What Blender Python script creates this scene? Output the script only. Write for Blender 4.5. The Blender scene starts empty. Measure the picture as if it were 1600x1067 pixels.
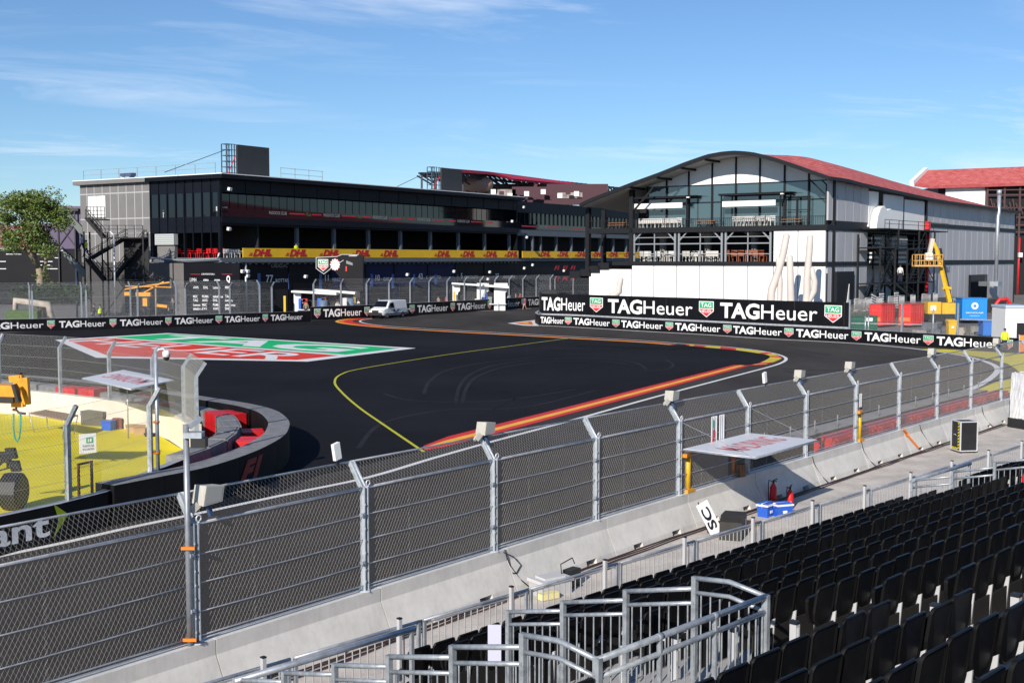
import bpy, bmesh, math, random
from mathutils import Vector, Matrix
random.seed(7)
SC = bpy.context.scene
COL = SC.collection
R = math.radians
# ------------------------------------------------------------------ camera
EYE, FPX, HORIZON = 7.85, 1880.0, 404.0
PITCH = math.atan((533.5 - HORIZON) / FPX)
cam_data = bpy.data.cameras.new('camera')
cam_data.sensor_fit = 'HORIZONTAL'
cam_data.sensor_width = 36.0
cam_data.lens = FPX / 1600 * 36.0
cam_data.clip_start, cam_data.clip_end = 0.3, 20000
cam = bpy.data.objects.new('camera', cam_data)
cam.location = (0, 0, EYE)
cam.rotation_euler = (R(90) - PITCH, 0, 0)
COL.objects.link(cam)
SC.camera = cam
# ------------------------------------------------------------------ light
SUN_AZ = Vector((-0.37, -0.93)).normalized()
SUN_EL = R(27)
S = Vector((SUN_AZ.x * math.cos(SUN_EL), SUN_AZ.y * math.cos(SUN_EL), math.sin(SUN_EL)))
sun_data = bpy.data.lights.new('sun', 'SUN')
sun_data.energy, sun_data.angle, sun_data.color = 5.0, R(0.5), (1.0, 0.93, 0.83)
sun = bpy.data.objects.new('sun', sun_data)
sun.rotation_euler = (-S).to_track_quat('-Z', 'Y').to_euler()
sun.location = S * 60
COL.objects.link(sun)
world = bpy.data.worlds.new('World')
SC.world = world
world.use_nodes = True
nt = world.node_tree
nt.nodes.clear()
N_ = nt.nodes.new
sky = N_('ShaderNodeTexSky'); sky.sky_type = 'NISHITA'; sky.sun_disc = False
sky.sun_elevation = SUN_EL
sky.sun_rotation = math.atan2(SUN_AZ.x, SUN_AZ.y)
sky.altitude = 600; sky.air_density = 1.0; sky.dust_density = 0.0; sky.ozone_density = 4.0
bgn = N_('ShaderNodeBackground'); bgn.inputs['Strength'].default_value = 0.09
outw = N_('ShaderNodeOutputWorld')
# thin cirrus, stretched noise over the direction of view
tc = N_('ShaderNodeTexCoord'); sep = N_('ShaderNodeSeparateXYZ')
nt.links.new(tc.outputs['Generated'], sep.inputs[0])
def wmath(op, a, b=None):
    n = N_('ShaderNodeMath'); n.operation = op
    for i, v in enumerate((a, b)):
        if v is None: continue
        if isinstance(v, (int, float)): n.inputs[i].default_value = v
        else: nt.links.new(v, n.inputs[i])
    return n.outputs[0]
zc = wmath('ADD', wmath('MAXIMUM', sep.outputs[2], 0.0), 0.12)
px_ = wmath('DIVIDE', sep.outputs[0], zc); py_ = wmath('DIVIDE', sep.outputs[1], zc)
cmb = N_('ShaderNodeCombineXYZ')
nt.links.new(wmath('ADD', wmath('MULTIPLY', px_, 0.52), wmath('MULTIPLY', py_, 0.20)), cmb.inputs[0])
nt.links.new(wmath('ADD', wmath('MULTIPLY', py_, 1.25), wmath('MULTIPLY', px_, -0.35)), cmb.inputs[1])
n1 = N_('ShaderNodeTexNoise'); n1.inputs['Scale'].default_value = 1.5; n1.inputs['Detail'].default_value = 9
n1.inputs['Roughness'].default_value = 0.62; n1.inputs['Distortion'].default_value = 0.7
n2 = N_('ShaderNodeTexNoise'); n2.inputs['Scale'].default_value = 0.75; n2.inputs['Detail'].default_value = 3
nt.links.new(cmb.outputs[0], n1.inputs['Vector']); nt.links.new(cmb.outputs[0], n2.inputs['Vector'])
r1 = N_('ShaderNodeMapRange'); r1.inputs[1].default_value = 0.51; r1.inputs[2].default_value = 0.80
r2 = N_('ShaderNodeMapRange'); r2.inputs[1].default_value = 0.42; r2.inputs[2].default_value = 0.60
nt.links.new(n1.outputs['Fac'], r1.inputs[0]); nt.links.new(n2.outputs['Fac'], r2.inputs[0])
cl = wmath('MULTIPLY', wmath('MULTIPLY', r1.outputs[0], r2.outputs[0]), 0.70)
mixw = N_('ShaderNodeMixRGB'); mixw.inputs[2].default_value = (9.2, 9.9, 10.9, 1)
tint = N_('ShaderNodeMixRGB'); tint.blend_type = 'MULTIPLY'; tint.inputs[0].default_value = 1.0; tint.inputs[2].default_value = (0.80, 0.93, 1.06, 1)
nt.links.new(sky.outputs[0], tint.inputs[1])
nt.links.new(cl, mixw.inputs[0]); nt.links.new(tint.outputs[0], mixw.inputs[1])
nt.links.new(mixw.outputs[0], bgn.inputs['Color']); nt.links.new(bgn.outputs[0], outw.inputs[0])
SC.view_settings.view_transform = 'Standard'
SC.view_settings.look = 'None'
SC.view_settings.exposure = 0.25
SC.view_settings.gamma = 1.0
SC.cycles.use_denoising = True
SC.cycles.max_bounces = 5
SC.cycles.transparent_max_bounces = 12

# ------------------------------------------------------------------ geometry helpers
_F = Vector((0, math.cos(PITCH), -math.sin(PITCH))); _U = Vector((0, math.sin(PITCH), math.cos(PITCH)))
def ray(px, py):
    return _F + Vector((1, 0, 0)) * ((px - 800) / FPX) + _U * ((533.5 - py) / FPX)
def G(px, py, z=0.0):
    """where the line of sight through a photo pixel meets height z"""
    d = ray(px, py); t = (z - EYE) / d.z
    return Vector((0, 0, EYE)) + d * t
def D(px, py, dist):
    """the point on that line of sight at a distance ahead"""
    d = ray(px, py); return Vector((0, 0, EYE)) + d * (dist / d.y)
def X_(px, dist): return (px - 800) / FPX * dist * (1 / math.cos(PITCH)) * 1.0
def proj_x(p):
    v = Vector(p) - Vector((0, 0, EYE)); return 800 + FPX * v.x / v.dot(_F)

class Frame:
    """local axes of a building: origin, x along the front, y into it, z up"""
    def __init__(s, o, ang):
        s.o = Vector(o); s.ang = ang
        s.x = Vector((math.cos(ang), math.sin(ang), 0)); s.y = Vector((-math.sin(ang), math.cos(ang), 0))
    def w(s, x, y, z): return s.o + s.x * x + s.y * y + Vector((0, 0, z))
    def loc(s, p):
        v = Vector(p) - s.o; return Vector((v.dot(s.x), v.dot(s.y), v.z))
    def on_x(s, px, py, x0=0.0):      # plane local x = x0 -> (y, z)
        d = ray(px, py); e = Vector((0, 0, EYE)); t = (x0 - (e - s.o).dot(s.x)) / d.dot(s.x)
        q = s.loc(e + d * t); return q.y, q.z
    def on_y(s, px, py, y0=0.0):      # plane local y = y0 -> (x, z)
        d = ray(px, py); e = Vector((0, 0, EYE)); t = (y0 - (e - s.o).dot(s.y)) / d.dot(s.y)
        q = s.loc(e + d * t); return q.x, q.z

class MB:
    """collects shapes, then links them as ONE mesh object"""
    def __init__(s): s.v = []; s.f = []; s.m = []; s.sm = []
    def add(s, vs, fs, mi=0, smooth=False):
        b = len(s.v); s.v += [tuple(p) for p in vs]
        for f in fs: s.f.append([b + i for i in f]); s.m.append(mi); s.sm.append(smooth)
        return s
    def box(s, x0, x1, y0, y1, z0, z1, mi=0):
        vs = [(x, y, z) for x in (x0, x1) for y in (y0, y1) for z in (z0, z1)]
        return s.add(vs, [(0, 1, 3, 2), (4, 6, 7, 5), (0, 4, 5, 1), (2, 3, 7, 6), (0, 2, 6, 4), (1, 5, 7, 3)], mi)
    def obox(s, c, ax, ay, az, mi=0):
        c = Vector(c); ax, ay, az = Vector(ax), Vector(ay), Vector(az)
        vs = [c + ax * i + ay * j + az * k for i in (-1, 1) for j in (-1, 1) for k in (-1, 1)]
        return s.add(vs, [(0, 1, 3, 2), (4, 6, 7, 5), (0, 4, 5, 1), (2, 3, 7, 6), (0, 2, 6, 4), (1, 5, 7, 3)], mi)
    def bar(s, p, q, w, h=None, mi=0, up=(0, 0, 1)):
        p, q = Vector(p), Vector(q); d = q - p; L = d.length
        if L < 1e-6: return s
        d /= L; u = Vector(up)
        if abs(d.dot(u)) > 0.98: u = Vector((1, 0, 0))
        sd = d.cross(u).normalized(); u2 = sd.cross(d)
        return s.obox((p + q) / 2, d * L / 2, sd * w / 2, u2 * (h or w) / 2, mi)
    def tube(s, pts, r, n=8, mi=0, cap=True, smooth=True):
        pts = [Vector(p) for p in pts]; k = len(pts)
        rs = r if isinstance(r, (list, tuple)) else [r] * k
        b = len(s.v); prev = None
        for i, p in enumerate(pts):
            d = (pts[min(i + 1, k - 1)] - pts[max(i - 1, 0)]).normalized()
            if prev is None:
                u = Vector((0, 0, 1)) if abs(d.z) < 0.9 else Vector((1, 0, 0))
                a = d.cross(u).normalized()
            else:
                a = (prev - d * prev.dot(d)).normalized()
            prev = a; c = d.cross(a)
            for j in range(n):
                t = 2 * math.pi * j / n; s.v.append(tuple(p + (a * math.cos(t) + c * math.sin(t)) * rs[i]))
        for i in range(k - 1):
            for j in range(n):
                s.f.append([b + i * n + j, b + i * n + (j + 1) % n, b + (i + 1) * n + (j + 1) % n, b + (i + 1) * n + j]); s.m.append(mi); s.sm.append(smooth)
        if cap:
            s.f.append([b + j for j in range(n)][::-1]); s.m.append(mi); s.sm.append(False)
            s.f.append([b + (k - 1) * n + j for j in range(n)]); s.m.append(mi); s.sm.append(False)
        return s
    def wire(s, p, q, r, mi=0):
        p, q = Vector(p), Vector(q); d = (q - p)
        if d.length < 1e-6: return s
        d.normalize(); u = Vector((0, 0, 1)) if abs(d.z) < 0.9 else Vector((1, 0, 0))
        a = d.cross(u).normalized(); c = d.cross(a)
        o = [(a * math.cos(t) + c * math.sin(t)) * r for t in (0, 2.094, 4.189)]
        return s.add([p + e for e in o] + [q + e for e in o], [(0, 1, 4, 3), (1, 2, 5, 4), (2, 0, 3, 5)], mi, True)
    def prism(s, poly, z0, z1, mi=0, mtop=None):
        n = len(poly); vs = [(p[0], p[1], z0) for p in poly] + [(p[0], p[1], z1) for p in poly]
        s.add(vs, [tuple((i, (i + 1) % n, n + (i + 1) % n, n + i)) for i in range(n)], mi)
        b = len(s.v) - 2 * n
        s.f.append([b + i for i in range(n)][::-1]); s.m.append(mi); s.sm.append(False)
        s.f.append([b + n + i for i in range(n)]); s.m.append(mi if mtop is None else mtop); s.sm.append(False)
        return s
    def extrude(s, poly3, vec, mi=0):
        n = len(poly3); vec = Vector(vec); vs = [Vector(p) for p in poly3]; vs += [p + vec for p in vs[:n]]
        return s.add(vs, [tuple(range(n))[::-1], tuple(range(n, 2 * n))] + [(i, (i + 1) % n, n + (i + 1) % n, n + i) for i in range(n)], mi)
    def ball(s, c, rx, ry, rz, n=10, m=6, mi=0):
        c = Vector(c); b = len(s.v)
        for i in range(m + 1):
            a = math.pi * i / m
            for j in range(n):
                t = 2 * math.pi * j / n
                s.v.append((c.x + rx * math.sin(a) * math.cos(t), c.y + ry * math.sin(a) * math.sin(t), c.z + rz * math.cos(a)))
        for i in range(m):
            for j in range(n):
                s.f.append([b + i * n + j, b + (i + 1) * n + j, b + (i + 1) * n + (j + 1) % n, b + i * n + (j + 1) % n]); s.m.append(mi); s.sm.append(True)
        return s
    def build(s, name, mats, parent=None, fix=True):
        me = bpy.data.meshes.new(name)
        me.from_pydata(s.v, [], s.f)
        for m in (mats if isinstance(mats, (list, tuple)) else [mats]): me.materials.append(m)
        me.polygons.foreach_set('material_index', s.m)
        me.polygons.foreach_set('use_smooth', s.sm)
        me.update()
        if fix:
            bm = bmesh.new(); bm.from_mesh(me); bmesh.ops.recalc_face_normals(bm, faces=bm.faces); bm.to_mesh(me); bm.free()
        o = bpy.data.objects.new(name, me); COL.objects.link(o)
        if parent: o.parent = parent
        return o

def tag(o, label=None, cat=None, group=None, kind=None):
    if label: o['label'] = label
    if cat: o['category'] = cat
    if group: o['group'] = group
    if kind: o['kind'] = kind
    return o
def thing(name, label, cat, loc=(0, 0, 0), rz=0.0, group=None):
    o = bpy.data.objects.new(name, None); COL.objects.link(o)
    o.location = loc; o.rotation_euler = (0, 0, rz); o.empty_display_size = 0.2
    return tag(o, label, cat, group)
KIDS = {}
def copy_thing(root, loc, rz, label=None, group=None):
    r = root.copy(); COL.objects.link(r); r.location = loc; r.rotation_euler = (0, 0, rz)
    if label: r['label'] = label
    if group: r['group'] = group
    if root.name not in KIDS: KIDS[root.name] = [(c, list(c.children)) for c in root.children]
    for c, sub in KIDS[root.name]:
        d = c.copy(); COL.objects.link(d); d.parent = r
        for g in sub:
            e = g.copy(); COL.objects.link(e); e.parent = d
    return r

# ------------------------------------------------------------------ materials
MATS = {}
def mat(name, col, rough=0.6, metal=0.0, var=0.0, scale=3.0, bump=0.0, bscale=40.0, spec=0.5, col2=None, lo=0.35, hi=0.65, coat=0.0, stretch=None, emit=None, streak=0.0, grain=0.0):
    if name in MATS: return MATS[name]
    m = bpy.data.materials.new(name); m.use_nodes = True; t = m.node_tree; b = t.nodes['Principled BSDF']
    b.inputs['Base Color'].default_value = (*col, 1); b.inputs['Roughness'].default_value = rough
    b.inputs['Metallic'].default_value = metal; b.inputs['Specular IOR Level'].default_value = spec
    if coat: b.inputs['Coat Weight'].default_value = coat
    if emit: b.inputs['Emission Color'].default_value = (*col, 1); b.inputs['Emission Strength'].default_value = emit
    if var or col2:
        tcn = t.nodes.new('ShaderNodeTexCoord'); mp = t.nodes.new('ShaderNodeMapping'); t.links.new(tcn.outputs['Object'], mp.inputs[0])
        if stretch: mp.inputs['Scale'].default_value = stretch
        nz = t.nodes.new('ShaderNodeTexNoise'); nz.inputs['Scale'].default_value = scale; nz.inputs['Detail'].default_value = 7; nz.inputs['Roughness'].default_value = 0.65
        t.links.new(mp.outputs[0], nz.inputs['Vector'])
        rp = t.nodes.new('ShaderNodeValToRGB'); rp.color_ramp.elements[0].position = lo; rp.color_ramp.elements[1].position = hi
        c2 = col2 or tuple(min(1, c * (1 + var)) for c in col); c1 = col if col2 else tuple(c * (1 - var) for c in col)
        rp.color_ramp.elements[0].color = (*c1, 1); rp.color_ramp.elements[1].color = (*c2, 1)
        t.links.new(nz.outputs['Fac'], rp.inputs[0]); t.links.new(rp.outputs[0], b.inputs['Base Color'])
    if streak or grain:      # weathering: vertical runs / fine aggregate over the base tone
        src = b.inputs['Base Color'].links[0].from_socket
        tcn = t.nodes.new('ShaderNodeTexCoord'); mp = t.nodes.new('ShaderNodeMapping'); t.links.new(tcn.outputs['Object'], mp.inputs[0])
        mp.inputs['Scale'].default_value = (5, 5, .7) if streak else (1, 1, 1)
        nz = t.nodes.new('ShaderNodeTexNoise'); nz.inputs['Scale'].default_value = 1.6 if streak else 7.0; nz.inputs['Detail'].default_value = 6; nz.inputs['Roughness'].default_value = .7
        t.links.new(mp.outputs[0], nz.inputs['Vector'])
        rp = t.nodes.new('ShaderNodeValToRGB'); rp.color_ramp.elements[0].position = .30; rp.color_ramp.elements[1].position = .52 if streak else .7
        k = 1 - (streak or grain); rp.color_ramp.elements[0].color = (k, k, k * .98, 1); rp.color_ramp.elements[1].color = (1, 1, 1, 1) if streak else (1 + grain, 1 + grain, 1 + grain, 1)
        t.links.new(nz.outputs['Fac'], rp.inputs[0]); mx = t.nodes.new('ShaderNodeMixRGB'); mx.blend_type = 'MULTIPLY'; mx.inputs[0].default_value = 1
        t.links.new(src, mx.inputs[1]); t.links.new(rp.outputs[0], mx.inputs[2]); t.links.new(mx.outputs[0], b.inputs['Base Color'])
    if bump:
        tcn = t.nodes.new('ShaderNodeTexCoord'); nz = t.nodes.new('ShaderNodeTexNoise'); nz.inputs['Scale'].default_value = bscale; nz.inputs['Detail'].default_value = 4
        t.links.new(tcn.outputs['Object'], nz.inputs['Vector'])
        bp = t.nodes.new('ShaderNodeBump'); bp.inputs['Strength'].default_value = bump; bp.inputs['Distance'].default_value = 0.02
        t.links.new(nz.outputs['Fac'], bp.inputs['Height']); t.links.new(bp.outputs[0], b.inputs['Normal'])
    MATS[name] = m; return m
M_white = mat('white_paint', (0.78, 0.78, 0.77), 0.5, var=0.05, scale=2)
M_sign_black = mat('black_vinyl', (0.0048, 0.0048, 0.0068), 0.5, var=0.3, scale=0.8, spec=0.2)
M_sign_white = mat('white_vinyl', (0.80, 0.80, 0.80), 0.5)
M_sign_green = mat('green_vinyl', (0.015, 0.36, 0.14), 0.5)
M_sign_red = mat('red_vinyl', (0.62, 0.035, 0.03), 0.5)
M_galv = mat('galvanised_steel', (0.42, 0.45, 0.49), 0.42, 0.55, var=0.22, scale=5)
M_wire = mat('mesh_wire', (0.52, 0.53, 0.54), 0.38, 0.45)
M_black = mat('black_metal', (0.012, 0.012, 0.014), 0.5, var=0.2)
M_conc = mat('cast_concrete', (0.60, 0.585, 0.555), 0.85, var=0.10, scale=1.3, bump=0.12, bscale=25, streak=0.10)
M_dark = mat('dark_interior', (0.010, 0.010, 0.012), 0.8)
M_glass = mat('tinted_glass', (0.010, 0.014, 0.018), 0.06, 0.0, spec=1.0)
M_yellow = mat('yellow_paint', (0.68, 0.40, 0.01), 0.45, var=0.1)
M_red = mat('red_plastic', (0.60, 0.012, 0.015), 0.45, var=0.18, scale=1.5)
M_rubber = mat('grey_rubber', (0.20, 0.20, 0.205), 0.8, var=0.25, scale=2.0)
M_blue = mat('blue_plastic', (0.02, 0.10, 0.50), 0.4)
M_orange = mat('orange_webbing', (0.75, 0.20, 0.02), 0.6)
M_alu = mat('aluminium', (0.62, 0.63, 0.65), 0.4, 0.3, var=0.06)

# ------------------------------------------------------------------ lettering
_TX = {}
def text_geo(s, bold=0.0, shear=0.0):
    """flat outline of a word: cap height 1, starts at x = 0"""
    k = (s, bold, shear)
    if k in _TX: return _TX[k]
    cu = bpy.data.curves.new('lettering', 'FONT'); cu.body = s; cu.offset = bold; cu.shear = shear; cu.resolution_u = 3; cu.fill_mode = 'FRONT'
    o = bpy.data.objects.new('lettering', cu); COL.objects.link(o)
    dg = bpy.context.evaluated_depsgraph_get(); ev = o.evaluated_get(dg); me = ev.to_mesh()
    vs = [(v.co.x, v.co.y) for v in me.vertices]; fs = [tuple(p.vertices) for p in me.polygons]
    ev.to_mesh_clear(); bpy.data.objects.remove(o); bpy.data.curves.remove(cu)
    if not vs: vs = [(0, 0)]
    x0 = min(v[0] for v in vs); x1 = max(v[0] for v in vs); h = CAP if CAP else 1.0
    vs = [((v[0] - x0) / h, v[1] / h) for v in vs]
    _TX[k] = (vs, fs, (x1 - x0) / h); return _TX[k]
CAP = None
_c = text_geo('H'); CAP = max(v[1] for v in _c[0]); _TX.clear()
def put_text(mb, s, fn, mi, width=None, height=None, bold=0.0, shear=0.0, x0=0.0, y0=0.0):
    """fn(x, y) -> point in space; the word is fitted into width x height"""
    vs, fs, w = text_geo(s, bold, shear)
    kx = (width / w) if width else height; ky = height if height else kx
    if width is None: kx = ky
    mb.add([fn(x0 + v[0] * kx, y0 + v[1] * ky) for v in vs], fs, mi)
    return w * kx
def taghe(mb, fn, x0, y0, w, h, mi):
    """the two-weight word mark of the track-side boards"""
    a = text_geo('TAG', 0.035); b = text_geo('Heuer', 0.004); tot = a[2] + 0.12 + b[2]; k = w / tot
    mb.add([fn(x0 + v[0] * k, y0 + v[1] * h) for v in a[0]], a[1], mi)
    mb.add([fn(x0 + (a[2] + 0.12 + v[0]) * k, y0 + v[1] * h) for v in b[0]], b[1], mi)
def shield(mb, fn, x0, y0, w, h, mw, mg, mr, lift=None):
    """shield emblem, green over red; fn(x, y, d) with d = how proud"""
    def P(u, v, d): return fn(x0 + u * w, y0 + v * h, d)
    mb.add([P(0, 1, 0), P(0, .38, 0), P(.5, 0, 0), P(1, .38, 0), P(1, 1, 0)], [(0, 1, 2, 3, 4)], mw)
    mb.add([P(.05, .95, 1), P(.05, .56, 1), P(.95, .56, 1), P(.95, .95, 1)], [(0, 1, 2, 3)], mg)
    mb.add([P(.05, .51, 1), P(.05, .40, 1), P(.5, .06, 1), P(.95, .40, 1), P(.95, .51, 1)], [(0, 1, 2, 3, 4)], mr)
    put_text(mb, 'TAG', lambda x, y: P(x, y, 2), mw, 0.72, 0.24, 0.02, x0=.14, y0=.64)
    put_text(mb, 'HEUER', lambda x, y: P(x, y, 2), mw, 0.76, 0.17, 0.01, x0=.12, y0=.29)

class Path:
    def __init__(s, pts):
        s.p = [Vector((a[0], a[1], 0)) for a in pts]; s.l = [0.0]
        for a, b in zip(s.p, s.p[1:]): s.l.append(s.l[-1] + (b - a).length)
        s.len = s.l[-1]
    def at(s, d):
        i = 0
        while i < len(s.l) - 2 and d > s.l[i + 1]: i += 1
        a, b = s.p[i], s.p[i + 1]; t = (b - a).normalized()
        return a + t * (d - s.l[i]), t
    def s_px(s, px, lo=0.0):
        best = None; k = 900
        for i in range(k + 1):
            d = lo + (s.len - lo) * i / k; e = abs(proj_x(s.at(d)[0] + Vector((0, 0, 1))) - px)
            if best is None or e < best[0]: best = (e, d)
        return best[1]
def smooth_path(pts, n=4):
    """Catmull-Rom through the points"""
    P = [Vector((a[0], a[1], 0)) for a in pts]; out = []
    for i in range(len(P) - 1):
        p0 = P[max(i - 1, 0)]; p1 = P[i]; p2 = P[i + 1]; p3 = P[min(i + 2, len(P) - 1)]
        for k in range(n):
            t = k / n
            out.append(0.5 * ((2 * p1) + (p2 - p0) * t + (2 * p0 - 5 * p1 + 4 * p2 - p3) * t * t + (3 * p1 - p0 - 3 * p2 + p3) * t ** 3))
    out.append(P[-1]); return out
def ribbon(mb, pts, a, b, z, mi=0, close=False):
    """flat band beside a line: from offset a to offset b (left positive)"""
    n = len(pts); L = []; Q = []
    for i, p in enumerate(pts):
        d = (pts[min(i + 1, n - 1)] - pts[max(i - 1, 0)]); d.z = 0; d.normalize(); nn = Vector((-d.y, d.x, 0))
        L.append(p + nn * a); Q.append(p + nn * b)
    vs = [(p.x, p.y, z) for p in L] + [(p.x, p.y, z) for p in Q]
    mb.add(vs, [(i, i + 1, n + i + 1, n + i) for i in range(n - 1)], mi)
def gpath(px, n=4, z=0.0): return smooth_path([G(x, y, z) for x, y in px], n)
def sheet(name, pts, z, m):
    mb = MB(); mb.add([(p[0], p[1], z) for p in pts], [tuple(range(len(pts)))])
    o = mb.build(name, m, fix=False)
    if o.data.polygons[0].normal.z < 0: o.data.flip_normals()
    return tag(o, kind='structure')
def seams(mb, path, z0, z1, step, mi, s0=0.0):
    s = s0
    while s < path.len:
        p, t = path.at(s); nn = Vector((t.y, -t.x, 0)); q = p + nn * .012
        mb.obox(q + Vector((0, 0, (z0 + z1) / 2)), t * .018, nn * .006, (0, 0, (z1 - z0) / 2), mi); s += step
def wall_strip(mb, path, z0, z1, th, mi=0, side=1, mtop=None):
    """upright wall along a Path of points; thickness goes to the left (side=1) of its direction"""
    pts = path.p if isinstance(path, Path) else path; n = len(pts); A = []; B = []
    for i, p in enumerate(pts):
        d = (pts[min(i + 1, n - 1)] - pts[max(i - 1, 0)]).normalized(); nn = Vector((-d.y, d.x, 0)) * side
        A.append(p); B.append(p + nn * th)
    vs = [(p.x, p.y, z) for z in (z0, z1) for p in A] + [(p.x, p.y, z) for z in (z0, z1) for p in B]
    f1 = [(i, i + 1, n + i + 1, n + i) for i in range(n - 1)]
    f2 = [(2 * n + i, 2 * n + i + 1, 3 * n + i + 1, 3 * n + i) for i in range(n - 1)]
    ft = [(n + i, n + i + 1, 3 * n + i + 1, 3 * n + i) for i in range(n - 1)]
    mb.add(vs, f1 + f2 + [(0, n, 3 * n, 2 * n), (n - 1, 2 * n - 1, 4 * n - 1, 3 * n - 1)], mi)
    b = len(mb.v) - len(vs)
    for f in ft: mb.f.append([b + i for i in f]); mb.m.append(mi if mtop is None else mtop); mb.sm.append(False)
# ================================================================== THE GROUND
M_track = mat('track_asphalt', (0.050, 0.0455, 0.0435), 0.95, var=0.24, scale=0.09, bump=0.25, bscale=60, spec=0.10, stretch=(1.6, .6, 1), grain=0.16)
M_run = mat('runoff_asphalt', (0.0125, 0.0125, 0.0162), 0.95, var=0.30, scale=0.06, bump=0.2, bscale=60, spec=0.08, grain=0.16)
M_land = mat('pit_concrete', (0.16, 0.155, 0.15), 0.9, var=0.15, scale=0.08, spec=0.2)
M_pave = mat('pavement_concrete', (0.50, 0.46, 0.425), 0.9, var=0.16, scale=0.9, bump=0.2, bscale=30, spec=0.2, grain=.1)
M_rub = mat('tyre_rubber_mark', (0.0150, 0.0150, 0.0190), 0.9, var=0.35, scale=.5, spec=0.2)
M_seam = mat('asphalt_seam', (0.006, 0.006, 0.009), 0.9, spec=0.15)
M_line = mat('line_paint', (0.74, 0.74, 0.74), 0.6, var=0.07, scale=1.2, spec=0.3)
M_yl = mat('yellow_line_paint', (0.52, 0.50, 0.02), 0.6, var=0.1, spec=0.3)
M_kr = mat('kerb_red', (0.66, 0.026, 0.012), 0.55, var=0.1, scale=0.6, spec=0.3)
M_ky = mat('kerb_yellow', (0.84, 0.45, 0.035), 0.55, var=0.08, scale=0.6, spec=0.3)
M_ko = mat('kerb_orange', (0.75, 0.14, 0.02), 0.55, var=0.1, scale=0.6, spec=0.3)
M_ky2 = mat('kerb_lemon', (0.62, 0.50, 0.03), 0.55, var=0.12, scale=0.8, spec=0.3)
M_pg = mat('green_ground_paint', (0.012, 0.47, 0.16), 0.6, var=0.12, scale=0.25, spec=0.2, grain=.08)
M_pr = mat('red_ground_paint', (0.68, 0.045, 0.018), 0.6, var=0.12, scale=0.25, spec=0.2, grain=.08)
M_yg = mat('yellow_ground_paint', (0.64, 0.55, 0.022), 0.7, var=0.10, scale=0.35, spec=0.2, grain=.09)
sheet('ground', [(-6000, -3000), (6000, -3000), (6000, 9000), (-6000, 9000)], -0.02, M_land)
trk = [G(*p) for p in [(-260, 1000), (-120, 620), (-200, 534), (0, 520), (130, 513), (300, 507), (480, 501.5), (570, 496), (640, 491), (830, 480), (880, 478)]]
trk += [G(900, 509), G(1000, 515), G(1200, 526.5), G(1325, 533), G(1450, 541), G(1660, 555)] + [Vector((44, 70, 0)), Vector((24.5, 56.5, 0)), Vector((10, 39, 0)), Vector((0, 27.2, 0)), Vector((-5.6, 20.8, 0)), Vector((-16, 8, 0))]
sheet('track_surface', trk, 0.0, M_track)
run = [(663, 703), (760, 676), (900, 640), (1147, 573), (1190, 567), (1213, 559), (1180, 550), (1060, 538.5), (900, 529), (800, 523.5), (700, 518), (600, 512.5), (550, 507), (531, 503), (545, 499), (568, 496.6),
       (484, 501.8), (300, 507.5), (130, 513.5), (0, 520.5), (-190, 534), (-120, 640), (60, 800), (200, 815), (330, 800), (420, 775), (500, 742), (580, 724)]
sheet('runoff_surface', [G(*p) for p in run], 0.004, M_run)

def line(name, px, w, z, m, n=4, off=0.0):
    mb = MB(); ribbon(mb, gpath(px, n), off - w / 2, off + w / 2, z)
    o = mb.build(name, m, fix=False)
    if o.data.polygons[0].normal.z < 0: o.data.flip_normals()
    return tag(o, kind='structure')
IN_W = [(-60, 884), (0, 869), (100, 848), (200, 825), (320, 800), (450, 772), (575, 746), (680, 715), (780, 687), (900, 655), (1025, 620), (1150, 587), (1203, 573), (1221, 567), (1228, 562), (1225, 557.5), (1210, 552.5), (1180, 547.2),
        (1130, 541.6), (1060, 536.5), (1000, 532), (900, 526.5), (800, 521), (700, 515.6), (620, 510.8), (580, 507), (563, 503), (566, 500), (582, 498)]
line('white_edge_line', IN_W, 0.26, 0.012, M_line)
OUT_W = [(838, 508.5), (900, 511.5), (1000, 517.5), (1100, 523), (1200, 529.5), (1325, 536), (1400, 542), (1450, 547.5), (1500, 555), (1525, 560.5), (1550, 569), (1559, 577.5), (1549, 590), (1522, 606), (1479, 621), (1375, 667), (1265, 713), (1150, 762)]
line('white_edge_line', OUT_W, 0.42, 0.012, M_line)
line('white_edge_line', [(600, 497.5), (640, 493), (730, 487.5), (830, 482)], 0.3, 0.012, M_line)
line('yellow_line', [(662, 706), (600, 664), (560, 636), (533, 612), (523, 597), (533, 585), (570, 575), (700, 554), (800, 540.5), (890, 528.5)], 0.15, 0.012, M_yl, 6)
# painted run-off stripes beside the near edge line
up = [(661, 697), (700, 682), (760, 667), (900, 632.5), (1000, 607), (1147, 570.3)]
lo = [(664, 704), (692, 699), (760, 681.5), (900, 644), (1000, 617.5), (1172, 571.2)]
mb = MB()
a = [G(*p) for p in up]; b = [G(*p) for p in lo]
def mixl(t): return [p.lerp(q, t) for p, q in zip(a, b)]
E0, E1, E2, E3 = a, mixl(0.36), mixl(0.68), b
for lo_, hi_, mi in ((E0, E1, 0), (E1, E2, 1), (E2, E3, 0)):
    n = len(lo_); mb.add([(p.x, p.y, 0.012) for p in lo_] + [(p.x, p.y, 0.012) for p in hi_], [(i, i + 1, n + i + 1, n + i) for i in range(n - 1)], mi)
tag(mb.build('kerb_stripes', [M_kr, M_ky]), kind='structure')
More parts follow.
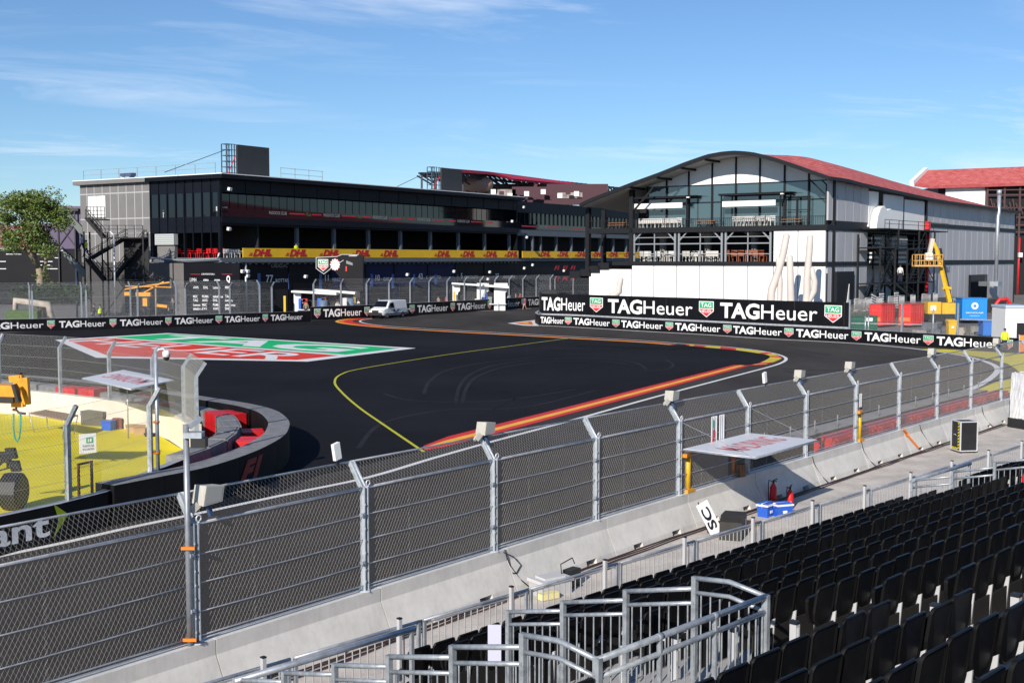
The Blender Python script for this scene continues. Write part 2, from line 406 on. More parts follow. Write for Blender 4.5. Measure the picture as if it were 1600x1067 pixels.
# raised kerb blocks round the apex
inn = [(1168, 571.5), (1184, 568), (1196, 563), (1203, 558), (1198, 554.5), (1185, 552.2), (1150, 547.3), (1100, 542.6), (1072, 539.8)]
out = [(1188, 571.2), (1203, 568), (1216, 563.5), (1221, 559.8), (1213, 555.4), (1198, 551), (1150, 544.8), (1105, 541.0), (1072, 538.8)]
A = gpath(inn, 4); B = gpath(out, 4); mb = MB(); n = len(A)
for i in range(n - 1):
    mi = [0, 0, 1, 0, 0, 1, 1, 1, 1, 1, 1, 1, 0, 0, 1, 1, 1, 1, 0, 0, 1, 1, 1, 1, 0, 0, 1, 1, 0, 0, 1, 0][i % 32]
    mb.add([(A[i].x, A[i].y, 0.014), (B[i].x, B[i].y, 0.05), (B[i + 1].x, B[i + 1].y, 0.05), (A[i + 1].x, A[i + 1].y, 0.014), (B[i].x, B[i].y, 0.0), (B[i + 1].x, B[i + 1].y, 0.0)], [(0, 1, 2, 3), (1, 4, 5, 2)], mi)
tag(mb.build('apex_kerb', [M_kr, M_ky2]), kind='structure')
# far orange edge stripe
FO = [(1052, 538.6), (1000, 534.4), (900, 528.9), (800, 523.4), (700, 518), (620, 513.2), (575, 509.6), (545, 506.2), (531, 503.2), (533, 500.8), (546, 498.6), (566, 497)]
mb = MB(); pth = gpath(FO, 4)
ribbon(mb, pth, -0.55, 0.15, 0.012, 0); ribbon(mb, pth, 0.15, 0.5, 0.012, 1); ribbon(mb, pth[-22:], -1.6, -0.55, 0.012, 2)
tag(mb.build('kerb_stripes', [M_ko, M_ky, M_kr]), kind='structure')
mb = MB(); t_ = [G(*p) for p in [(793, 505.2), (812, 502.8), (836, 500.2), (842, 509.5), (818, 508.8)]]
mb.add([(p.x, p.y, 0.012) for p in t_], [(0, 1, 2, 3, 4)], 0); c_ = sum(t_, Vector()) / 5
mb.add([tuple(c_ + (p - c_) * 0.62 + Vector((0, 0, 0.016))) for p in t_], [(0, 1, 2, 3, 4)], 1)
mb.add([tuple(c_ + (p - c_) * 0.3 + Vector((0, 0, 0.020))) for p in t_], [(0, 1, 2, 3, 4)], 2)
tag(mb.build('kerb_patch', [M_line, M_ko, M_ky]), kind='structure')
# yellow run-off at the right-hand bend
sheet('yellow_runoff', [G(*p) for p in [(1440, 545), (1480, 546), (1587, 552), (1665, 557), (1665, 604), (1600, 590), (1588, 577), (1574, 568), (1540, 559.5), (1490, 552)]], 0.008, M_yg)
sheet('yellow_runoff', [G(*p) for p in [(1492, 622), (1530, 608), (1556, 597), (1600, 588), (1650, 600), (1600, 612), (1540, 620)]], 0.008, M_yg)
# rubber marks and a seam in the new asphalt
for px in ([(712, 630), (718, 604), (735, 585), (775, 570), (840, 562), (930, 560), (990, 566), (1010, 577)], [(722, 630), (730, 604), (748, 587), (790, 573), (850, 565.5), (930, 563.5), (980, 569)], [(662, 615), (672, 595), (700, 578), (760, 566), (840, 558)],
           [(600, 615), (640, 625), (720, 628), (800, 624), (900, 608)], [(1000, 580), (1040, 577), (1052, 570), (1040, 562)], [(560, 700), (600, 660), (700, 640), (820, 636), (930, 610)]):
    line('tyre_mark', px, 0.22, 0.008, M_rub, 6)
line('asphalt_seam', [(740, 655), (900, 578), (1010, 538)], 0.10, 0.008, M_seam)
for px in ([(1222, 575), (1260, 578), (1340, 578), (1440, 572)], [(1225, 580), (1270, 585), (1360, 584), (1450, 575)], [(900, 540), (1050, 545), (1180, 540), (1300, 555)]):
    line('tyre_mark', px, 0.3, 0.004, mat('racing_line_rubber', (0.020, 0.019, 0.0185), 0.9, var=0.2, spec=0.2), 6)
# the big painted shield on the run-off
sTL, sTR, sR2, sP, sL2 = [G(*p) for p in [(262, 520.5), (650, 544), (480, 565), (150, 559), (86, 531)]]
def bil(u, v, z):   # u along the top edge, v 1 = top edge, 0 = shoulder line
    p = sL2.lerp(sR2, u).lerp(sTL.lerp(sTR, u), v); return (p.x, p.y, z)
mb = MB()
mb.add([(p.x, p.y, 0.008) for p in (sTL, sTR, sR2, sP, sL2)], [(0, 1, 2, 3, 4)], 0)
mb.add([bil(.035, .94, .012), bil(.965, .94, .012), bil(.965, .42, .012), bil(.035, .42, .012)], [(0, 1, 2, 3)], 1)
pw = Vector((sP.x, sP.y, 0)); pin = pw.lerp(Vector(bil(.5, 0.4, 0)), .10)
mb.add([bil(.035, .36, .012), bil(.965, .36, .012), bil(.955, .03, .012), (pin.x, pin.y, .012), bil(.045, .03, .012)], [(0, 1, 2, 3, 4)], 2)
put_text(mb, 'TAG', lambda x, y: bil(x, y, .016), 0, .80, .36, .03, x0=.10, y0=.50)
put_text(mb, 'HEUER', lambda x, y: bil(x, y, .016), 0, .84, .34, .01, x0=.08, y0=-.04)
tag(mb.build('painted_shield_marking', [M_line, M_pg, M_pr]), kind='structure')
# pavement between the near barrier and the stand
T_ = Vector((0.69, 0.724, 0)); NN = Vector((0.724, -0.69, 0))
def TN(t, n, z=0.0): return T_ * t + NN * n + Vector((0, 0, z))
sheet('pavement', [TN(-8, -21.5), TN(30, -20.7), TN(46, -22.1), TN(60, -23.5), TN(60, -13), TN(-8, -13)], 0.004, M_pave)
sheet('pavement', [TN(-8, -13), TN(60, -13), TN(60, 30), TN(-8, 30)], 0.004, M_land)
# ================================================================== TRACK-SIDE WALLS AND FENCES
M_board = M_sign_black
M_silver = mat('wall_cap_steel', (0.45, 0.46, 0.48), 0.45, 0.4, var=0.2)
M_lw = mat('off_white_vinyl', (0.62, 0.62, 0.64), 0.5)
M_sg = mat('shield_green', (0.02, 0.30, 0.13), 0.5); M_sr = mat('shield_red', (0.50, 0.06, 0.06), 0.5)
WMATS = [M_board, M_sign_white, M_sign_green, M_sign_red, M_silver, M_lw, mat('panel_seam', (.030, .030, .033), .6)]
def face_fn(path, s0, z0, sgn=-1):
    def fn(x, y, d=0):
        p, t = path.at(s0 + x); nn = Vector((-t.y, t.x, 0)) * sgn
        return p + nn * (0.02 + 0.03 * d) + Vector((0, 0, z0 + y))
    return fn
def board_marks(mb, path, marks, z0, h, mw=1, sh=1.35):
    for k, a, b in marks:
        s0, s1 = path.s_px(a), path.s_px(b)
        if k == 'T': taghe(mb, face_fn(path, s0, z0), 0, 0, s1 - s0, h, mw)
        else: shield(mb, face_fn(path, s0, z0 - h * (sh - 1) * 0.5), 0, 0, s1 - s0, h * sh, mw, 2, 3)
def debris_fence(name, label, path, z0, z1, step, arm, pitch, r, pr, s0=0.0, s1=None, cables=3, group=None, mmat=None, knee=None):
    """posts with a bent head, steel mesh between them; arm > 0 leans to the right of the path"""
    root = thing(name, label, 'fence', path.at(s0)[0], 0, group); o = path.at(s0)[0]
    s1 = path.len if s1 is None else s1; n = max(1, int((s1 - s0) / step)); knee = knee or z1 - 0.45
    def top(p, t): nn = Vector((-t.y, t.x, 0)); return p - nn * arm + Vector((0, 0, z1))
    for i in range(n + 1):
        p, t = path.at(s0 + i * step); p = p - o
        mb = MB(); mb.bar(p + Vector((0, 0, z0)), p + Vector((0, 0, knee)), pr * 2, pr * 2, up=t); mb.bar(p + Vector((0, 0, knee - .03)), top(p, t), pr * 1.6, pr * 1.6, up=t)
        mb.build('post', M_galv, root)
        if i == n: break
        q, t2 = path.at(s0 + (i + 1) * step); q = q - o; e = (q - p); L = e.length; e.normalize(); nn = Vector((-e.y, e.x, 0))
        mb = MB(); hh = knee - z0; k = int(L / pitch); sl = 0.9
        for j in range(-int(hh * sl / pitch) - 1, k + 1):
            for sg in (1, -1):
                x0 = j * pitch; x1 = x0 + hh * sl
                c0, c1 = max(0, x0), min(L, x1)
                if c1 - c0 < 0.02: continue
                a_, b_ = (c0 - x0) / sl, (c1 - x0) / sl
                if sg < 0: a_, b_ = hh - a_, hh - b_
                mb.wire(p + e * c0 + Vector((0, 0, z0 + a_)), p + e * c1 + Vector((0, 0, z0 + b_)), r)
        tp = Vector((0, 0, z1 - knee)) - nn * arm
        if arm:
            for j in range(0, k + 1):
                b0 = p + e * min(L, j * pitch) + Vector((0, 0, knee)); mb.wire(b0, b0 + tp + e * min(pitch * 3, L - min(L, j * pitch)), r)
                mb.wire(b0, b0 + tp - e * min(pitch * 3, j * pitch), r)
        for c in range(cables + 2):
            z = z0 + 0.03 + (hh - 0.03) * c / (cables + 1); mb.wire(p + Vector((0, 0, z)), q + Vector((0, 0, z)), r * 1.8)
        if arm: mb.wire(p + Vector((0, 0, knee)) + tp, q + Vector((0, 0, knee)) + tp, r * 2)
        mb.build('mesh_panel', mmat or M_wire, root)
    return root
# --- far left board wall, low part
W1 = Path([G(-160, 527), G(0, 518.7), G(100, 516), G(200, 513.3), G(300, 509.8), G(400, 506), G(486, 502.5)])
mb = MB(); wall_strip(mb, W1, 0, 1.32, 0.4, 0, 1, 4); seams(mb, W1, .02, 1.3, 4.0, 6)
board_marks(mb, W1, [('T', -24, 68), ('S', 74, 86), ('T', 92, 165), ('S', 171, 182), ('T', 187, 254), ('S', 258, 268), ('T', 273, 333), ('S', 337, 347), ('T', 351, 406), ('S', 410, 419), ('T', 423, 473)], 0.33, 0.66, 5, 1.35)
tag(mb.build('advert_wall', WMATS), 'low black board wall with white lettering behind the painted shield', 'barrier wall')
W2 = Path([G(487, 500.5), G(565, 497.3), G(635, 493.6), G(735, 487.4), G(835, 480.4), G(868, 478.4)])
mb = MB(); wall_strip(mb, W2, 0, 1.72, 0.4, 0, 1, 4); seams(mb, W2, .02, 1.7, 4.0, 6, .6)
board_marks(mb, W2, [('S', 491, 501), ('T', 505, 565), ('S', 569, 578), ('T', 584, 640), ('S', 640, 648), ('T', 652, 700), ('S', 704, 711), ('T', 714, 759), ('S', 762, 768), ('T', 771, 812), ('S', 815, 822), ('T', 825, 862)], 0.40, 0.92, 1, 1.3)
tag(mb.build('advert_wall', WMATS), 'taller black board wall behind the white van', 'barrier wall')
# --- right-hand double wall
W3pts = [(862, 494), (845, 498), (836, 503), (840, 507), (850, 508), (900, 510), (940, 512.4), (1000, 516), (1100, 521.3), (1200, 527.3), (1325, 534), (1450, 542), (1588, 550.5)]
W3 = Path(smooth_path([G(*p) for p in W3pts], 4))
sA = W3.s_px(846, 12.0)
def s3(px): return px
def s_after(path, px, lo):
    best = None
    for i in range(1500):
        d = lo + (path.len - lo) * i / 1499; e = abs(proj_x(path.at(d)[0] + Vector((0, 0, 1))) - px)
        if best is None or e < best[0]: best = (e, d)
    return best[1]
lo3 = W3.l[12]
mb = MB(); wall_strip(mb, W3, 0, 1.2, 0.35, 0, 1, 4); seams(mb, W3, .02, 1.19, 4.0, 6, 1.7)
for k, a, b in [('T', 845, 881), ('S', 883, 893), ('T', 896, 953), ('S', 957, 968), ('T', 971, 1036), ('S', 1040, 1052), ('T', 1055, 1126), ('S', 1130, 1143), ('T', 1146, 1222), ('S', 1226, 1240), ('T', 1244, 1326), ('S', 1331, 1346), ('T', 1351, 1439), ('S', 1443, 1459), ('T', 1464, 1560), ('S', 1567, 1583)]:
    a, b = s_after(W3, a, lo3), s_after(W3, b, lo3)
    if k == 'T': taghe(mb, face_fn(W3, a, 0.25), 0, 0, b - a, 0.70, 1)
    else: shield(mb, face_fn(W3, a, 0.17), 0, 0, b - a, 0.86, 5, 2, 3)
tag(mb.build('advert_wall', WMATS), 'long low black board wall on the outside of the right-hand bend', 'barrier wall')
off = [p + Vector((-(W3.at(l + .01)[1]).y, W3.at(l + .01)[1].x, 0)) * 0.5 for p, l in zip(W3.p, W3.l)]
W4 = Path(off); s_end = s_after(W4, 1325, lo3)
W4b = Path([p for p, l in zip(W4.p, W4.l) if l < s_end - .2] + [W4.at(s_end)[0]])
mb = MB(); wall_strip(mb, W4b, 1.36, 3.68, 0.25, 0, 1, 0); seams(mb, W4b, 1.38, 3.66, 5.4, 6, 2.2)
wall_strip(mb, W4b, 0.0, 1.36, 0.2, 4, 1, 4)
for k, a, b in [('T', 838, 914), ('S', 922, 942), ('T', 950, 1082), ('S', 1092, 1115), ('T', 1125, 1277), ('S', 1288, 1315)]:
    a, b = s_after(W4b, a, W4b.l[13]), s_after(W4b, b, W4b.l[13])
    if k == 'T': taghe(mb, face_fn(W4b, a, 1.80), 0, 0, b - a, 1.42, 1)
    else: shield(mb, face_fn(W4b, a, 1.70), 0, 0, b - a, 1.68, 1, 2, 3)
tag(mb.build('advert_hoarding', WMATS), 'tall black hoarding with big white lettering in front of the white gabled hall', 'hoarding')
M_far = mat('far_mesh_wire', (0.40, 0.42, 0.44), 0.5, 0.2)
debris_fence('debris_fence', 'steel debris fence standing on the low black board wall at the far left', Path([p + Vector((-0.1, .25, 0)) for p in W1.p]), 1.32, 5.0, 5.6, 0.65, 0.17, 0.0036, 0.085, 3.0, mmat=M_far, knee=4.4)
pB = Path([p + Vector((-4.0, 5.0, 0)) for p in W1.p])
debris_fence('debris_fence', 'second steel fence with outward heads behind the low black board wall', pB, 0, 5.1, 5.6, -0.65, 0.17, 0.0036, 0.08, 4.6, mmat=M_far, knee=4.5)
debris_fence('debris_fence', 'steel debris fence on the board wall behind the white van', Path([p + Vector((-0.1, .25, 0)) for p in W2.p]), 1.72, 5.2, 4.2, 0.6, 0.17, 0.0036, 0.085, 0.4, mmat=M_far, knee=4.6)
debris_fence('debris_fence', 'distant steel fence across the pit exit left of the white gabled hall', Path([Vector((4, 199, 0)), Vector((24, 216, 0))]), 0, 4.9, 4.2, 0.35, 0.2, 0.0045, 0.08, mmat=M_far)
s1 = s_after(W4, 1327, lo3)
debris_fence('mesh_fence', 'open steel fence behind the right-hand board wall in front of the red containers', W4, 0.3, 3.95, 5.6, 0.0, 0.15, 0.0034, 0.06, s1, W4.len - 0.2, mmat=M_far, knee=3.95)

# --- near concrete barrier and debris fence
FP = []; p = Vector((-5.66, 21.1, 0)); hd = 52.5
pb = p.copy(); back = []
for i in range(3):
    hb = R(52.7 + .2 * i); pb = pb - Vector((math.cos(hb), math.sin(hb), 0)) * 4.28; back.append(pb.copy())
for i in range(15):
    FP.append(p.copy()); a = R(52.5 - 0.2 * i); p = p + Vector((math.cos(a), math.sin(a), 0)) * 4.28
FP = back[::-1] + FP          # FP[3] is the post of the tall pole
def barrier_block(p, q):
    d = (q - p); L = d.length; d.normalize()
    mb = MB(); prof = [(-.36, .15), (-.13, .72), (-.13, 1.0), (.13, 1.0), (.13, .72), (.40, .15)]
    def ring(x): return [(x, -c, z) for c, z in prof]       # local x along, -y to the camera side
    x0, x1 = 0.012, L - 0.012; a = ring(x0); b = ring(x1); n = len(prof)
    bev = 0.02
    mb.add(a + b, [(i, (i + 1) % n, n + (i + 1) % n, n + i) for i in range(n)] + [tuple(range(n)), tuple(range(n, 2 * n))])
    for u, v in ((x0, 0.9), (1.35, L - 1.35), (L - 0.9, x1)):
        f = [(-.40, 0), (-.36, .15), (.40, .15), (.44, 0)]
        mb.add([(u, -c, z) for c, z in f] + [(v, -c, z) for c, z in f], [(0, 1, 5, 4), (2, 3, 7, 6), (0, 4, 7, 3), (0, 1, 2, 3), (4, 5, 6, 7)])
    o = mb.build('concrete_barrier', M_conc); o.location = p; o.rotation_euler = (0, 0, math.atan2(d.y, d.x)); return o
for i in range(len(FP) - 1):
    o = barrier_block(FP[i] + (FP[i + 1] - FP[i]).normalized() * .35, FP[i + 1] + (FP[i + 1] - FP[i]).normalized() * .35)
    tag(o, 'pale concrete barrier block with sloped foot carrying the near debris fence', 'concrete barrier', 'concrete blocks under the near fence')
KNEE, TIPZ, TIPC = 3.16, 3.66, -0.36
M_post = mat('fence_post_steel', (0.50, 0.54, 0.58), 0.4, 0.35, var=0.15, scale=6)
fence = thing('debris_fence', 'tall galvanised debris fence of wire mesh along the near concrete barrier', 'fence', FP[0])
o0 = FP[0]
def nrm(d): return Vector((d.y, -d.x, 0)).normalized()      # to the camera side
for i, p in enumerate(FP):
    d = (FP[min(i + 1, len(FP) - 1)] - FP[max(i - 1, 0)]).normalized(); c = nrm(d); P = p - o0
    mb = MB()
    for s in (-1, 1):
        mb.bar(P + d * .048 * s + c * .02 + Vector((0, 0, .99)), P + d * .048 * s + c * .02 + Vector((0, 0, KNEE + .02)), .022, .13, up=c)
    mb.bar(P + c * 0.0 + Vector((0, 0, .99)), P + c * 0.0 + Vector((0, 0, KNEE)), .09, .02, up=c)
    tip = P + c * TIPC + Vector((0, 0, TIPZ))
    for s in (-1, 1): mb.bar(P + d * .048 * s + Vector((0, 0, KNEE - .05)), tip + d * .048 * s, .022, .11, up=c)
    mb.bar(P + Vector((0, 0, KNEE)), tip, .09, .02, up=c)
    mb.box(P.x - .12, P.x + .12, P.y - .12, P.y + .12, 1.0, 1.02)
    ps = mb.build('post', M_post, fence)
    mb = MB(); rg = P + c * .06 + d * .07 + Vector((0, 0, KNEE + .09))
    mb.tube([rg + (d * math.cos(t) + Vector((0, 0, 1)) * math.sin(t)) * .055 for t in [k * .7 for k in range(10)]], .016, 6)
    mb.bar(rg - Vector((0, 0, .05)), rg - Vector((0, 0, .2)), .035, .03)
    mb.build('lifting_eye', M_alu, ps)
    mb = MB()
    for z in (1.62, 2.62): mb.tube([P - d * .06 + c * .09 + Vector((0, 0, z)), P - d * .15 + c * .09 + Vector((0, 0, z))], .03, 8); mb.tube([P - d * .15 + c * .09 + Vector((0, 0, z)), P - d * .17 + c * .09 + Vector((0, 0, z))], .045, 8)
    for z in (1.2, 1.45, 1.8, 2.05, 2.3, 2.8): mb.box(P.x + c.x * .09 - d.x * .05 - .012, P.x + c.x * .09 - d.x * .05 + .012, P.y + c.y * .09 - d.y * .05 - .012, P.y + c.y * .09 - d.y * .05 + .012, z, z + .035)
    mb.build('bolt', M_galv, ps)
M_wire2 = mat('bright_mesh_wire', (0.36, 0.345, 0.32), 0.45, 0.2)
for i in range(len(FP) - 1):
    p, q = FP[i] - o0, FP[i + 1] - o0; e = (q - p); L = e.length; e.normalize(); c = nrm(e); mb = MB()
    dist = (FP[i] + FP[i + 1]).length / 2; r = 0.0022 + 0.00006 * max(0, dist - 20)
    pitch = 0.095; sl = 0.58; z0 = 1.05; hh = KNEE - z0
    def Z(z): return Vector((0, 0, z))
    for j in range(-int(hh * sl / pitch) - 1, int(L / pitch) + 1):
        for sg in (1, -1):
            x0 = j * pitch; x1 = x0 + hh * sl; c0, c1 = max(0.05, x0), min(L - .05, x1)
            if c1 - c0 < 0.02: continue
            a_, b_ = (c0 - x0) / sl, (c1 - x0) / sl
            if sg < 0: a_, b_ = hh - a_, hh - b_
            mb.wire(p + e * c0 + c * .012 * sg + Z(z0 + a_), p + e * c1 + c * .012 * sg + Z(z0 + b_), r if sg > 0 else r * .6)
    tp = c * TIPC + Z(TIPZ - KNEE); sl2 = 0.6 * tp.length
    for j in range(-5, int(L / pitch) + 1):
        for sg in (1, -1):
            x0 = j * pitch; x1 = x0 + sl2; c0, c1 = max(0.05, x0), min(L - .05, x1)
            if c1 - c0 < 0.02: continue
            a_, b_ = (c0 - x0) / sl2, (c1 - x0) / sl2
            if sg < 0: a_, b_ = 1 - a_, 1 - b_
            mb.wire(p + e * c0 + Z(KNEE) + tp * a_, p + e * c1 + Z(KNEE) + tp * b_, r)
    zz = p + e * (L * .32)                     # joint between two widths of mesh
    for k in range(30): mb.wire(zz + e * .03 * (-1) ** k + Z(z0 + k * .07), zz + e * .03 * (-1) ** (k + 1) + Z(z0 + k * .07 + .07), r)
    mb.build('mesh_panel', M_wire2, fence)
    mb = MB()
    for z in (1.06, 1.12, 1.56, 2.08, 2.6, KNEE - .02):
        sag = 0.02 if 1.3 < z < 3 else 0
        mb.tube([p + e * (L * k / 4) + c * .03 + Z(z - sag * math.sin(math.pi * k / 4)) for k in range(5)], .011 if z > 1.3 else .014, 6)
    mb.tube([p + Z(KNEE) + tp, q + Z(KNEE) + tp], .02, 6); mb.tube([p + c * .02 + Z(KNEE), q + c * .02 + Z(KNEE)], .02, 6)
    mb.build('cable', M_galv, fence)
# ================================================================== PADDOCK BUILDING (long, black, left)
PF = Frame((-39.9, 165, 0), math.atan2(.838, .546))
def lx(F, px, py, x0=0.0): return F.on_x(px, py, x0)[0]
M_clad = mat('grey_cladding', (0.165, 0.160, 0.160), 0.7, var=0.06, scale=0.6)
M_clad2 = mat('grey_render', (0.125, 0.118, 0.115), 0.8, var=0.08, scale=0.5)
M_bp = mat('black_panel', (0.0035, 0.0048, 0.0095), 0.5, spec=.2, var=0.2, scale=0.3)
M_fg = mat('dark_facade_glass', (0.004, 0.006, 0.010), 0.04, 0.0, spec=0.6)
M_slabg = mat('blue_grey_soffit', (0.10, 0.12, 0.14), 0.6)
M_navy = mat('navy_garage_board', (0.006, 0.011, 0.060), 0.55, var=0.2, scale=0.3, spec=.2)
M_blackb = mat('black_garage_board', (0.005, 0.005, 0.008), 0.55, var=0.2, scale=0.3, spec=.2)
M_gy = mat('gold_banner', (0.80, 0.47, 0.012), 0.55, var=0.08, scale=0.3)
M_gr = mat('banner_red', (0.52, 0.012, 0.02), 0.55)
M_rl = mat('red_stripe', (0.50, 0.02, 0.04), 0.5)
M_chair = mat('white_chair_plastic', (0.50, 0.49, 0.47), 0.5, var=0.08)
M_rchair = mat('red_upholstery', (0.55, 0.012, 0.014), 0.6)
LEN = 75.0; yw = 29.5; y_gl = PF.on_x(235, 340)[0]
pad = thing('paddock_building', 'long black three-storey pit building with yellow banner along its terrace', 'building', PF.o, PF.ang)
mb = MB(); mb.box(-0.7, LEN + .4, -1.3, yw + .7, 18.72, 19.28, 0); mb.box(-0.75, LEN + .4, -1.35, yw + .75, 19.29, 19.4, 1)
mb.box(-0.74, -0.70, y_gl + .2, yw + .7, 18.72, 19.28, 2)
mb.build('roof', [M_bp, M_white, M_clad], pad)
# left end wall
mb = MB(); mb.box(0, .4, y_gl, yw, 0, 18.72, 0)
zs = [PF.on_x(185, y)[1] for y in (302, 342, 365)]
for px in (136.5, 148, 160.5, 173, 185.5, 198, 211, 223, 234.5):
    y = lx(PF, px, 330); mb.box(-.03, 0.0, y - .08, y + .08, 7.4, 18.7, 1)
for z in zs: mb.box(-.035, 0, y_gl, yw, z - .10, z + .10, 1)
mb.build('end_wall', [M_clad, mat('pale_seam', (.36, .36, .36), .6)], pad)
ya, za = PF.on_x(139, 340); yb, zb = PF.on_x(165, 306)
mb = MB(); mb.box(-.10, -.04, yb, ya, za, zb, 0); mb.box(-.12, -.10, (ya + yb) / 2 - .03, (ya + yb) / 2 + .03, za, zb, 1); mb.build('door', [M_white, M_clad], pad)
# glazed end bay
mb = MB(); mb.box(0.05, .3, 0, y_gl, 16.9, 18.72, 0); mb.box(0.05, .3, 0, y_gl, 11.4, 13.6, 0)
for k in range(9):
    y = y_gl * k / 8; mb.box(-.06, .06, y - .07, y + .07, 7.9, 18.7, 0)
mb.box(-.1, .35, -.15, .25, 7.3, 18.72, 0); mb.box(-.1, .3, y_gl * .5 - .12, y_gl * .5 + .12, 7.3, 18.7, 0)
mb.build('end_frame', M_bp, pad)
mb = MB(); mb.box(.10, .14, 0.2, y_gl, 13.6, 16.9, 0); mb.build('window', M_fg, pad)
mb = MB(); mb.box(7.5, 7.7, 0.3, yw, 7.9, 13, 0); mb.box(0.3, 7.5, .1, y_gl, 7.6, 7.9, 1); mb.box(0.2, LEN, 11, 11.2, 7.3, 18.6, 0); mb.box(.3, 7.5, .2, y_gl, 12.9, 13.1, 0)
mb.build('interior_wall', [M_dark, M_slabg], pad)
# front: top storey, balcony, open terrace
mb = MB(); mb.box(0, LEN, 0.0, .5, 16.9, 18.72, 0)
for k in range(16): mb.box(k * 4.9, k * 4.9 + .18, -.05, .0, 16.9, 18.72, 0)
for k in range(46): mb.box(k * 1.63, k * 1.63 + .06, 1.46, 1.5, 13.6, 16.9, 0)
mb.box(0, LEN, -.4, 3, 12.7, 13.55, 0)
for k in range(10): mb.box(k * 8.2 + 7.5, k * 8.2 + 8.0, .6, 1.1, 7.9, 12.7, 1)
mb.box(0, LEN, 0, 10, 12.4, 12.7, 0); mb.box(LEN - .3, LEN, 0, 11, 7.3, 18.7, 0)
mb.build('front_frame', [M_bp, M_slabg], pad)
mb = MB(); mb.box(.4, LEN - .4, 1.5, 1.55, 13.55, 16.9, 0); mb.build('window', M_fg, pad)
def front_fn(F, x0, y0, z0):
    return lambda x, y, d=0: Vector((x0 + x, y0 - .02 - .01 * d, z0 + y))
mb = MB(); mb.box(0, LEN, -.42, -.38, 13.55, 14.7, 0); xs = 3.0
for k in range(6):
    x0 = 9 + k * 11.5
    if x0 + 9 > LEN: break
    put_text(mb, 'PADDOCK CLUB', front_fn(PF, x0, -.42, 14.15), 2, 3.6, .42, .01)
    mb.box(x0 + 4.2, x0 + 7.4, -.44, -.42, 14.25, 14.45, 1); mb.box(x0 + 9.0, x0 + 11, -.44, -.42, 14.25, 14.45, 1)
    put_text(mb, 'Moët', front_fn(PF, x0 + 7.6, -.42, 14.1), 3, 1.2, .5, .0, .2)
mb.build('balcony_rail', [M_fg, M_rl, mat('dim_white_print', (.35, .35, .35), .6), mat('dim_gold_print', (.18, .2, .04), .6)], pad)
def dhl(mb, x, y0, z0, mi=1):
    put_text(mb, 'DHL', front_fn(PF, x, y0, z0), mi, 3.7, .92, .06, .35)
    for z in (.06, .22, .38): mb.box(x - .9 + z, x - .15 + z * .2, y0 - .025, y0 - .02, z0 + z, z0 + z + .09, mi); mb.box(x + 3.0 - z, x + 3.9 - z, y0 - .025, y0 - .02, z0 + z - .02, z0 + z + .06, mi)
def x_at(px, py=396): return PF.on_y(px, py)[0]
mb = MB(); mb.box(x_at(377), LEN - .2, -.35, -.25, 7.98, 9.3, 0)
for px in (392, 449, 501.5, 551, 596, 640, 641 + 39, 720, 756, 789): dhl(mb, x_at(px), -.36, 8.18) if px != 640 else None
mb.build('terrace_banner', [M_gy, M_gr], pad)
mb = MB(); mb.box(-.3, LEN, -.3, 11, 7.3, 7.95, 0); mb.box(-.6, LEN, -.9, -.3, 7.35, 7.6, 0)
for k in range(60): mb.box(k * 1.25, k * 1.25 + .5, -.32, -.30, 7.0, 7.3, 0)
mb.build('terrace_slab', M_slabg, pad)
# ground floor garages with team boards
mb = MB(); mb.box(x_at(378, 430), x_at(520, 430), .3, .5, 0, 7.28, 0); mb.box(x_at(520, 430), x_at(715, 430), .3, .5, 0, 7.28, 1); mb.box(x_at(715, 430), LEN, .3, .5, 0, 7.28, 0)
for px, py, s, h, mi in ((426, 418, 'CADILLAC', .5, 3), (418, 441, '77', 1.0, 2), (433, 441.3, 'BOTTAS', .5, 2), (510, 439, '11', .9, 2), (521, 440, 'PEREZ', .5, 2), (589, 438.5, '10', .9, 2), (601, 438.5, 'GASLY', .5, 2), (655.5, 436, '43', .9, 2), (668, 436, 'COLAPINTO', .5, 2), (722, 435, '5', .9, 2), (728, 435.5, 'BORTOLETO', .5, 2), (776, 434.5, '27', .8, 2), (788, 434.5, 'HULKENBERG', .45, 2)):
    x, z = PF.on_y(px, py); put_text(mb, s, front_fn(PF, x, .3, z), mi, None, h, .015)
for px in (407, 455, 503, 583, 616, 649, 683, 716):   # driver pictures as blocks of colour and door jambs
    x, z = PF.on_y(px, 437); mb.box(x - .3, x + .3, .26, .3, z - 1.4, z + .9, 4)
for px in (456, 520, 575, 620, 672, 715, 760):
    x, z = PF.on_y(px, 430); mb.box(x - .35, x + .1, .2, .3, 0, 6.9, 0 if px < 500 else 5)
mb.build('garage_front', [M_blackb, M_navy, M_sign_white, mat('grey_print', (.25, .25, .26), .6), mat('blue_print', (.05, .12, .35), .6), M_bp], pad)
mb = MB()
for px0, px1, t in ((383, 400, 0), (405, 452, 0), (460, 500, 0), (524, 572, 0), (580, 612, 0), (626, 668, 0), (676, 712, 0)):
    xa, xb = x_at(px0, 460), x_at(px1, 460); mb = MB(); mb.box(xa, xb, .22, .27, 0, 3.4, 0); mb.build('garage_door', M_dark, pad)
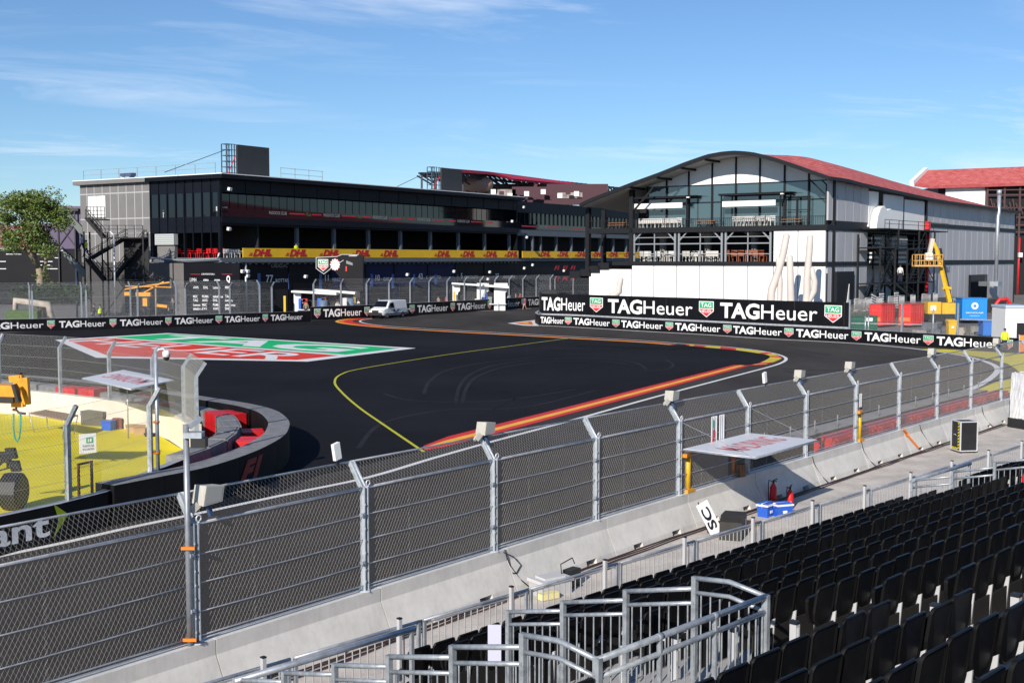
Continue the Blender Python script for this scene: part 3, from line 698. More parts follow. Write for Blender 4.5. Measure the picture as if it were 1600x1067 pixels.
# sponsor board and grey wall under the end bay
ya, yb = PF.on_x(376, 440, -1.0)[0], PF.on_x(289, 440, -1.0)[0]
mb = MB(); mb.box(-1.2, -1.0, ya, yb, 0, 7.25, 0)
def endf(px, py, x0=-1.2):
    y, z = PF.on_x(px, py, x0); return lambda a, b, d=0: Vector((x0 - .02 - .01 * d, y - a, z + b))
put_text(mb, 'GLOBAL PARTNERS OF FORMULA 1', endf(315, 429.5), 1, 2.6, .22); put_text(mb, 'LVMH', endf(297, 440), 1, 1.25, .5)
put_text(mb, 'aramco', endf(318, 439), 1, 1.0, .34, .02); put_text(mb, 'crypto', endf(335, 439), 1, 1.1, .3, .02); put_text(mb, 'Q', endf(354, 440), 1, .7, .75, .04)
for i, r in enumerate((451, 465, 471, 478, 484)):
    for j, px in enumerate((302, 316 if i else 318, 333, 352)):
        put_text(mb, ('AWS', 'DHL', 'Lenovo', 'MSC', 'PUMA', 'salesforce', 'TAG')[(i * 3 + j) % 7], endf(px, r), 1, None, .33, .02)
for a, b in ((298, 313), (347, 363)):
    y0_, z_ = PF.on_x(a, 428.5, -1.2); y1_, _ = PF.on_x(b, 428.5, -1.2); mb.box(-1.23, -1.2, y1_, y0_, z_ - .03, z_ + .03, 2)
mb.build('sponsor_board', [M_blackb, M_sign_white, M_rl], pad)
mb = MB(); mb.box(-.9, -.5, PF.on_x(289, 440, -.9)[0], PF.on_x(228, 440, -.9)[0], 0, 7.2, 0); mb.box(0, .3, 0, yw, 0, 7.3, 0); mb.build('base_wall', M_clad2, pad)
mb = MB()
q = [PF.on_x(236, 403, -1), PF.on_x(288, 407, -1), PF.on_x(340, 404, -1), PF.on_x(343, 395, -1)]
mb.tube([(-1.0, y, z) for y, z in q], .12, 8)
x3, z3 = PF.on_y(379, 410); mb.tube([(x3, -.6, 0), (x3, -.6, 7.4)], .16, 8)
mb.build('drain_pipe', M_galv, pad)
# further block of the same building
mb = MB(); mb.box(LEN + .4, 150, 1.2, 20, 16.6, 18.7, 0); mb.box(LEN + .4, 150, .4, 3, 12.2, 13.4, 2); mb.box(LEN + .4, 150, 5, 6, 0, 17, 3); mb.box(LEN + .4, 150, .6, 6, 7.3, 7.9, 2)
for k in range(46): mb.box(LEN + 1 + k * 1.6, LEN + 1.1 + k * 1.6, 1.2, 1.4, 13.4, 16.6, 0)
mb.box(LEN + 2.2, 150, .3, .4, 7.98, 9.25, 4)
for k in range(10): dhl(mb, x_at(846) + k * 7.1, .29, 8.25, 5)
for k in range(12): mb.box(LEN + 4 + k * 6, LEN + 4.4 + k * 6, 1, 1.5, 7.9, 12.2, 2)
mb.box(LEN + .4, 150, 1.0, 1.2, 0, 7.2, 0)
mb.build('far_wing', [M_bp, M_fg, M_slabg, M_dark, M_gy, M_gr], pad)
mb = MB(); mb.box(LEN + .4, 150, 1.4, 1.45, 13.4, 16.6, 0); mb.build('window', M_fg, pad)
mb = MB(); mb.box(LEN + .4, 150, .35, .4, 13.4, 14.4, 0)
for k in range(3): mb.box(LEN + 2 + k * 9, LEN + 7.5 + k * 9, .33, .35, 13.9, 14.1, 1)
put_text(mb, 'PADDOCK CLUB', front_fn(PF, LEN + 8.2, .33, 13.85), 2, 3, .4); mb.build('balcony_rail', [M_fg, M_rl, MATS['dim_white_print']], pad)
mb = MB()
for k in range(2):
    for j in range(3):
        x = LEN + 9 + j * 3.2; put_text(mb, 'F1', front_fn(PF, x + 6, .98, 3.4 + k * 2.2), 0, 2.2, .8, .05, .35)
mb.build('banner', M_red, pad)
# floodlights hung on the facade
for px, py in ((353, 296), (352, 358), (373, 424), (381, 424), (381, 431), (472, 432), (631, 429), (704, 424), (760, 425), (795, 346), (812, 313), (813, 324), (814, 419), (827, 414), (818, 371), (757, 436), (876, 423)):
    x, z = PF.on_y(px, py); mb = MB(); mb.box(-.05, .05, 0, .5, -.05, .05, 0); mb.obox((-.1, -.1, 0), (.32, .1, 0), (-.05, .16, .05), (0, -.06, .2), 1)
    o = mb.build('floodlight', [M_black, M_white]); o.location = PF.w(x, -.75, z); o.rotation_euler = (0, 0, PF.ang)
    tag(o, 'small white floodlight fixed to the front of the black pit building', 'floodlight', 'floodlights on the pit building')
# chairs on the terrace and inside the end bay
def chair_mesh(m, name='terrace_chair', s=1.0):
    mb = MB(); mb.box(-.24, .24, -.24, .24, .42, .48); mb.box(-.24, .24, .2, .26, .48, .88)
    for a in (-.2, .2):
        for b in (-.2, .2): mb.box(a - .025, a + .025, b - .025, b + .025, 0, .42)
        mb.box(a - .03, a + .03, -.2, .24, .64, .68)
    for v in range(len(mb.v)): mb.v[v] = tuple(c * s for c in mb.v[v])
    return mb.build(name, m)
cp = chair_mesh(M_chair, s=1.35); first = True
for px, py in ((354, 402), (358, 402), (366, 402), (371, 402), (375, 402)):
    o = cp if first else cp.copy()
    if not first: COL.objects.link(o)
    first = False; x, z = PF.on_y(px, py, .5); o.location = PF.w(x, .5, 7.96); o.rotation_euler = (0, 0, PF.ang + random.uniform(-.6, .6))
    tag(o, 'white chair on the pit building terrace beside the end of the yellow banner', 'chair', 'white chairs beside the yellow banner')
cr = chair_mesh(M_rchair, 'lounge_chair', 1.5); first = True
for px in (280, 285, 298, 303, 309, 322, 326, 331, 337, 341):
    o = cr if first else cr.copy()
    if not first: COL.objects.link(o)
    first = False; y, z = PF.on_x(px, 402, 1.0); o.location = PF.w(1.0 + (px % 2) * .5, y, 7.92); o.rotation_euler = (0, 0, PF.ang + random.uniform(-2, 2))
    tag(o, 'red chair behind the glazed end bay of the pit building', 'chair', 'red chairs in the end bay')
cw = chair_mesh(M_chair, 'lounge_chair', 1.5); first = True
for px in (252, 259, 266, 304, 310, 316, 322, 333, 338):
    o = cw if first else cw.copy()
    if not first: COL.objects.link(o)
    first = False; y, z = PF.on_x(px, 337, -.4); o.location = PF.w(-.4, y, 13.62); o.rotation_euler = (0, 0, PF.ang + random.uniform(-2, 2))
    o.location = PF.w(.5 + .3 * (px % 3), y, 13.62)
    tag(o, 'cream chair on the upper floor of the glazed end bay', 'chair', 'cream chairs on the upper floor')
MATS['tinted_clear'] = None; del MATS['tinted_clear']
# grey kiosk in the lower end bay
ya, za = PF.on_x(276, 403, -.2); yb, zb = PF.on_x(248, 366, -.2)
mb = MB(); mb.box(-.5, .0, ya, yb, 7.9, 7.9 + (zb - 7.9) * .5, 0); mb.box(-.75, .0, ya - .1, yb + .2, 7.9 + (zb - 7.9) * .55, zb, 1)
for k in range(5): mb.box(-.78, -.75, ya, yb, 7.9 + (zb - 7.9) * (.6 + .08 * k), 7.93 + (zb - 7.9) * (.6 + .08 * k), 0)
o = mb.build('service_kiosk', [M_clad, mat('pale_kiosk', (.42, .45, .45), .6)]); o.location = PF.o; o.rotation_euler = (0, 0, PF.ang)
tag(o, 'pale grey louvred kiosk standing in the lower glazed end bay', 'kiosk')
# roof screens on scaffolds
def roof_screen(px0, px1, pya, pyb, xl, label):
    (xa, z1), (xb, _) = PF.on_y(px0, pya, 6), PF.on_y(px1, pya, 6); z0 = 19.4
    r = thing('roof_screen', label, 'screen', PF.w(xa, 6, 19.4), PF.ang)
    mb = MB(); mb.box(0, xb - xa, 0, .35, 0.0, z1 - z0); mb.build('panel', mat('charcoal_panel', (.022, .023, .026), .6, var=.15, scale=.5), r)
    mb = MB(); L = xl
    for x in (-L, -L * .45, -.25):
        for y in (.4, 1.5): mb.bar((x, y, 0), (x, y, z1 - z0), .12)
    for k in range(7):
        z = (z1 - z0) * k / 6
        for y in (.4, 1.5): mb.bar((-L, y, z), (0, y, z), .09)
        mb.bar((-L, .4, z), (-L, 1.5, z), .09)
    mb.bar((-L - 11, 1, .2), (-L, 1, 4.0), .08); mb.build('scaffold', mat('dark_scaffold', (.06, .09, .12), .5, .3), r)
    mb = MB(); mb.bar((-L, .3, .5), (-.2, .3, 3.2), .09); mb.build('brace', M_red, r)
roof_screen(371, 420.5, 226, 278, 1.7, 'large black screen on a scaffold on the roof of the pit building')
roof_screen(690, 722, 262, 303, 2.3, 'smaller black roof screen beside the red truss roof')
rail = thing('roof_railing', 'thin metal guard rail along the roof edge of the pit building', 'railing', PF.w(0, 0, 19.4), PF.ang)
mb = MB()
for y0_, y1_ in ((1, 29),):
    for k in range(8): mb.bar((.3, y0_ + k * 4, 0), (.3, y0_ + k * 4, 1.5), .07)
    for z in (.8, 1.5): mb.bar((.3, y0_, z), (.3, y1_, z), .06)
for k in range(4): mb.bar((14 + k * 3, 2, 0), (14 + k * 3, 2, 1.8), .07)
for z in (.9, 1.7): mb.bar((14, 2, z), (23, 2, z), .06)
mb.build('rail', M_galv, rail)
mb = MB(); mb.box(-1.2, 1.2, -.5, .5, .5, .95, 0); mb.tube([(.6, 0, 0), (1.2, 0, .4), (1.2, 0, .9)], .25, 8, 1); mb.box(-1.0, -.7, -.4, .4, 0, .5, 0)
o = mb.build('roof_fan', [mat('blue_steel', (.10, .13, .22), .4, .4), M_white]); o.location = PF.w(2, PF.on_x(200, 275, 2)[0], 19.4); o.rotation_euler = (0, 0, PF.ang + 1.57)
tag(o, 'small ventilation unit with white duct on the pit building roof', 'roof fan')
# red truss roof far behind
FR = Frame((-22, 262, 0), R(48)); base = FR
def fp(px, py, dist): return D(px, py, dist)
tr = thing('truss_roof_stand', 'distant stand with red canopy roof on dark steel trusses behind the pit building', 'grandstand', fp(800, 300, 300))
o_ = tr.location
def rel(px, py, dist): return D(px, py, dist) - o_
mb = MB(); top = [rel(718, 265, 285), rel(760, 268, 296), rel(800, 273, 308), rel(880, 283.5, 330), rel(925, 290, 345)]
bk = [p + Vector((-7, 6, 1.0)) for p in top]; n = len(top)
mb.add(top + bk + [p - Vector((0, 0, .7)) for p in top], [(i, i + 1, n + i + 1, n + i) for i in range(n - 1)] + [(i, i + 1, 2 * n + i + 1, 2 * n + i) for i in range(n - 1)])
fr2 = [rel(752, 269, 294), rel(800, 279.5, 302), rel(920, 290, 344)]
mb.extrude([rel(772, 270.5, 297), rel(803, 279.5, 300), rel(916, 290.5, 342), rel(880, 284, 330)], (0, .5, -.5))
mb.build('roof', mat('crimson_roof', (.45, .02, .05), .6, var=.1), tr)
mb = MB(); random.seed(3)
for i in range(44):
    t = i / 43; px = 655 + 305 * t; dd = 270 + 85 * t; yt = 271 + 30 * max(0, t - .2) ** 1.2; yb_ = yt + 5 + 10 * t
    a_ = rel(px, yt, dd); b_ = rel(px + 12, yb_, dd + 4); c_ = rel(px + 13, yt + .5, dd + 4)
    mb.bar(a_, b_, .35); mb.bar(b_, c_, .35); mb.bar(a_, c_, .45); mb.bar(b_, rel(px + 24, yb_ + .4, dd + 8), .4)
    if i % 3 == 0: mb.bar(rel(px + 4, yt + 3, dd + 5), rel(px + 4, 330, dd + 5), .45)
    mb.bar(rel(px + random.uniform(-6, 6), yt + 4, dd + 8), rel(px + random.uniform(10, 26), yb_ + 12, dd + 12), .28)
mb.build('truss', mat('dark_truss', (.035, .03, .04), .6), tr)
mb = MB(); mb.ball(rel(745, 288, 300), 4.2, 3, 2.3, 14, 8, 0)
p0, p1 = rel(728, 284, 318), rel(950, 320, 318); mb.box(p0.x, p1.x, p0.y, p0.y + 2, p1.z, p0.z - .6, 2)
for a_, b_ in (((724, 296), (808, 309)), ((800, 292), (862, 312)), ((872, 301), (910, 310))):
    p0, p1 = rel(*a_, 302), rel(*b_, 302); mb.box(min(p0.x, p1.x), max(p0.x, p1.x), p0.y, p0.y + 3, p1.z, p0.z, 1 if a_[0] != 800 else 2)
for k in range(14): p0 = rel(728 + k * 13, 296 + (k % 3) * 3, 299); mb.box(p0.x, p0.x + 1.2, p0.y, p0.y + .6, p0.z - 1.2, p0.z, 3 if k % 2 else 2)
mb.build('upper_deck', [mat('tan_dome', (.36, .22, .17), .7), mat('pale_deck', (.45, .40, .38), .7, col2=(.10, .06, .06), scale=.5), mat('maroon_deck', (.06, .02, .03), .7), M_white], tr)
# ================================================================== WHITE GABLED HALL
HF = Frame((39.1, 150, 0), math.atan2(.794, .608))
M_wpan = mat('white_fabric_panel', (0.80, 0.80, 0.79), 0.6, var=0.03, scale=0.4)
M_gpan = mat('grey_side_panel', (0.43, 0.43, 0.45), 0.55, var=0.10, scale=0.25, stretch=(1, 1, .4))
M_frame = mat('charcoal_steel', (0.012, 0.013, 0.016), 0.55, spec=.25, var=0.15)
M_hg = mat('hall_glass', (0.050, 0.088, 0.105), 0.04, 0.0, spec=1.0, coat=1.0)
def tile_mat():
    m = mat('red_roof_tile', (0.43, 0.075, 0.072), 0.85, col2=(0.56, 0.16, 0.145), scale=0.9, lo=.4, hi=.6)
    t = m.node_tree; b = t.nodes['Principled BSDF']; br = t.nodes.new('ShaderNodeTexBrick'); tcn = t.nodes.new('ShaderNodeTexCoord')
    br.inputs['Scale'].default_value = 0.55; br.inputs['Color1'].default_value = (.38, .06, .06, 1); br.inputs['Color2'].default_value = (.56, .17, .155, 1); br.inputs['Mortar'].default_value = (.26, .025, .035, 1); br.inputs['Mortar Size'].default_value = .03
    t.links.new(tcn.outputs['Object'], br.inputs['Vector'])
    mx = t.nodes.new('ShaderNodeMixRGB'); mx.inputs[0].default_value = .6
    src = b.inputs['Base Color'].links[0].from_socket; t.links.new(src, mx.inputs[1]); t.links.new(br.outputs[0], mx.inputs[2]); t.links.new(mx.outputs[0], b.inputs['Base Color'])
    return m
M_tile = tile_mat()
hall = thing('gabled_hall', 'white hall with arched gable front, glazed upper floor and red tiled roof', 'building', HF.o, HF.ang)
XW = 2.0
PROF = [(906, 319.5), (920, 312.5), (987, 286.5), (1030, 271), (1070, 255), (1105, 242.8), (1130, 238.2), (1150, 236.9), (1175, 238.9), (1205, 246), (1242, 258), (1280, 271.5), (1296, 277)]
prof = [HF.on_x(px, py, -2.0) for px, py in PROF]           # (y, z) on the roof edge plane
def prof_z(y):
    ps = sorted(prof)
    for (a, za), (b, zb) in zip(ps, ps[1:]):
        if a <= y <= b: return za + (zb - za) * (y - a) / (b - a)
    return ps[0][1] if y < ps[0][0] else ps[-1][1]
ys = [prof[-1][0] + (prof[0][0] - prof[-1][0]) * i / 40 for i in range(41)]
def eave(x): return 17.75 - 1.25 * min(1, max(0, x) / 38) - .3 * min(1, max(0, x - 38) / 45)
z00 = prof_z(ys[0])
def roof_z(x, y):
    b = min(1, max(0, (x - 1) / 7.0)); b = b * b * (3 - 2 * b); zz = prof_z(y)
    h = 4.0 * (1 - (max(0, x) / 90.0) ** 2); u = (y - ys[0]) / 10.0
    back = h * (1 - (1 - u) ** 2) if u < 1 else h * max(-.6, 1 - ((u - 1) / 1.7) ** 2)
    return (1 - b) * zz + b * (eave(x) + back)
xs_ = [-2.0, 0, 2, 4, 6, 8, 12, 18, 26, 34, 42, 50, 58, 66, 74, 84]
mb = MB(); n = len(ys); V = [(x, y, roof_z(x, y)) for x in xs_ for y in ys]
mb.add(V, [(i * n + j, i * n + j + 1, (i + 1) * n + j + 1, (i + 1) * n + j) for i in range(len(xs_) - 1) for j in range(n - 1)], 0, True)
V2 = [(x, y, z - .32) for x, y, z in V]
mb.add(V2, [(i * n + j, i * n + j + 1, (i + 1) * n + j + 1, (i + 1) * n + j) for i in range(len(xs_) - 1) for j in range(n - 1)], 1, True)
mb.build('roof', [M_tile, mat('roof_soffit', (.55, .53, .50), .7)], hall, fix=False)
mb = MB()
for j in range(n - 1):
    y0_, y1_ = ys[j], ys[j + 1]; za, zb = roof_z(-2, y0_), roof_z(-2, y1_)
    mb.add([(x, y, z + dz) for x in (-2.15, -1.85) for y, z in ((y0_, za), (y1_, zb)) for dz in (-.42, .10)], [(0, 1, 3, 2), (4, 6, 7, 5), (1, 5, 7, 3), (0, 2, 6, 4)])
for i in range(len(xs_) - 1):
    mb.bar((xs_[i], ys[0] + .02, roof_z(xs_[i], ys[0]) - .12), (xs_[i + 1], ys[0] + .02, roof_z(xs_[i + 1], ys[0]) - .12), .3, .4)
for px in (990, 1032, 1070, 1107): # purlins under the left slope
    y = HF.on_x(px, 270, -1)[0]; z = roof_z(-1, y) - .5; mb.bar((-2, y, z), (XW, y, z), .2, .25)
mb.build('roof_edge', M_frame, hall)
# front wall above the terrace
yL = HF.on_x(1012, 320, XW)[0]; zg = [HF.on_x(px, py, XW)[1] for px, py in ((1012, 292), (1290, 283))]; zgm = sum(zg) / 2
mb = MB(); pts = [(XW, y, roof_z(1, y) - .35) for y in ys if 0.2 < y < yL]; pts = [(XW, .2, roof_z(1, .2) - .35)] + pts + [(XW, yL, roof_z(1, yL) - .35)]
mb.extrude(pts + [(XW, yL, zgm), (XW, .2, zgm)], (.3, 0, 0)); mb.build('gable_panel', M_wpan, hall)
Z1a, Z1b, Z2a, Z2b = 11.35, 12.05, 6.9, 7.45
mb = MB()
mull = [HF.on_x(px, 300, XW)[0] for px in (1012, 1042, 1076.5, 1113, 1150, 1187.5, 1226, 1264)] + [.2]
for y in mull: mb.box(XW - .15, XW - .003, y - .11, y + .11, Z1b, roof_z(1, y) - .3)
mb.box(XW - .12, XW - .002, .2, yL, 15.3, 15.42); mb.box(XW - .1, XW, .2, yL, zgm - .06, zgm + .06)
mb.box(XW - .3, XW + .3, -.15, .35, 0, 17.6)
mb.build('mullion', M_frame, hall)
mb = MB(); mb.box(XW + .04, XW + .08, .2, yL, Z1b, zgm); mb.build('window', M_hg, hall)
yLL = HF.on_x(919, 360, 0)[0]
mb = MB(); mb.box(-.1, 14, -.08, yLL, Z1a, Z1b); y2 = HF.on_x(957, 413, 0)[0]
mb.box(-.12, 14, -.08, y2, Z2a, Z2b)
for px, py in ((950, 415), (936, 420), (922, 425), (905, 428)):
    y, z = HF.on_x(px, py, 0); mb.box(-.12, 6, y - .2, y + 1.6, z - .6, z + .4)
for px in (919, 987): y = HF.on_x(px, 390, .2)[0]; mb.box(-.1, .5, y - .3, y + .3, 6.9 if px > 950 else 6.0, roof_z(0, y) - .4)
y = HF.on_x(942, 390, 8)[0]; mb.box(8, 8.5, y - .3, y + .3, 0, 15)
mb.bar((-1.5, HF.on_x(995, 300, -1)[0], 14.5), (-1.5, HF.on_x(1024, 275, -1)[0], 17.4), .22); mb.bar((0, HF.on_x(1264, 275, 0)[0], 17.8), (0, HF.on_x(1289, 290, 0)[0], 15.8), .15)
mb.box(14, 14.3, 0.3, yLL, 0, 15.2); mb.box(5, 14, yL, yL + .3, Z1b, 17)
mb.build('deck_frame', M_frame, hall)
# lower white cladding with seams
mb = MB(); seams = [HF.on_x(px, 440, 0)[0] for px in (920, 953, 987, 1021.5, 1057, 1093, 1130.5, 1168, 1208, 1246.5, 1290)]
for a_, b_ in zip(seams, seams[1:]):
    zt = Z2a
    if a_ > y2 + .1: zt = 6.35
    mb.box(0, .3, b_ + .07, a_ - .07, 0, zt, 0)
for px0, px1 in ((1208, 1246.5), (1246.5, 1290)):
    a_, b_ = HF.on_x(px0, 390, 0)[0], HF.on_x(px1, 390, 0)[0]; mb.box(0, .3, max(b_, .0) + .07, a_ - .07, Z2b, Z1a, 0)
mb.box(.31, .5, 0, seams[0], 0, 6, 1); mb.box(.31, .5, 0, HF.on_x(1208, 390, 0)[0], Z2b, Z1a, 1)
mb.build('cladding', [M_wpan, M_frame], hall)
# portals of the middle floor
mb = MB()
for px0, px1 in ((991, 1055), (1061, 1128), (1134, 1204)):
    a_, b_ = HF.on_x(px0, 390, .3)[0], HF.on_x(px1, 390, .3)[0]
    for y in (a_, b_): mb.box(.2, .4, y - .13, y + .13, Z2b, Z1a, 0)
    mb.bar((.3, a_, 10.2), (.3, a_ - .9 * 1.3, Z1a), .16, .16, 0); mb.bar((.3, b_, 10.2), (.3, b_ + .9 * 1.3, Z1a), .16, .16, 0)
    mb.box(.25, .35, b_, a_, 9.75, 9.9, 0); mb.box(.25, .35, b_, a_, 8.4, 8.5, 0); ym = (a_ + b_) / 2; mb.box(.25, .35, ym - .07, ym + .07, Z2b, Z1a, 0); mb.box(.25, .35, b_, a_, 10.65, 10.75, 0)
    mb.tube([(4.5, ym + 1.1, Z2b), (4.5, ym + 1.1, 10.6), (4.5, ym + 1.1, Z1a)], [.5, .5, 1.6], 10, 1)
mb.build('portal_frame', [mat('pale_steel', (.33, .35, .37), .45, .4), mat('plaster_column', (.34, .32, .30), .8)], hall)
mb = MB(); mb.box(8, 8.2, .3, yL + 3, Z2b, Z1a, 0); mb.box(.5, 8, .3, .5, Z2b, Z1a, 0); mb.build('interior_wall', M_dark, hall)
# terrace guard rail
mb = MB()
for k in range(120):
    y = .3 + (yLL - .3) * k / 119; mb.box(-.06, -.03, y - .015, y + .015, Z1b, Z1b + 1.1)
mb.box(-.08, -.02, .2, yLL, Z1b + 1.06, Z1b + 1.12); mb.box(-.08, -.02, yL, yLL, Z2b + 1.0, Z2b + 1.08); mb.build('guard_rail', M_frame, hall)
# glazed porch on the terrace
ya, yb = HF.on_x(1227, 330, 1.5)[0], HF.on_x(1264, 330, 1.5)[0]
mb = MB()
for y in (ya, (ya + yb) / 2, yb): mb.box(1.4, 1.6, y - .1, y + .1, Z1b, 15.6)
mb.box(1.4, XW, yb, ya, 15.6, 15.75); mb.box(1.45, 1.55, yb, ya, 14.0, 14.08); mb.build('porch_frame', M_frame, hall)
# side facade
mb = MB(); XE = 84.0
def sx(px, py=400): return HF.on_y(px, py, 0)[0]
xa, xb, xc, xd = sx(1292), sx(1352), sx(1446), XE
pan = [sx(p) for p in (1293, 1299, 1307, 1320, 1332, 1343.5, 1355)]
def sidepan(x0, x1, z0, z1, mi=0): mb.box(x0 + .05, x1 - .05, 0, .25, z0, z1, mi)
for a_, b_ in zip(pan, pan[1:]):
    sidepan(a_, b_, 0, 6.9); sidepan(a_, b_, 7.45, 11.6); sidepan(a_, b_, 12.6, min(eave(a_), eave(b_)) - .1)
k = 15; st = (xd - xc) / k
for i in range(k):
    a_, b_ = xc + i * st, xc + (i + 1) * st
    sidepan(a_, b_, 0, 6.9); sidepan(a_, b_, 7.6, 12.5); sidepan(a_, b_, 13.1, eave(b_) - .1)
mb.box(pan[0], xb, .26, .4, 0, 17, 1); mb.box(xc, xd, .26, .4, 0, 15.9, 1)
mb.build('side_panel', [M_gpan, M_frame], hall)
mb = MB(); mb.box(0, sx(1308), -.1, .0, Z1a, Z1b); mb.box(sx(1306), xb, -.12, -.002, 11.6, 12.6); mb.box(xc, xd, -.1, -.002, 12.5, 13.1); mb.box(0.3, xb, -.1, -.002, 6.9, 7.45); mb.box(xc, xd, -.1, -.002, 6.95, 7.6)
mb.box(xc - .5, xc + .1, -.15, .3, 0, 16.4); mb.box(xd, xd + .4, -.1, .4, 0, 15.8); mb.build('side_band', M_frame, hall)
mb = MB(); mb.box(xb, xc, 5, 5.2, 0, 16.2, 0); mb.box(xb, xb + .2, .2, 5, 0, 16.4, 1); mb.box(xc - .2, xc, .3, 5, 0, 16.2, 1)
mb.box(sx(1356), sx(1371), .02, .2, 12.0, 16.8, 0); mb.box(sx(1380), sx(1410), .02, .2, 11.7, 16.6, 0); mb.box(sx(1411.5), sx(1443), .02, .2, 11.7, 16.2, 0); mb.box(sx(1371), sx(1380), 1.8, 1.95, 11, 16.6, 1); mb.box(sx(1410), sx(1411.5), .0, .1, 11.7, 16.4, 1)
mb.box(xb, xc, .3, 5, 11.3, 11.6, 1); mb.box(xb, xc, .3, 5, 6.9, 7.2, 1); mb.box(sx(1305), sx(1332), -.3, -.02, 0, 6.2, 1)
mb.build('recess_wall', [M_wpan, M_frame], hall)
mb = MB(); mb.extrude([(sx(1357), -1.0, 11.85), (sx(1386), -1.0, 11.85), (sx(1386) + .1, -1.0, 12.9), (sx(1383), -1.0, 14.0), (sx(1379), -1.0, 14.6), (sx(1374), -1.0, 14.3), (sx(1369), -1.0, 14.9), (sx(1363), -1.0, 14.5), (sx(1359), -1.0, 13.4)], (0, .9, 0))
o = mb.build('dust_sheet', M_wpan); o.location = HF.o; o.rotation_euler = (0, 0, HF.ang)
tag(o, 'white sheeted bundle bulging on the upper stair landing of the hall', 'dust sheet')
mb = MB(); mb.extrude([(sx(1314), -.35, 0), (sx(1324), -.35, 0), (sx(1324), -.35, 4.6), (sx(1321), -.35, 2.4)], (0, .08, 0)); o = mb.build('tarpaulin', M_wpan); o.location = HF.o; o.rotation_euler = (0, 0, HF.ang); tag(o, 'white tarpaulin hanging in the dark doorway of the hall side', 'tarpaulin')
# flue
mb = MB(); xf = sx(1546); mb.tube([(xf, -1.2, 4), (xf, -1.2, 14.6), (xf + .5, -1.2, 15.6), (xf + .5, -1.2, 18.6)], .32, 10); mb.tube([(xf + .5, -1.2, 18.6), (xf + .5, -1.2, 19.4)], .42, 10); mb.box(xf - 1.6, xf + .6, -2, -.6, 3.2, 4)
o = mb.build('flue_pipe', M_galv); o.location = HF.o; o.rotation_euler = (0, 0, HF.ang); tag(o, 'tall steel flue pipe running up the grey side of the hall', 'flue pipe')
mb = MB(); mb.box(sx(1514), sx(1540), -.4, -.05, 0, 5.2); mb.build('side_door', M_fg, hall)
# steel stairs in the recess
st_ = thing('steel_staircase', 'black steel switchback staircase on the side of the white gabled hall', 'staircase', HF.w(0, -3.2, 0), HF.ang)
def flight(mb, x0, z0, x1, z1, y0, y1, n=12):
    for i in range(n):
        t = (i + .5) / n; x = x0 + (x1 - x0) * t; z = z0 + (z1 - z0) * t; mb.box(x - .22, x + .22, y0, y1, z - .03, z + .03)
    for y in (y0, y1): mb.bar((x0, y, z0), (x1, y, z1), .1, .4); mb.bar((x0, y, z0 + 1.1), (x1, y, z1 + 1.1), .07); mb.bar((x0, y, z0 + .55), (x1, y, z1 + .55), .05)
    for y in (y0, y1):
        for i in range(5): t = i / 4; x = x0 + (x1 - x0) * t; z = z0 + (z1 - z0) * t; mb.bar((x, y, z), (x, y, z + 1.1), .06)
x1_, x2_, x3_, x4_ = sx(1338), sx(1362), sx(1400), sx(1425)
mb = MB()
for (a_, b_, z) in ((x1_, x2_, 9.3), (x3_, x4_, 9.3), (x2_ - 4, xc, 11.8), (x1_, x4_, 4.6), (x2_, x3_, 9.2)):
    mb.box(a_, b_, 0, 3, z - .15, z); mb.bar((a_, 0, z + 1.1), (b_, 0, z + 1.1), .07); mb.bar((a_, 0, z + .6), (b_, 0, z + .6), .06)
    for k in range(5): x = a_ + (b_ - a_) * k / 4; mb.bar((x, 0, z), (x, 0, z + 1.1), .06)
mb.build('landing', M_frame, st_)
mb = MB(); flight(mb, x2_ + 1, 9.3, x3_ - 8, 11.8, 0, 1.3); flight(mb, x3_, 4.6, x4_ - 1, 9.3, 0, 1.3); flight(mb, x3_ - 2, 4.6, x2_, 9.3, 1.5, 2.8); flight(mb, x4_ - 1, 0, x2_, 4.6, 0, 1.3); flight(mb, x1_, 0, x2_, 4.6, 1.5, 2.8); mb.build('flight', M_frame, st_)
mb = MB()
for x in (x1_, x2_, (x2_ + x3_) / 2, x3_, x4_): mb.bar((x, 0, 0), (x, 0, 9.3 if x < x3_ else 11.8), .2); mb.bar((x, 3, 0), (x, 3, 11), .2)
mb.bar((x1_, 0, 4.6), (x2_, 0, 9.3), .1); mb.bar((x3_, 0, 9.3), (x4_, 0, 4.6), .1); mb.build('column', M_frame, st_)
rp = thing('standpipe', 'red vertical pipe beside the black staircase of the hall', 'standpipe', HF.w(sx(1443), -.6, 0), HF.ang)
mb = MB(); mb.tube([(0, 0, 0), (0, 0, 12.3)], .22, 8); mb.build('pipe', M_red, rp); mb = MB(); mb.box(-.8, .2, -.3, .2, 12.1, 13.3); mb.build('hose_cabinet', M_red, rp)
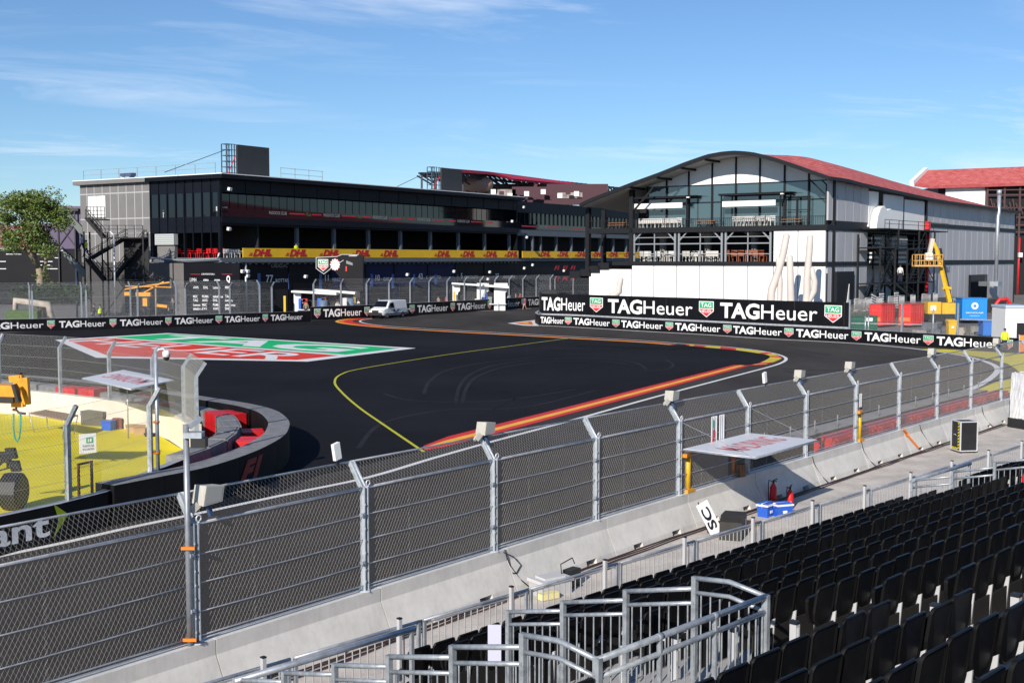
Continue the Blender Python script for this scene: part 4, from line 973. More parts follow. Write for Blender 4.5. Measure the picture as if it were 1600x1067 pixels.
# canopies on the terrace, white chairs, planters
for px0, px1, pt, pv0, pv1, which in ((990, 1076, 309, 319, 327, 'left-hand'), (1130, 1222, 303.5, 315, 323.5, 'right-hand')):
    ya, yb = HF.on_x(px0, 310, 1)[0], HF.on_x(px1, 310, 1)[0]; zt = HF.on_x(px0, pt, 1)[1]
    r = thing('terrace_canopy', 'flat dark canopy with white valance on the hall terrace ' + ('under the left roof slope' if px0 < 1000 else 'by the porch'), 'canopy', HF.w(0, 0, Z1b), HF.ang)
    mb = MB(); mb.box(.2, 2.9, yb - .3, ya + .3, zt - .25 - Z1b, zt - Z1b); mb.box(.15, 2.9, yb - 1.5, ya + .3, zt - .1 - Z1b, zt - Z1b); mb.build('roof', M_frame, r)
    z0_, z1_ = HF.on_x(px0, pv1, .4)[1], HF.on_x(px0, pv0, .4)[1]
    mb = MB(); mb.box(.35, .4, yb + .6, ya - .2, z0_ - Z1b, z1_ - Z1b); mb.build('valance', M_wpan, r)
    mb = MB()
    for y in (ya, yb):
        for x in (.5, 2.6): mb.box(x - .08, x + .08, y - .08, y + .08, 0, zt - Z1b)
    mb.build('post', M_frame, r)
    mb = MB(); mb.box(2.6, 2.7, yb, ya, 0, zt - .3 - Z1b); mb.build('back_screen', M_dark, r)
    mb = MB(); mb.box(.0, .3, yb - .6, yb - .2, zt - .35 - Z1b, zt - .2 - Z1b); mb.build('lamp', M_white, r)
wc = chair_mesh(M_chair, 'terrace_chair', 1.45); first = True; rr = random.Random(5)
def put_chair(px, x0, zf, label, group, src):
    global first
    o = src if first else src.copy()
    if not first: COL.objects.link(o)
    first = False; y = HF.on_x(px, 350, x0)[0]; o.location = HF.w(x0, y, zf); o.rotation_euler = (0, 0, HF.ang + 1.57 + rr.uniform(-.5, .5)); tag(o, label, 'chair', group)
for px in (1003, 1009, 1015, 1021, 1027, 1033, 1039, 1045, 1051, 1057, 1062): put_chair(px, .7 + (px % 2) * .8, Z1b, 'white chair in the row on the hall terrace under the canopy nearer the pit building', 'terrace chairs under the first canopy', wc)
for px in (1150, 1156, 1162, 1168, 1174, 1180, 1187, 1194, 1201, 1208): put_chair(px, .7 + (px % 2) * .8, Z1b, 'white chair in the row on the hall terrace under the canopy beside the glazed porch', 'terrace chairs under the second canopy', wc)
wl = chair_mesh(M_chair, 'lounge_chair', 1.6); first = True
for px in (1006, 1012, 1018, 1030, 1037, 1044, 1050, 1072, 1078, 1085, 1091, 1098, 1108, 1114, 1120): put_chair(px, 1.0 + (px % 3) * .9, Z2b, 'white lounge chair behind the steel portals on the middle floor of the hall', 'white chairs on the middle floor', wl)
bl = chair_mesh(mat('rust_leather', (.22, .06, .025), .6), 'lounge_chair', 1.7); first = True
for px in (1140, 1148, 1160, 1170, 1180, 1187, 1193): put_chair(px, 1.0 + (px % 3) * .9, Z2b, 'rust brown lounge chair behind the steel portal nearest the white panels', 'brown chairs on the middle floor', bl)
for px, t in ((966, 'left end of the hall terrace between its dark columns'), (1104, 'hall terrace between the two flat canopies'), (1238, 'hall terrace in front of the glazed porch')):
    y = HF.on_x(px, 352, .8)[0]; r = thing('wooden_bench_table', 'long brown wooden table on the ' + t, 'table', HF.w(.8, y, Z1b), HF.ang)
    mb = MB(); mb.box(-.4, .4, -1.4, 1.4, .72, .8); mb.build('table_top', mat('teak', (.30, .13, .06), .6, var=.2), r); mb = MB(); mb.box(-.7, -.45, -1.4, 1.4, .4, .48); mb.box(.45, .7, -1.4, 1.4, .4, .48); mb.build('bench', MATS['teak'], r)
    mb = MB()
    for y in (-1.1, 1.1): mb.bar((-.6, y, 0), (.3, y, .72), .1); mb.bar((.6, y, 0), (-.3, y, .72), .1)
    mb.build('leg', M_frame, r)
# sculpture of giant fingers in front of the hall
M_fing = mat('cream_plaster_skin', (0.56, 0.50, 0.46), 0.7, var=0.06, scale=0.4)
sc_ = thing('hand_sculpture', 'giant cream sculpture of upright fingers in front of the white hall wall', 'sculpture', D(1235, 480, 143) * 1)
sc_.location.z = 0; so = sc_.location.copy()
def sp(px, py, dd=143.0): return D(px, py, dd) - so
def finger(pts, r, name='finger'):
    mb = MB(); P = [sp(*p) for p in pts]; top = P[0]; d = (P[0] - P[1]).normalized()
    Q = [top + d * r * .6, top + d * r * .4] + P; rs = [r * .35, r * .75] + [r * 1.0] + [r * (1.0 + .06 * i) for i in range(1, len(P))]
    Pm = []; Rm = []
    for i in range(len(Q)):
        Pm.append(Q[i]); Rm.append(rs[i])
    mb.tube(Pm, Rm, 14); mb.build(name, M_fing, sc_)
finger([(1229, 368), (1224, 395), (1216, 425), (1206, 452), (1204, 470), (1215, 486), (1222, 500)], 0.40)
finger([(1216, 405), (1219, 440), (1218, 470), (1216, 500)], 0.30)
finger([(1234, 402), (1235, 440), (1236, 475), (1237, 505)], 0.39)
finger([(1266, 370), (1264, 400), (1261, 435), (1261, 455), (1260, 475), (1250, 505)], 0.38)
finger([(1268, 420), (1273, 440), (1272, 455), (1262, 472), (1250, 490)], 0.34)
r2 = thing('finger_sculpture', 'giant cream thumb sculpture bent upright at the left end of the white hall wall', 'sculpture', D(965, 480, 143) * 1); r2.location.z = 0
so = r2.location.copy(); sc_ = r2
finger([(970, 436), (968, 446), (967, 456), (961, 461), (950, 466), (935, 485)], 0.34)
# ================================================================== LEFT ISLAND: painted ground, walls, fences, impact blocks
M_cream = mat('cream_concrete', (0.66, 0.60, 0.51), 0.85, var=0.07, scale=0.5, bump=.1)
M_blk = mat('black_conveyor', (0.006, 0.006, 0.007), 0.65, var=.3, scale=1, spec=.2)
M_lime = mat('lime_vinyl', (0.42, 0.52, 0.01), 0.5)
sheet('yellow_ground', [G(*p) for p in [(-200, 638), (0, 645), (120, 659), (190, 669), (250, 681), (300, 712)]] + [TN(-2.5, 0) * 0 + Vector(v) for v in ((-10.9, 42.6, 0), (-11.1, 39.5, 0), (-12.2, 34.4, 0), (-14.5, 29, 0), (-22, 16, 0))], 0.012, M_yg)
CW = Path(smooth_path([G(*p) for p in [(-190, 638), (0, 645.5), (120, 659.5), (190, 669.5), (250, 681.5), (282, 700), (299, 712)]], 3))
mb = MB(); wall_strip(mb, CW, 0, 1.25, 0.42, 0, 1)
tag(mb.build('concrete_wall', M_cream), 'curved cream concrete wall round the yellow painted ground', 'concrete wall')
pf = [G(*p, 1.25) for p in [(-120, 601.5), (0, 606), (83, 612), (195, 628.5), (275, 648), (300, 668), (320, 704)]]
M_iw = mat('island_mesh_wire', (0.50, 0.50, 0.49), 0.4, 0.3)
debris_fence('debris_fence', 'bent-headed mesh fence on the curved cream wall behind the yellow ground', Path(pf), 1.25, 4.0, 4.6, -0.35, 0.11, 0.0028, 0.07, 0.2, knee=3.5, mmat=M_iw)
AW = [Vector(v) for v in ((-16.6, 25.2, 0), (-13.35, 30.9, 0), (-12.2, 32.9, 0), (-11.5, 34.6, 0), (-11.05, 38.4, 0), (-10.6, 41.5, 0))]
AW = [v + Vector((-.36, .22, 0)) for v in AW]; AP = Path(AW)
mb = MB(); wall_strip(mb, AP, 0, 1.05, 0.3, 0, 1, 2)
fa = AP.s_px(-62); fz = AP.s_px(76)
put_text(mb, 'Globant', lambda x, y: face_fn(AP, fz - 4.9 + x, .25)(0, y), 1, 4.9, .62, .02)
fk = lambda x, y: face_fn(AP, fz + .05 + x, .28)(0, y)
mb.add([fk(.10, .80), fk(.62, .42), fk(.04, -.16), fk(.26, .30)], [(0, 1, 3), (1, 2, 3)], 3)
tag(mb.build('advert_wall', [M_blk, M_sign_white, M_silver, M_lime]), 'low black wall with white letters and lime arrow at the left edge by the track', 'barrier wall')
debris_fence('debris_fence', 'bent-headed mesh fence along the low black wall in front of the yellow ground', Path([p + Vector((-.12, .06, 0)) for p in AW]), 1.05, 3.75, 4.75, 0.35, 0.11, 0.0028, 0.07, AP.s_px(113) - 4.75 * 1, knee=3.2, mmat=M_iw)
# impact blocks: outer black-faced row
OUT = [(-11.7, 35.0), (-10.8, 36.4), (-9.7, 38.3), (-8.9, 41.3), (-8.6, 44.6), (-8.8, 47.1), (-9.3, 49.6), (-10.5, 52.8), (-12.3, 55.3), (-14.6, 57.6), (-18.8, 61.9), (-25, 66.9), (-31, 70.2)]
OP = Path(smooth_path(OUT, 4)); nb = int(OP.len / 1.9)
for i in range(nb):
    a, b = OP.len * i / nb, OP.len * (i + 1) / nb - .02
    pts = [OP.at(a + (b - a) * k / 3) for k in range(4)]
    o3 = [(p.x, p.y) for p, t in pts]; i3 = [(p + Vector((-t.y, t.x, 0)) * .85) for p, t in pts][::-1]; c = pts[1][0]
    mb = MB(); poly = [(x - c.x, y - c.y) for x, y in o3] + [(q.x - c.x, q.y - c.y) for q in i3]; mb.prism(poly, 0, 1.2, 0, 1)
    if 6.2 < a < 8.4:
        pass
    o = mb.build('impact_barrier', [M_blk, M_rubber]); o.location = (c.x, c.y, 0)
    tag(o, 'grey-topped black-faced impact block in the outer row round the yellow ground', 'impact barrier', 'outer impact blocks of the island')
OQ = Path(OP.p[:18]); s0 = OQ.s_px(376); mb = MB()
put_text(mb, 'F1', lambda x, y: OP.at(s0 - .2 + x)[0] + Vector((OP.at(s0 + x)[1].y, -OP.at(s0 + x)[1].x, 0)) * .02 + Vector((0, 0, .28 + y)), 0, 2.1, .66, .06, .5)
tag(mb.build('wall_emblem', mat('dark_red_vinyl', (.28, .012, .012), .5)), 'dark red racing emblem on the black face of the rounded impact barrier', 'emblem')
INP = Path([p + Vector((-t.y, t.x, 0)) * 2.35 for p, t in [OP.at(OP.len * k / 40) for k in range(5, 40)]]); ni = int(INP.len / 1.75)
for i in range(ni):
    a, b = INP.len * i / ni, INP.len * (i + 1) / ni - .03; p, t = INP.at((a + b) / 2); L = (b - a) / 2
    mb = MB(); nn = Vector((-t.y, t.x, 0)); mb.obox((0, 0, .575), t * L, nn * .40, (0, 0, .575)); mb.obox((0, 0, 1.16), t * L * .9, nn * .3, (0, 0, .02))
    rd = 322 < proj_x(p) < 346 and 44 < p.y < 52
    o = mb.build('impact_barrier', M_red if rd else M_rubber); o.location = p
    tag(o, ('tall red impact block standing in the inner row at the tip of the island' if rd else 'plain grey impact block in the inner row behind the rounded black-faced barrier'), 'impact barrier', ('red' if rd else 'grey') + ' inner impact blocks of the island')
GAP = Path([p + Vector((-t.y, t.x, 0)) * 1.4 for p, t in [OP.at(OP.len * k / 40) for k in range(4, 40)]]); ng = int(GAP.len / 4.2)
for i in range(ng):
    p, t = GAP.at(GAP.len * (i + .5) / ng); nn = Vector((-t.y, t.x, 0)); mb = MB(); L = .62 if i % 3 else .9; h = .98 if i % 2 else .7
    mb.obox((0, 0, h / 2), t * L, nn * .44, (0, 0, h / 2))
    for k in (-.5, .5): mb.obox(t * L * k + Vector((0, 0, h / 2)), t * .05, nn * .46, (0, 0, h / 2 + .015))
    o = mb.build('impact_barrier', M_red); o.location = p
    tag(o, 'red impact block wedged between the two grey rows of the rounded island barrier', 'impact barrier', 'red impact blocks between the grey rows')
for px, py, dd, w, lab in ((128, 612, 60.5, 1.3, 'long bright red block lying behind the left part of the cream wall'), (238, 636, 55.0, .9, 'dark-shaded red block behind the cream wall under the marshal canopy')):
    c = D(px, py, dd); mb = MB(); mb.box(-w, w, -.5, .5, 0, c.z + .22, 0)
    for k in range(4): mb.box(-w + w * .5 * k + .1, -w + w * .5 * k + .22, -.52, .52, .1, c.z + .24, 0)
    o = mb.build('impact_barrier', M_red); o.location = (c.x, c.y, 0); o.rotation_euler = (0, 0, -.45); tag(o, lab, 'impact barrier')
# things on the yellow ground
def crate(name, label, cat, px, py, w, d, h, m, rz=0.3, z=0.0, lid=None, dd=0):
    c = G(px, py, z); r = thing(name, label, cat, c, rz)
    mb = MB(); mb.box(-w / 2, w / 2, -d / 2, d / 2, 0, h); mb.box(-w / 2 - .02, w / 2 + .02, -d / 2 - .02, d / 2 + .02, h * .86, h * .92); mb.build('body', m, r)
    mb = MB(); mb.box(-w / 2 - .03, w / 2 + .03, -d / 2 - .03, d / 2 + .03, h, h + max(.04, h * .1)); mb.build('lid', lid or m, r); return r
M_olive = mat('olive_crate', (.10, .09, .06), .7, var=.2); M_card = mat('cardboard', (.42, .27, .14), .85, var=.15, scale=2)
crate('storage_crate', 'large olive storage crate against the cream wall on the yellow ground', 'crate', 152, 664, 1.3, .7, .62, M_olive, -.4)
crate('tool_box', 'small blue box beside the olive crate on the yellow ground', 'box', 170, 672, .48, .4, .42, M_blue, -.3)
crate('tool_box', 'tall blue box at the left end of the olive crate', 'box', 133, 663, .24, .3, .5, M_blue, -.3)
crate('rust_bin', 'round-shouldered rust brown bin right of the small blue box', 'bin', 184, 670, .4, .4, .45, mat('rust_brown', (.20, .06, .04), .7), .2)
for i, (px, py, s) in enumerate(((206, 676, .42), (218, 679, .48), (214, 670, .4))):
    crate('cardboard_box', ('small cardboard box nearest the rust brown bin', 'cardboard box at the right of the pile by the cream wall', 'cardboard box at the back of the pile by the cream wall')[i], 'box', px, py, s, s * .8, s * .8, M_card, .3 * i)
crate('kerb_stone', 'low dark block lying right of the cardboard boxes on the yellow ground', 'block', 235, 682, .45, .25, .12, M_black, -.4)
def canopy(name, label, P, text, z, mm, post=None):
    """flat sheet roof with printed word; P = fence corner, fence corner, outer, outer"""
    c = sum(P, Vector()) / 4; r = thing(name, label, 'canopy', (c.x, c.y, 0)); Q = [p - Vector((c.x, c.y, 0)) for p in P]
    mb = MB(); mb.extrude([q + Vector((0, 0, .028)) for q in Q], (0, 0, .014), 0)
    ex = (Q[1] - Q[0]); ey = (Q[0] - Q[3])
    put_text(mb, text, lambda x, y: Q[3] + ex * x + ey * y + Vector((0, 0, .048)), 1, .74, .40, .006, .15, x0=.14, y0=.30)
    mb.build('sheet', [mm, mat('faded_red_print', (.62, .17, .18), .6)], r)
    mb = MB()
    for a, b in ((0, 1), (1, 2), (2, 3), (3, 0)): mb.tube([Q[a], Q[b]], .025, 6)
    mb.tube([(Q[0] + Q[1]) / 2, (Q[2] + Q[3]) / 2], .02, 6); mb.build('frame', M_galv, r)
    if post:
        mb = MB()
        for q in post: mb.tube([(q.x - c.x, q.y - c.y, 0), (q.x - c.x, q.y - c.y, z)], .03, 8)
        mb.build('post', M_galv, r)
    return r, c, Q
M_cloth = mat('white_canopy_sheet', (.66, .67, .70), .35, var=.05, scale=.8)
PL = [G(205, 609, 2.6), G(128, 592, 2.6), G(193, 579, 2.6), G(272, 595, 2.6)]
canopy('marshal_canopy', 'white canopy sheet with faded red lettering behind the cream wall of the island', PL, 'MADRING', 2.6, M_cloth, [PL[0].lerp(PL[2], .5)])
mb = MB(); P4 = [G(45, 645, .9), G(72, 640, .9), G(122, 648, .9), G(100, 656, .9)]; c = sum(P4, Vector()) / 4; r = thing('folding_table', 'brown folding table with thin legs on the yellow ground', 'table', (c.x, c.y, 0))
mb.extrude([p - Vector((c.x, c.y, 0)) for p in P4], (0, 0, -.05)); mb.build('table_top', mat('tan_board', (.30, .20, .12), .7), r)
for p in P4: mb = MB(); q = p - Vector((c.x, c.y, 0)); mb.tube([q, (q.x * .8, q.y * .8, 0)], .02, 6); mb.build('leg', M_galv, r)
# exit board, frame
d = (AW[3] - AW[2]).normalized()
c = G(137, 693, 2.0); bd = thing('notice_board', 'white notice board with green symbol hung on the island fence', 'sign', (c.x, c.y, 1.7), math.atan2(d.y, d.x) - .6)
mb = MB(); mb.box(-.26, .26, -.02, .02, 0, .62, 0); mb.box(-.05, .16, -.03, -.02, .32, .5, 1); mb.box(.0, .03, -.035, -.03, .36, .46, 0); mb.box(.06, .12, -.035, -.03, .36, .46, 0)
put_text(mb, 'PUNTO DE', lambda x, y: (x - .16, -.03, y + .2), 2, .34, .07); put_text(mb, 'ENCUENTRO', lambda x, y: (x - .16, -.03, y + .1), 2, .34, .06); mb.build('panel', [M_white, M_sign_green, M_black], bd)
c = G(134, 778, .9); fr = thing('rusty_frame', 'rust brown upright frame in the fence opening above the low black wall', 'frame', (c.x, c.y, 1.0), math.atan2(d.y, d.x)); mb = MB()
mb.box(-.3, -.24, -.03, .03, 0, .95); mb.box(.24, .3, -.03, .03, 0, .95); mb.box(-.3, .3, -.03, .03, .9, .96); mb.build('frame', mat('rust', (.16, .05, .02), .8, var=.3), fr)
# camera mast behind, tall pole in front
c = G(247, 738, 1.0); mst = thing('camera_mast', 'grey mast with white dome camera rising above the island fence', 'mast', (c.x, c.y, 0)); ztop = 7.85 - (545 - 404) * c.y / 1880
mb = MB(); mb.tube([(0, 0, 0), (0, 0, ztop)], .06, 10); mb.build('pole', M_galv, mst)
mb = MB(); mb.tube([(0, 0, ztop - .12), (.1, 0, ztop - .02), (.25, 0, ztop), (.34, 0, ztop - .08)], .03, 8); mb.build('bracket', M_alu, mst)
mb = MB(); mb.tube([(.34, 0, ztop - .05), (.34, 0, ztop - .1), (.34, 0, ztop - .26)], [.06, .12, .12], 14, 0); mb.ball((.34, 0, ztop - .27), .105, .105, .11, 12, 8, 1); mb.build('dome_camera', [M_white, M_black], mst)
for z in (1.6, 2.6): mb = MB(); mb.tube([(-.02, 0, z), (-.02, 0, z + .06)], .1, 10); mb.build('strap', M_orange, mst)
p0 = FP[3]; dn = (FP[4] - FP[3]).normalized(); cn = nrm(dn)
pl = thing('steel_mast', 'tall round steel mast strapped to a post of the near debris fence', 'mast', p0 - dn * .16 + cn * .05 + Vector((0, 0, 1.0)))
mb = MB(); mb.tube([(0, 0, 0), (0, 0, 3.95)], .054, 12); mb.build('pole', mat('dull_steel', (.27, .29, .32), .45, .4, var=.2), pl)
mb = MB(); mb.box(-.02, .3, -.12, .12, 3.72, 3.82, 0); mb.box(.1, .36, -.1, .1, 3.55, 3.72, 1); mb.bar((.05, 0, 3.9), (.25, .1, 4.05), .08, .08, 0); mb.build('sensor_head', [M_galv, M_black], pl)
for z in (.08, 1.72): mb = MB(); mb.tube([(0, 0, z), (0, 0, z + .07)], .068, 12); mb.bar((-.1, -.08, z + .05), (.14, -.08, z + .05), .05); mb.build('strap', M_orange, pl)
# crane head and wheel of a telehandler at the left edge
M_or = mat('machine_orange', (.72, .30, .01), .45, var=.15); c = D(10, 720, 42); th = thing('telehandler', 'orange telehandler boom with hook and green sling at the left edge', 'telehandler', (c.x - 1.2, c.y, 0))
o_ = th.location
def tp_(px, py, dd=42.0): return D(px, py, dd) - o_
mb = MB(); a_, b_ = tp_(-60, 612), tp_(30, 615); mb.bar(a_, b_, .7, .62, 0); mb.bar(tp_(-60, 622, 41.6), tp_(22, 625, 41.6), .2, .2, 1); mb.build('boom', [M_or, M_black], th)
mb = MB(); mb.bar(tp_(33, 590), tp_(36, 632), .22, .5, 0); mb.bar(tp_(20, 632), tp_(38, 632), .3, .16, 0); mb.bar(tp_(16, 592), tp_(36, 590), .25, .22, 0); mb.tube([tp_(32, 588), tp_(33, 588)], .14, 10, 1); mb.bar(tp_(22, 600, 41.5), tp_(30, 628, 41.5), .3, .1, 1); mb.build('boom_head', [M_or, M_black], th)
mb = MB(); mb.tube([tp_(26, 634), tp_(25, 640), tp_(30, 645), tp_(40, 646)], .045, 8); mb.tube([tp_(20, 640), tp_(26, 640)], .05, 8); mb.build('hook', mat('brown_steel', (.09, .05, .03), .6), th)
mb = MB(); mb.tube([tp_(21, 646), tp_(21, 670), tp_(23, 684), tp_(27, 690), tp_(30, 684), tp_(32, 668), tp_(32, 646)], .03, 6); mb.build('sling', mat('green_webbing', (.01, .28, .24), .6), th)
wc_ = G(22, 797, 0) - o_; mb = MB(); mb.tube([wc_ + Vector((-.30, 0, .6)), wc_ + Vector((-.24, 0, .6)), wc_ + Vector((.24, 0, .6)), wc_ + Vector((.30, 0, .6))], [.5, .58, .58, .5], 18, smooth=False); mb.build('wheel', M_black, th)
mb = MB()
for px, py in ((18, 708), (8, 714), (24, 728)): q = tp_(px, py, 38); mb.obox(q, (.13, .03, 0), (0, .1, 0), (-.04, 0, .17)); mb.bar(q, tp_(-12, 738, 38), .05)
mb.bar(tp_(12, 712, 38), tp_(12, 730, 38), .06); mb.build('work_light', M_black, th)
# ================================================================== THINGS AT THE NEAR BARRIER
def fpt(i, s=0.0, c=0.0, z=0.0):
    """point by the near fence: bay number, metres along it, metres to the camera side"""
    d = (FP[i + 1] - FP[i]).normalized(); return FP[i] + d * s + nrm(d) * c + Vector((0, 0, z))
def fang(i): d = FP[i + 1] - FP[i]; return math.atan2(d.y, d.x)
M_ivory = mat('ivory_housing', (.46, .44, .39), .5, var=.10, scale=4); M_lgrey = mat('lamp_grille', (.34, .34, .32), .5)
LAB = {3: 'beside the tall mast', 5: 'in front of the painted stripe', 7: 'at the left end of the canopy', 9: 'two posts right of the first yellow hydrant', 10: 'above the yellow hydrant farther along', 12: 'over the red impact blocks', 14: 'at the far right end of the near fence'}
def light_box(i, idx, big=1.0, off=(0, 0, 0)):
    r = thing('light_panel', 'ivory light panel on the near fence ' + LAB[idx], 'signal light', fpt(i, off[0], TIPC * .7 + off[1], TIPZ + .0 + off[2]), fang(i), 'ivory light panels on the near fence')
    mb = MB(); s = big
    prof = [(-.20, 0.0), (.19, .03), (.24, .29), (-.13, .33)]
    f = [(x * s, -.16 * s, z * s + .08) for x, z in prof]; b = [(x * s * .92, .16 * s, z * s * .9 + .1) for x, z in prof]
    mb.add(f + b, [(0, 1, 2, 3), (7, 6, 5, 4), (0, 4, 5, 1), (1, 5, 6, 2), (2, 6, 7, 3), (3, 7, 4, 0)], 0)
    mb.add([(x * s * .86, -.165 * s, z * s * .86 + .105) for x, z in prof], [(0, 1, 2, 3)], 1); mb.build('housing', [M_ivory, M_lgrey], r)
    mb = MB(); mb.bar((-.18 * s, 0, .10), (-.30 * s, .05, -.02), .08, .12); mb.bar((-.30 * s, .05, -.02), (-.34 * s, .05, .02), .05, .1); mb.build('shield_flap', M_ivory, r)
    mb = MB(); mb.bar((0, .0, .1), (.01, -.10, -.14), .08, .06); mb.bar((-.1, -.02, .08), (.12, -.02, .08), .06, .05); mb.build('bracket', mat('blue_steel_bracket', (.04, .07, .14), .5, .2), r)
    return r
for i, b in ((5, .92), (7, .90), (9, .84), (10, .84), (12, .84), (14, .84)): light_box(i, i, b)
light_box(3, 3, 1.08, (.27, .3, -.26))
def antenna(i, s, label):
    r = thing('flat_antenna', label, 'antenna', fpt(i, s, TIPC, TIPZ), fang(i)); mb = MB(); mb.obox((-.03, 0, .26), (.085, 0, .02), (0, .04, 0), (-.03, 0, .17)); mb.build('panel', M_white, r)
    mb = MB(); mb.bar((0, 0, -.02), (-.01, 0, .14), .05); mb.obox((.03, 0, .06), (.06, 0, 0), (0, .04, 0), (0, 0, .03)); mb.build('mount', M_black, r)
antenna(3, 3.9, 'small white flat antenna tilted on the near fence left of the third post')
antenna(8, 1.9, 'small white flat antenna on the near fence above the white canopy')
# white canopy over the marshal post
CA = [Vector(G(1070, 705, 2.3)), Vector(G(1170, 680, 2.3)), Vector(G(1262, 695, 2.3)), Vector(G(1163, 722, 2.3))]
A0, B0 = fpt(7, .1, .1, 2.3), fpt(8, -.1, .1, 2.3); cn = nrm(FP[8] - FP[7]) * 2.3
rc, cc, Qc = canopy('marshal_canopy', 'white canopy sheet with red lettering hung from the near debris fence', [A0, B0, B0 + cn, A0 + cn], 'MADRING', 2.3, M_cloth)
mb = MB()
for a, b in ((fpt(7, 0, 0, KNEE), A0 + cn), (fpt(8, 0, 0, KNEE), B0 + cn)): mb.wire(a - Vector((cc.x, cc.y, 0)), b - Vector((cc.x, cc.y, 0)), .008)
mb.build('stay', M_galv, rc)
def hydrant(i, s, label):
    r = thing('yellow_bollard', label, 'bollard', fpt(i, s, .0, 1.0), fang(i)); mb = MB(); mb.tube([(0, 0, .08), (0, 0, 1.12)], .085, 12); mb.build('post', M_yellow, r)
    mb = MB(); mb.tube([(0, 0, 1.06), (0, 0, 1.17)], .11, 12); mb.bar((.02, 0, 1.13), (-.42, -.12, 1.13), .16, .1); mb.build('arm', mat('amber_arm', (.62, .22, .01), .5), r)
    mb = MB(); mb.box(-.22, .18, -.14, .14, 0, .1); mb.build('base', mat('amber_base', (.65, .30, .02), .6), r)
hydrant(7, .55, 'yellow bollard with amber arm on the barrier beside the white canopy')
hydrant(10, .4, 'yellow bollard with amber arm on the barrier right of the white canopy')
mb = MB()
for a in range(12):
    t = a * math.pi / 6; mb.obox((.17 * math.cos(t), .17 * math.sin(t), .2), (.012 * math.cos(t), .012 * math.sin(t), 0), (-.042 * math.sin(t), .042 * math.cos(t), 0), (0, 0, .2))
mb.tube([(0, 0, .02), (0, 0, .34)], .155, 12); o = mb.build('wooden_tub', mat('slatted_wood', (.22, .12, .06), .8, var=.3, scale=6)); o.location = fpt(7, 3.8, .0, 1.0); tag(o, 'wooden slatted tub standing on the barrier under the white canopy', 'tub')
mb = MB(); mb.tube([(0, 0, 0), (0, 0, .75)], .05, 8); mb.tube([(.0, 0, .6), (0, 0, .78)], .09, 8); o = mb.build('orange_post', M_orange); o.location = fpt(7, 3.55, -.1, 1.0); tag(o, 'short orange post behind the wooden tub under the canopy', 'post')
def hung_sheet(i, s, w, h, z, label, red=True):
    r = thing('hanging_flag', label, 'flag', fpt(i, s, .06, z), fang(i)); mb = MB(); n = 8
    V = [(w * k / n, -.025 * math.sin(k * 1.9) - .01, zz) for zz in (0, h * .5, h) for k in range(n + 1)]
    mb.add(V, [(r_ * (n + 1) + k, r_ * (n + 1) + k + 1, (r_ + 1) * (n + 1) + k + 1, (r_ + 1) * (n + 1) + k) for r_ in range(2) for k in range(n)], 0, True)
    if red: mb.box(.02, .1, -.06, -.045, .1, .35, 1); mb.box(.06, .14, -.06, -.045, .25, .55, 1); mb.box(.03, .09, -.06, -.045, .6, .85, 2)
    mb.build('cloth', [M_white, M_rl, M_sign_green], r)
hung_sheet(7, 1.8, .34, .95, 2.15, 'white folded flag with red print hung on the near fence behind the canopy')
hung_sheet(7, 2.3, .3, .95, 2.15, 'plain white folded flag hung right of the printed flag', False)
hung_sheet(10, .2, .2, .5, 2.3, 'small white cloth hung on the near fence above the farther yellow bollard', False)
# fire extinguishers
def extinguisher(loc, label, s=1.0, rz=0.0, horn=True):
    r = thing('fire_extinguisher', label, 'extinguisher', loc, rz); mb = MB(); mb.tube([(0, 0, .0), (0, 0, .03), (0, 0, .45 * s), (0, 0, .52 * s), (0, 0, .57 * s)], [.085 * s, .095 * s, .095 * s, .06 * s, .03 * s], 14); mb.build('cylinder', M_red, r)
    mb = MB(); mb.tube([(0, 0, .56 * s), (0, 0, .63 * s)], .03 * s, 8); mb.bar((-.02, 0, .64 * s), (.12 * s, 0, .68 * s), .03, .03); mb.bar((-.02, 0, .61 * s), (.11 * s, 0, .62 * s), .03, .02); mb.build('valve', M_black, r)
    mb = MB(); mb.tube([(.0, .04, .6 * s), (-.12 * s, .05, .66 * s), (-.14 * s, .05, .5 * s), (-.12 * s, .05, .2 * s), (-.11 * s, .05, .05 * s)], .016, 8); mb.build('hose', M_black, r)
extinguisher(G(1208, 786, 0), 'dark red fire extinguisher with looped hose in the shade under the canopy', 1.15, .4)
extinguisher(G(1234, 795, 0), 'red fire extinguisher beside the blue cool box in the light', 1.1, 1.0)
def cooler(px, py, label, rz, tilt=0):
    c = G(px, py, 0); r = thing('cool_box', label, 'cool box', c, rz); mb = MB(); b = [(-.27, -.18), (.27, -.18), (.27, .18), (-.27, .18)]; s = .9
    mb.add([(x * s, y * s, 0) for x, y in b] + [(x, y, .34) for x, y in b], [(0, 1, 2, 3), (4, 5, 6, 7), (0, 1, 5, 4), (1, 2, 6, 5), (2, 3, 7, 6), (3, 0, 4, 7)]); mb.build('body', M_blue, r)
    mb = MB(); mb.box(-.29, .29, -.2, .2, .34, .39, 0); mb.box(-.25, .25, -.16, .16, .39, .43, 1); mb.build('lid', [M_white, M_blue], r)
    mb = MB(); mb.box(-.08, .06, -.19, -.175, .12, .2); mb.build('label', M_white, r); mb = MB(); mb.tube([(-.28, -.0, .3), (-.32, -.0, .42), (.32, 0, .42), (.28, 0, .3)], .014, 6); mb.build('handle', M_white, r)
cooler(1197, 806, 'blue cool box with white rim lying in the canopy shade', .9)
cooler(1222, 806, 'upright blue cool box with white rim in front of the red extinguisher', .35)
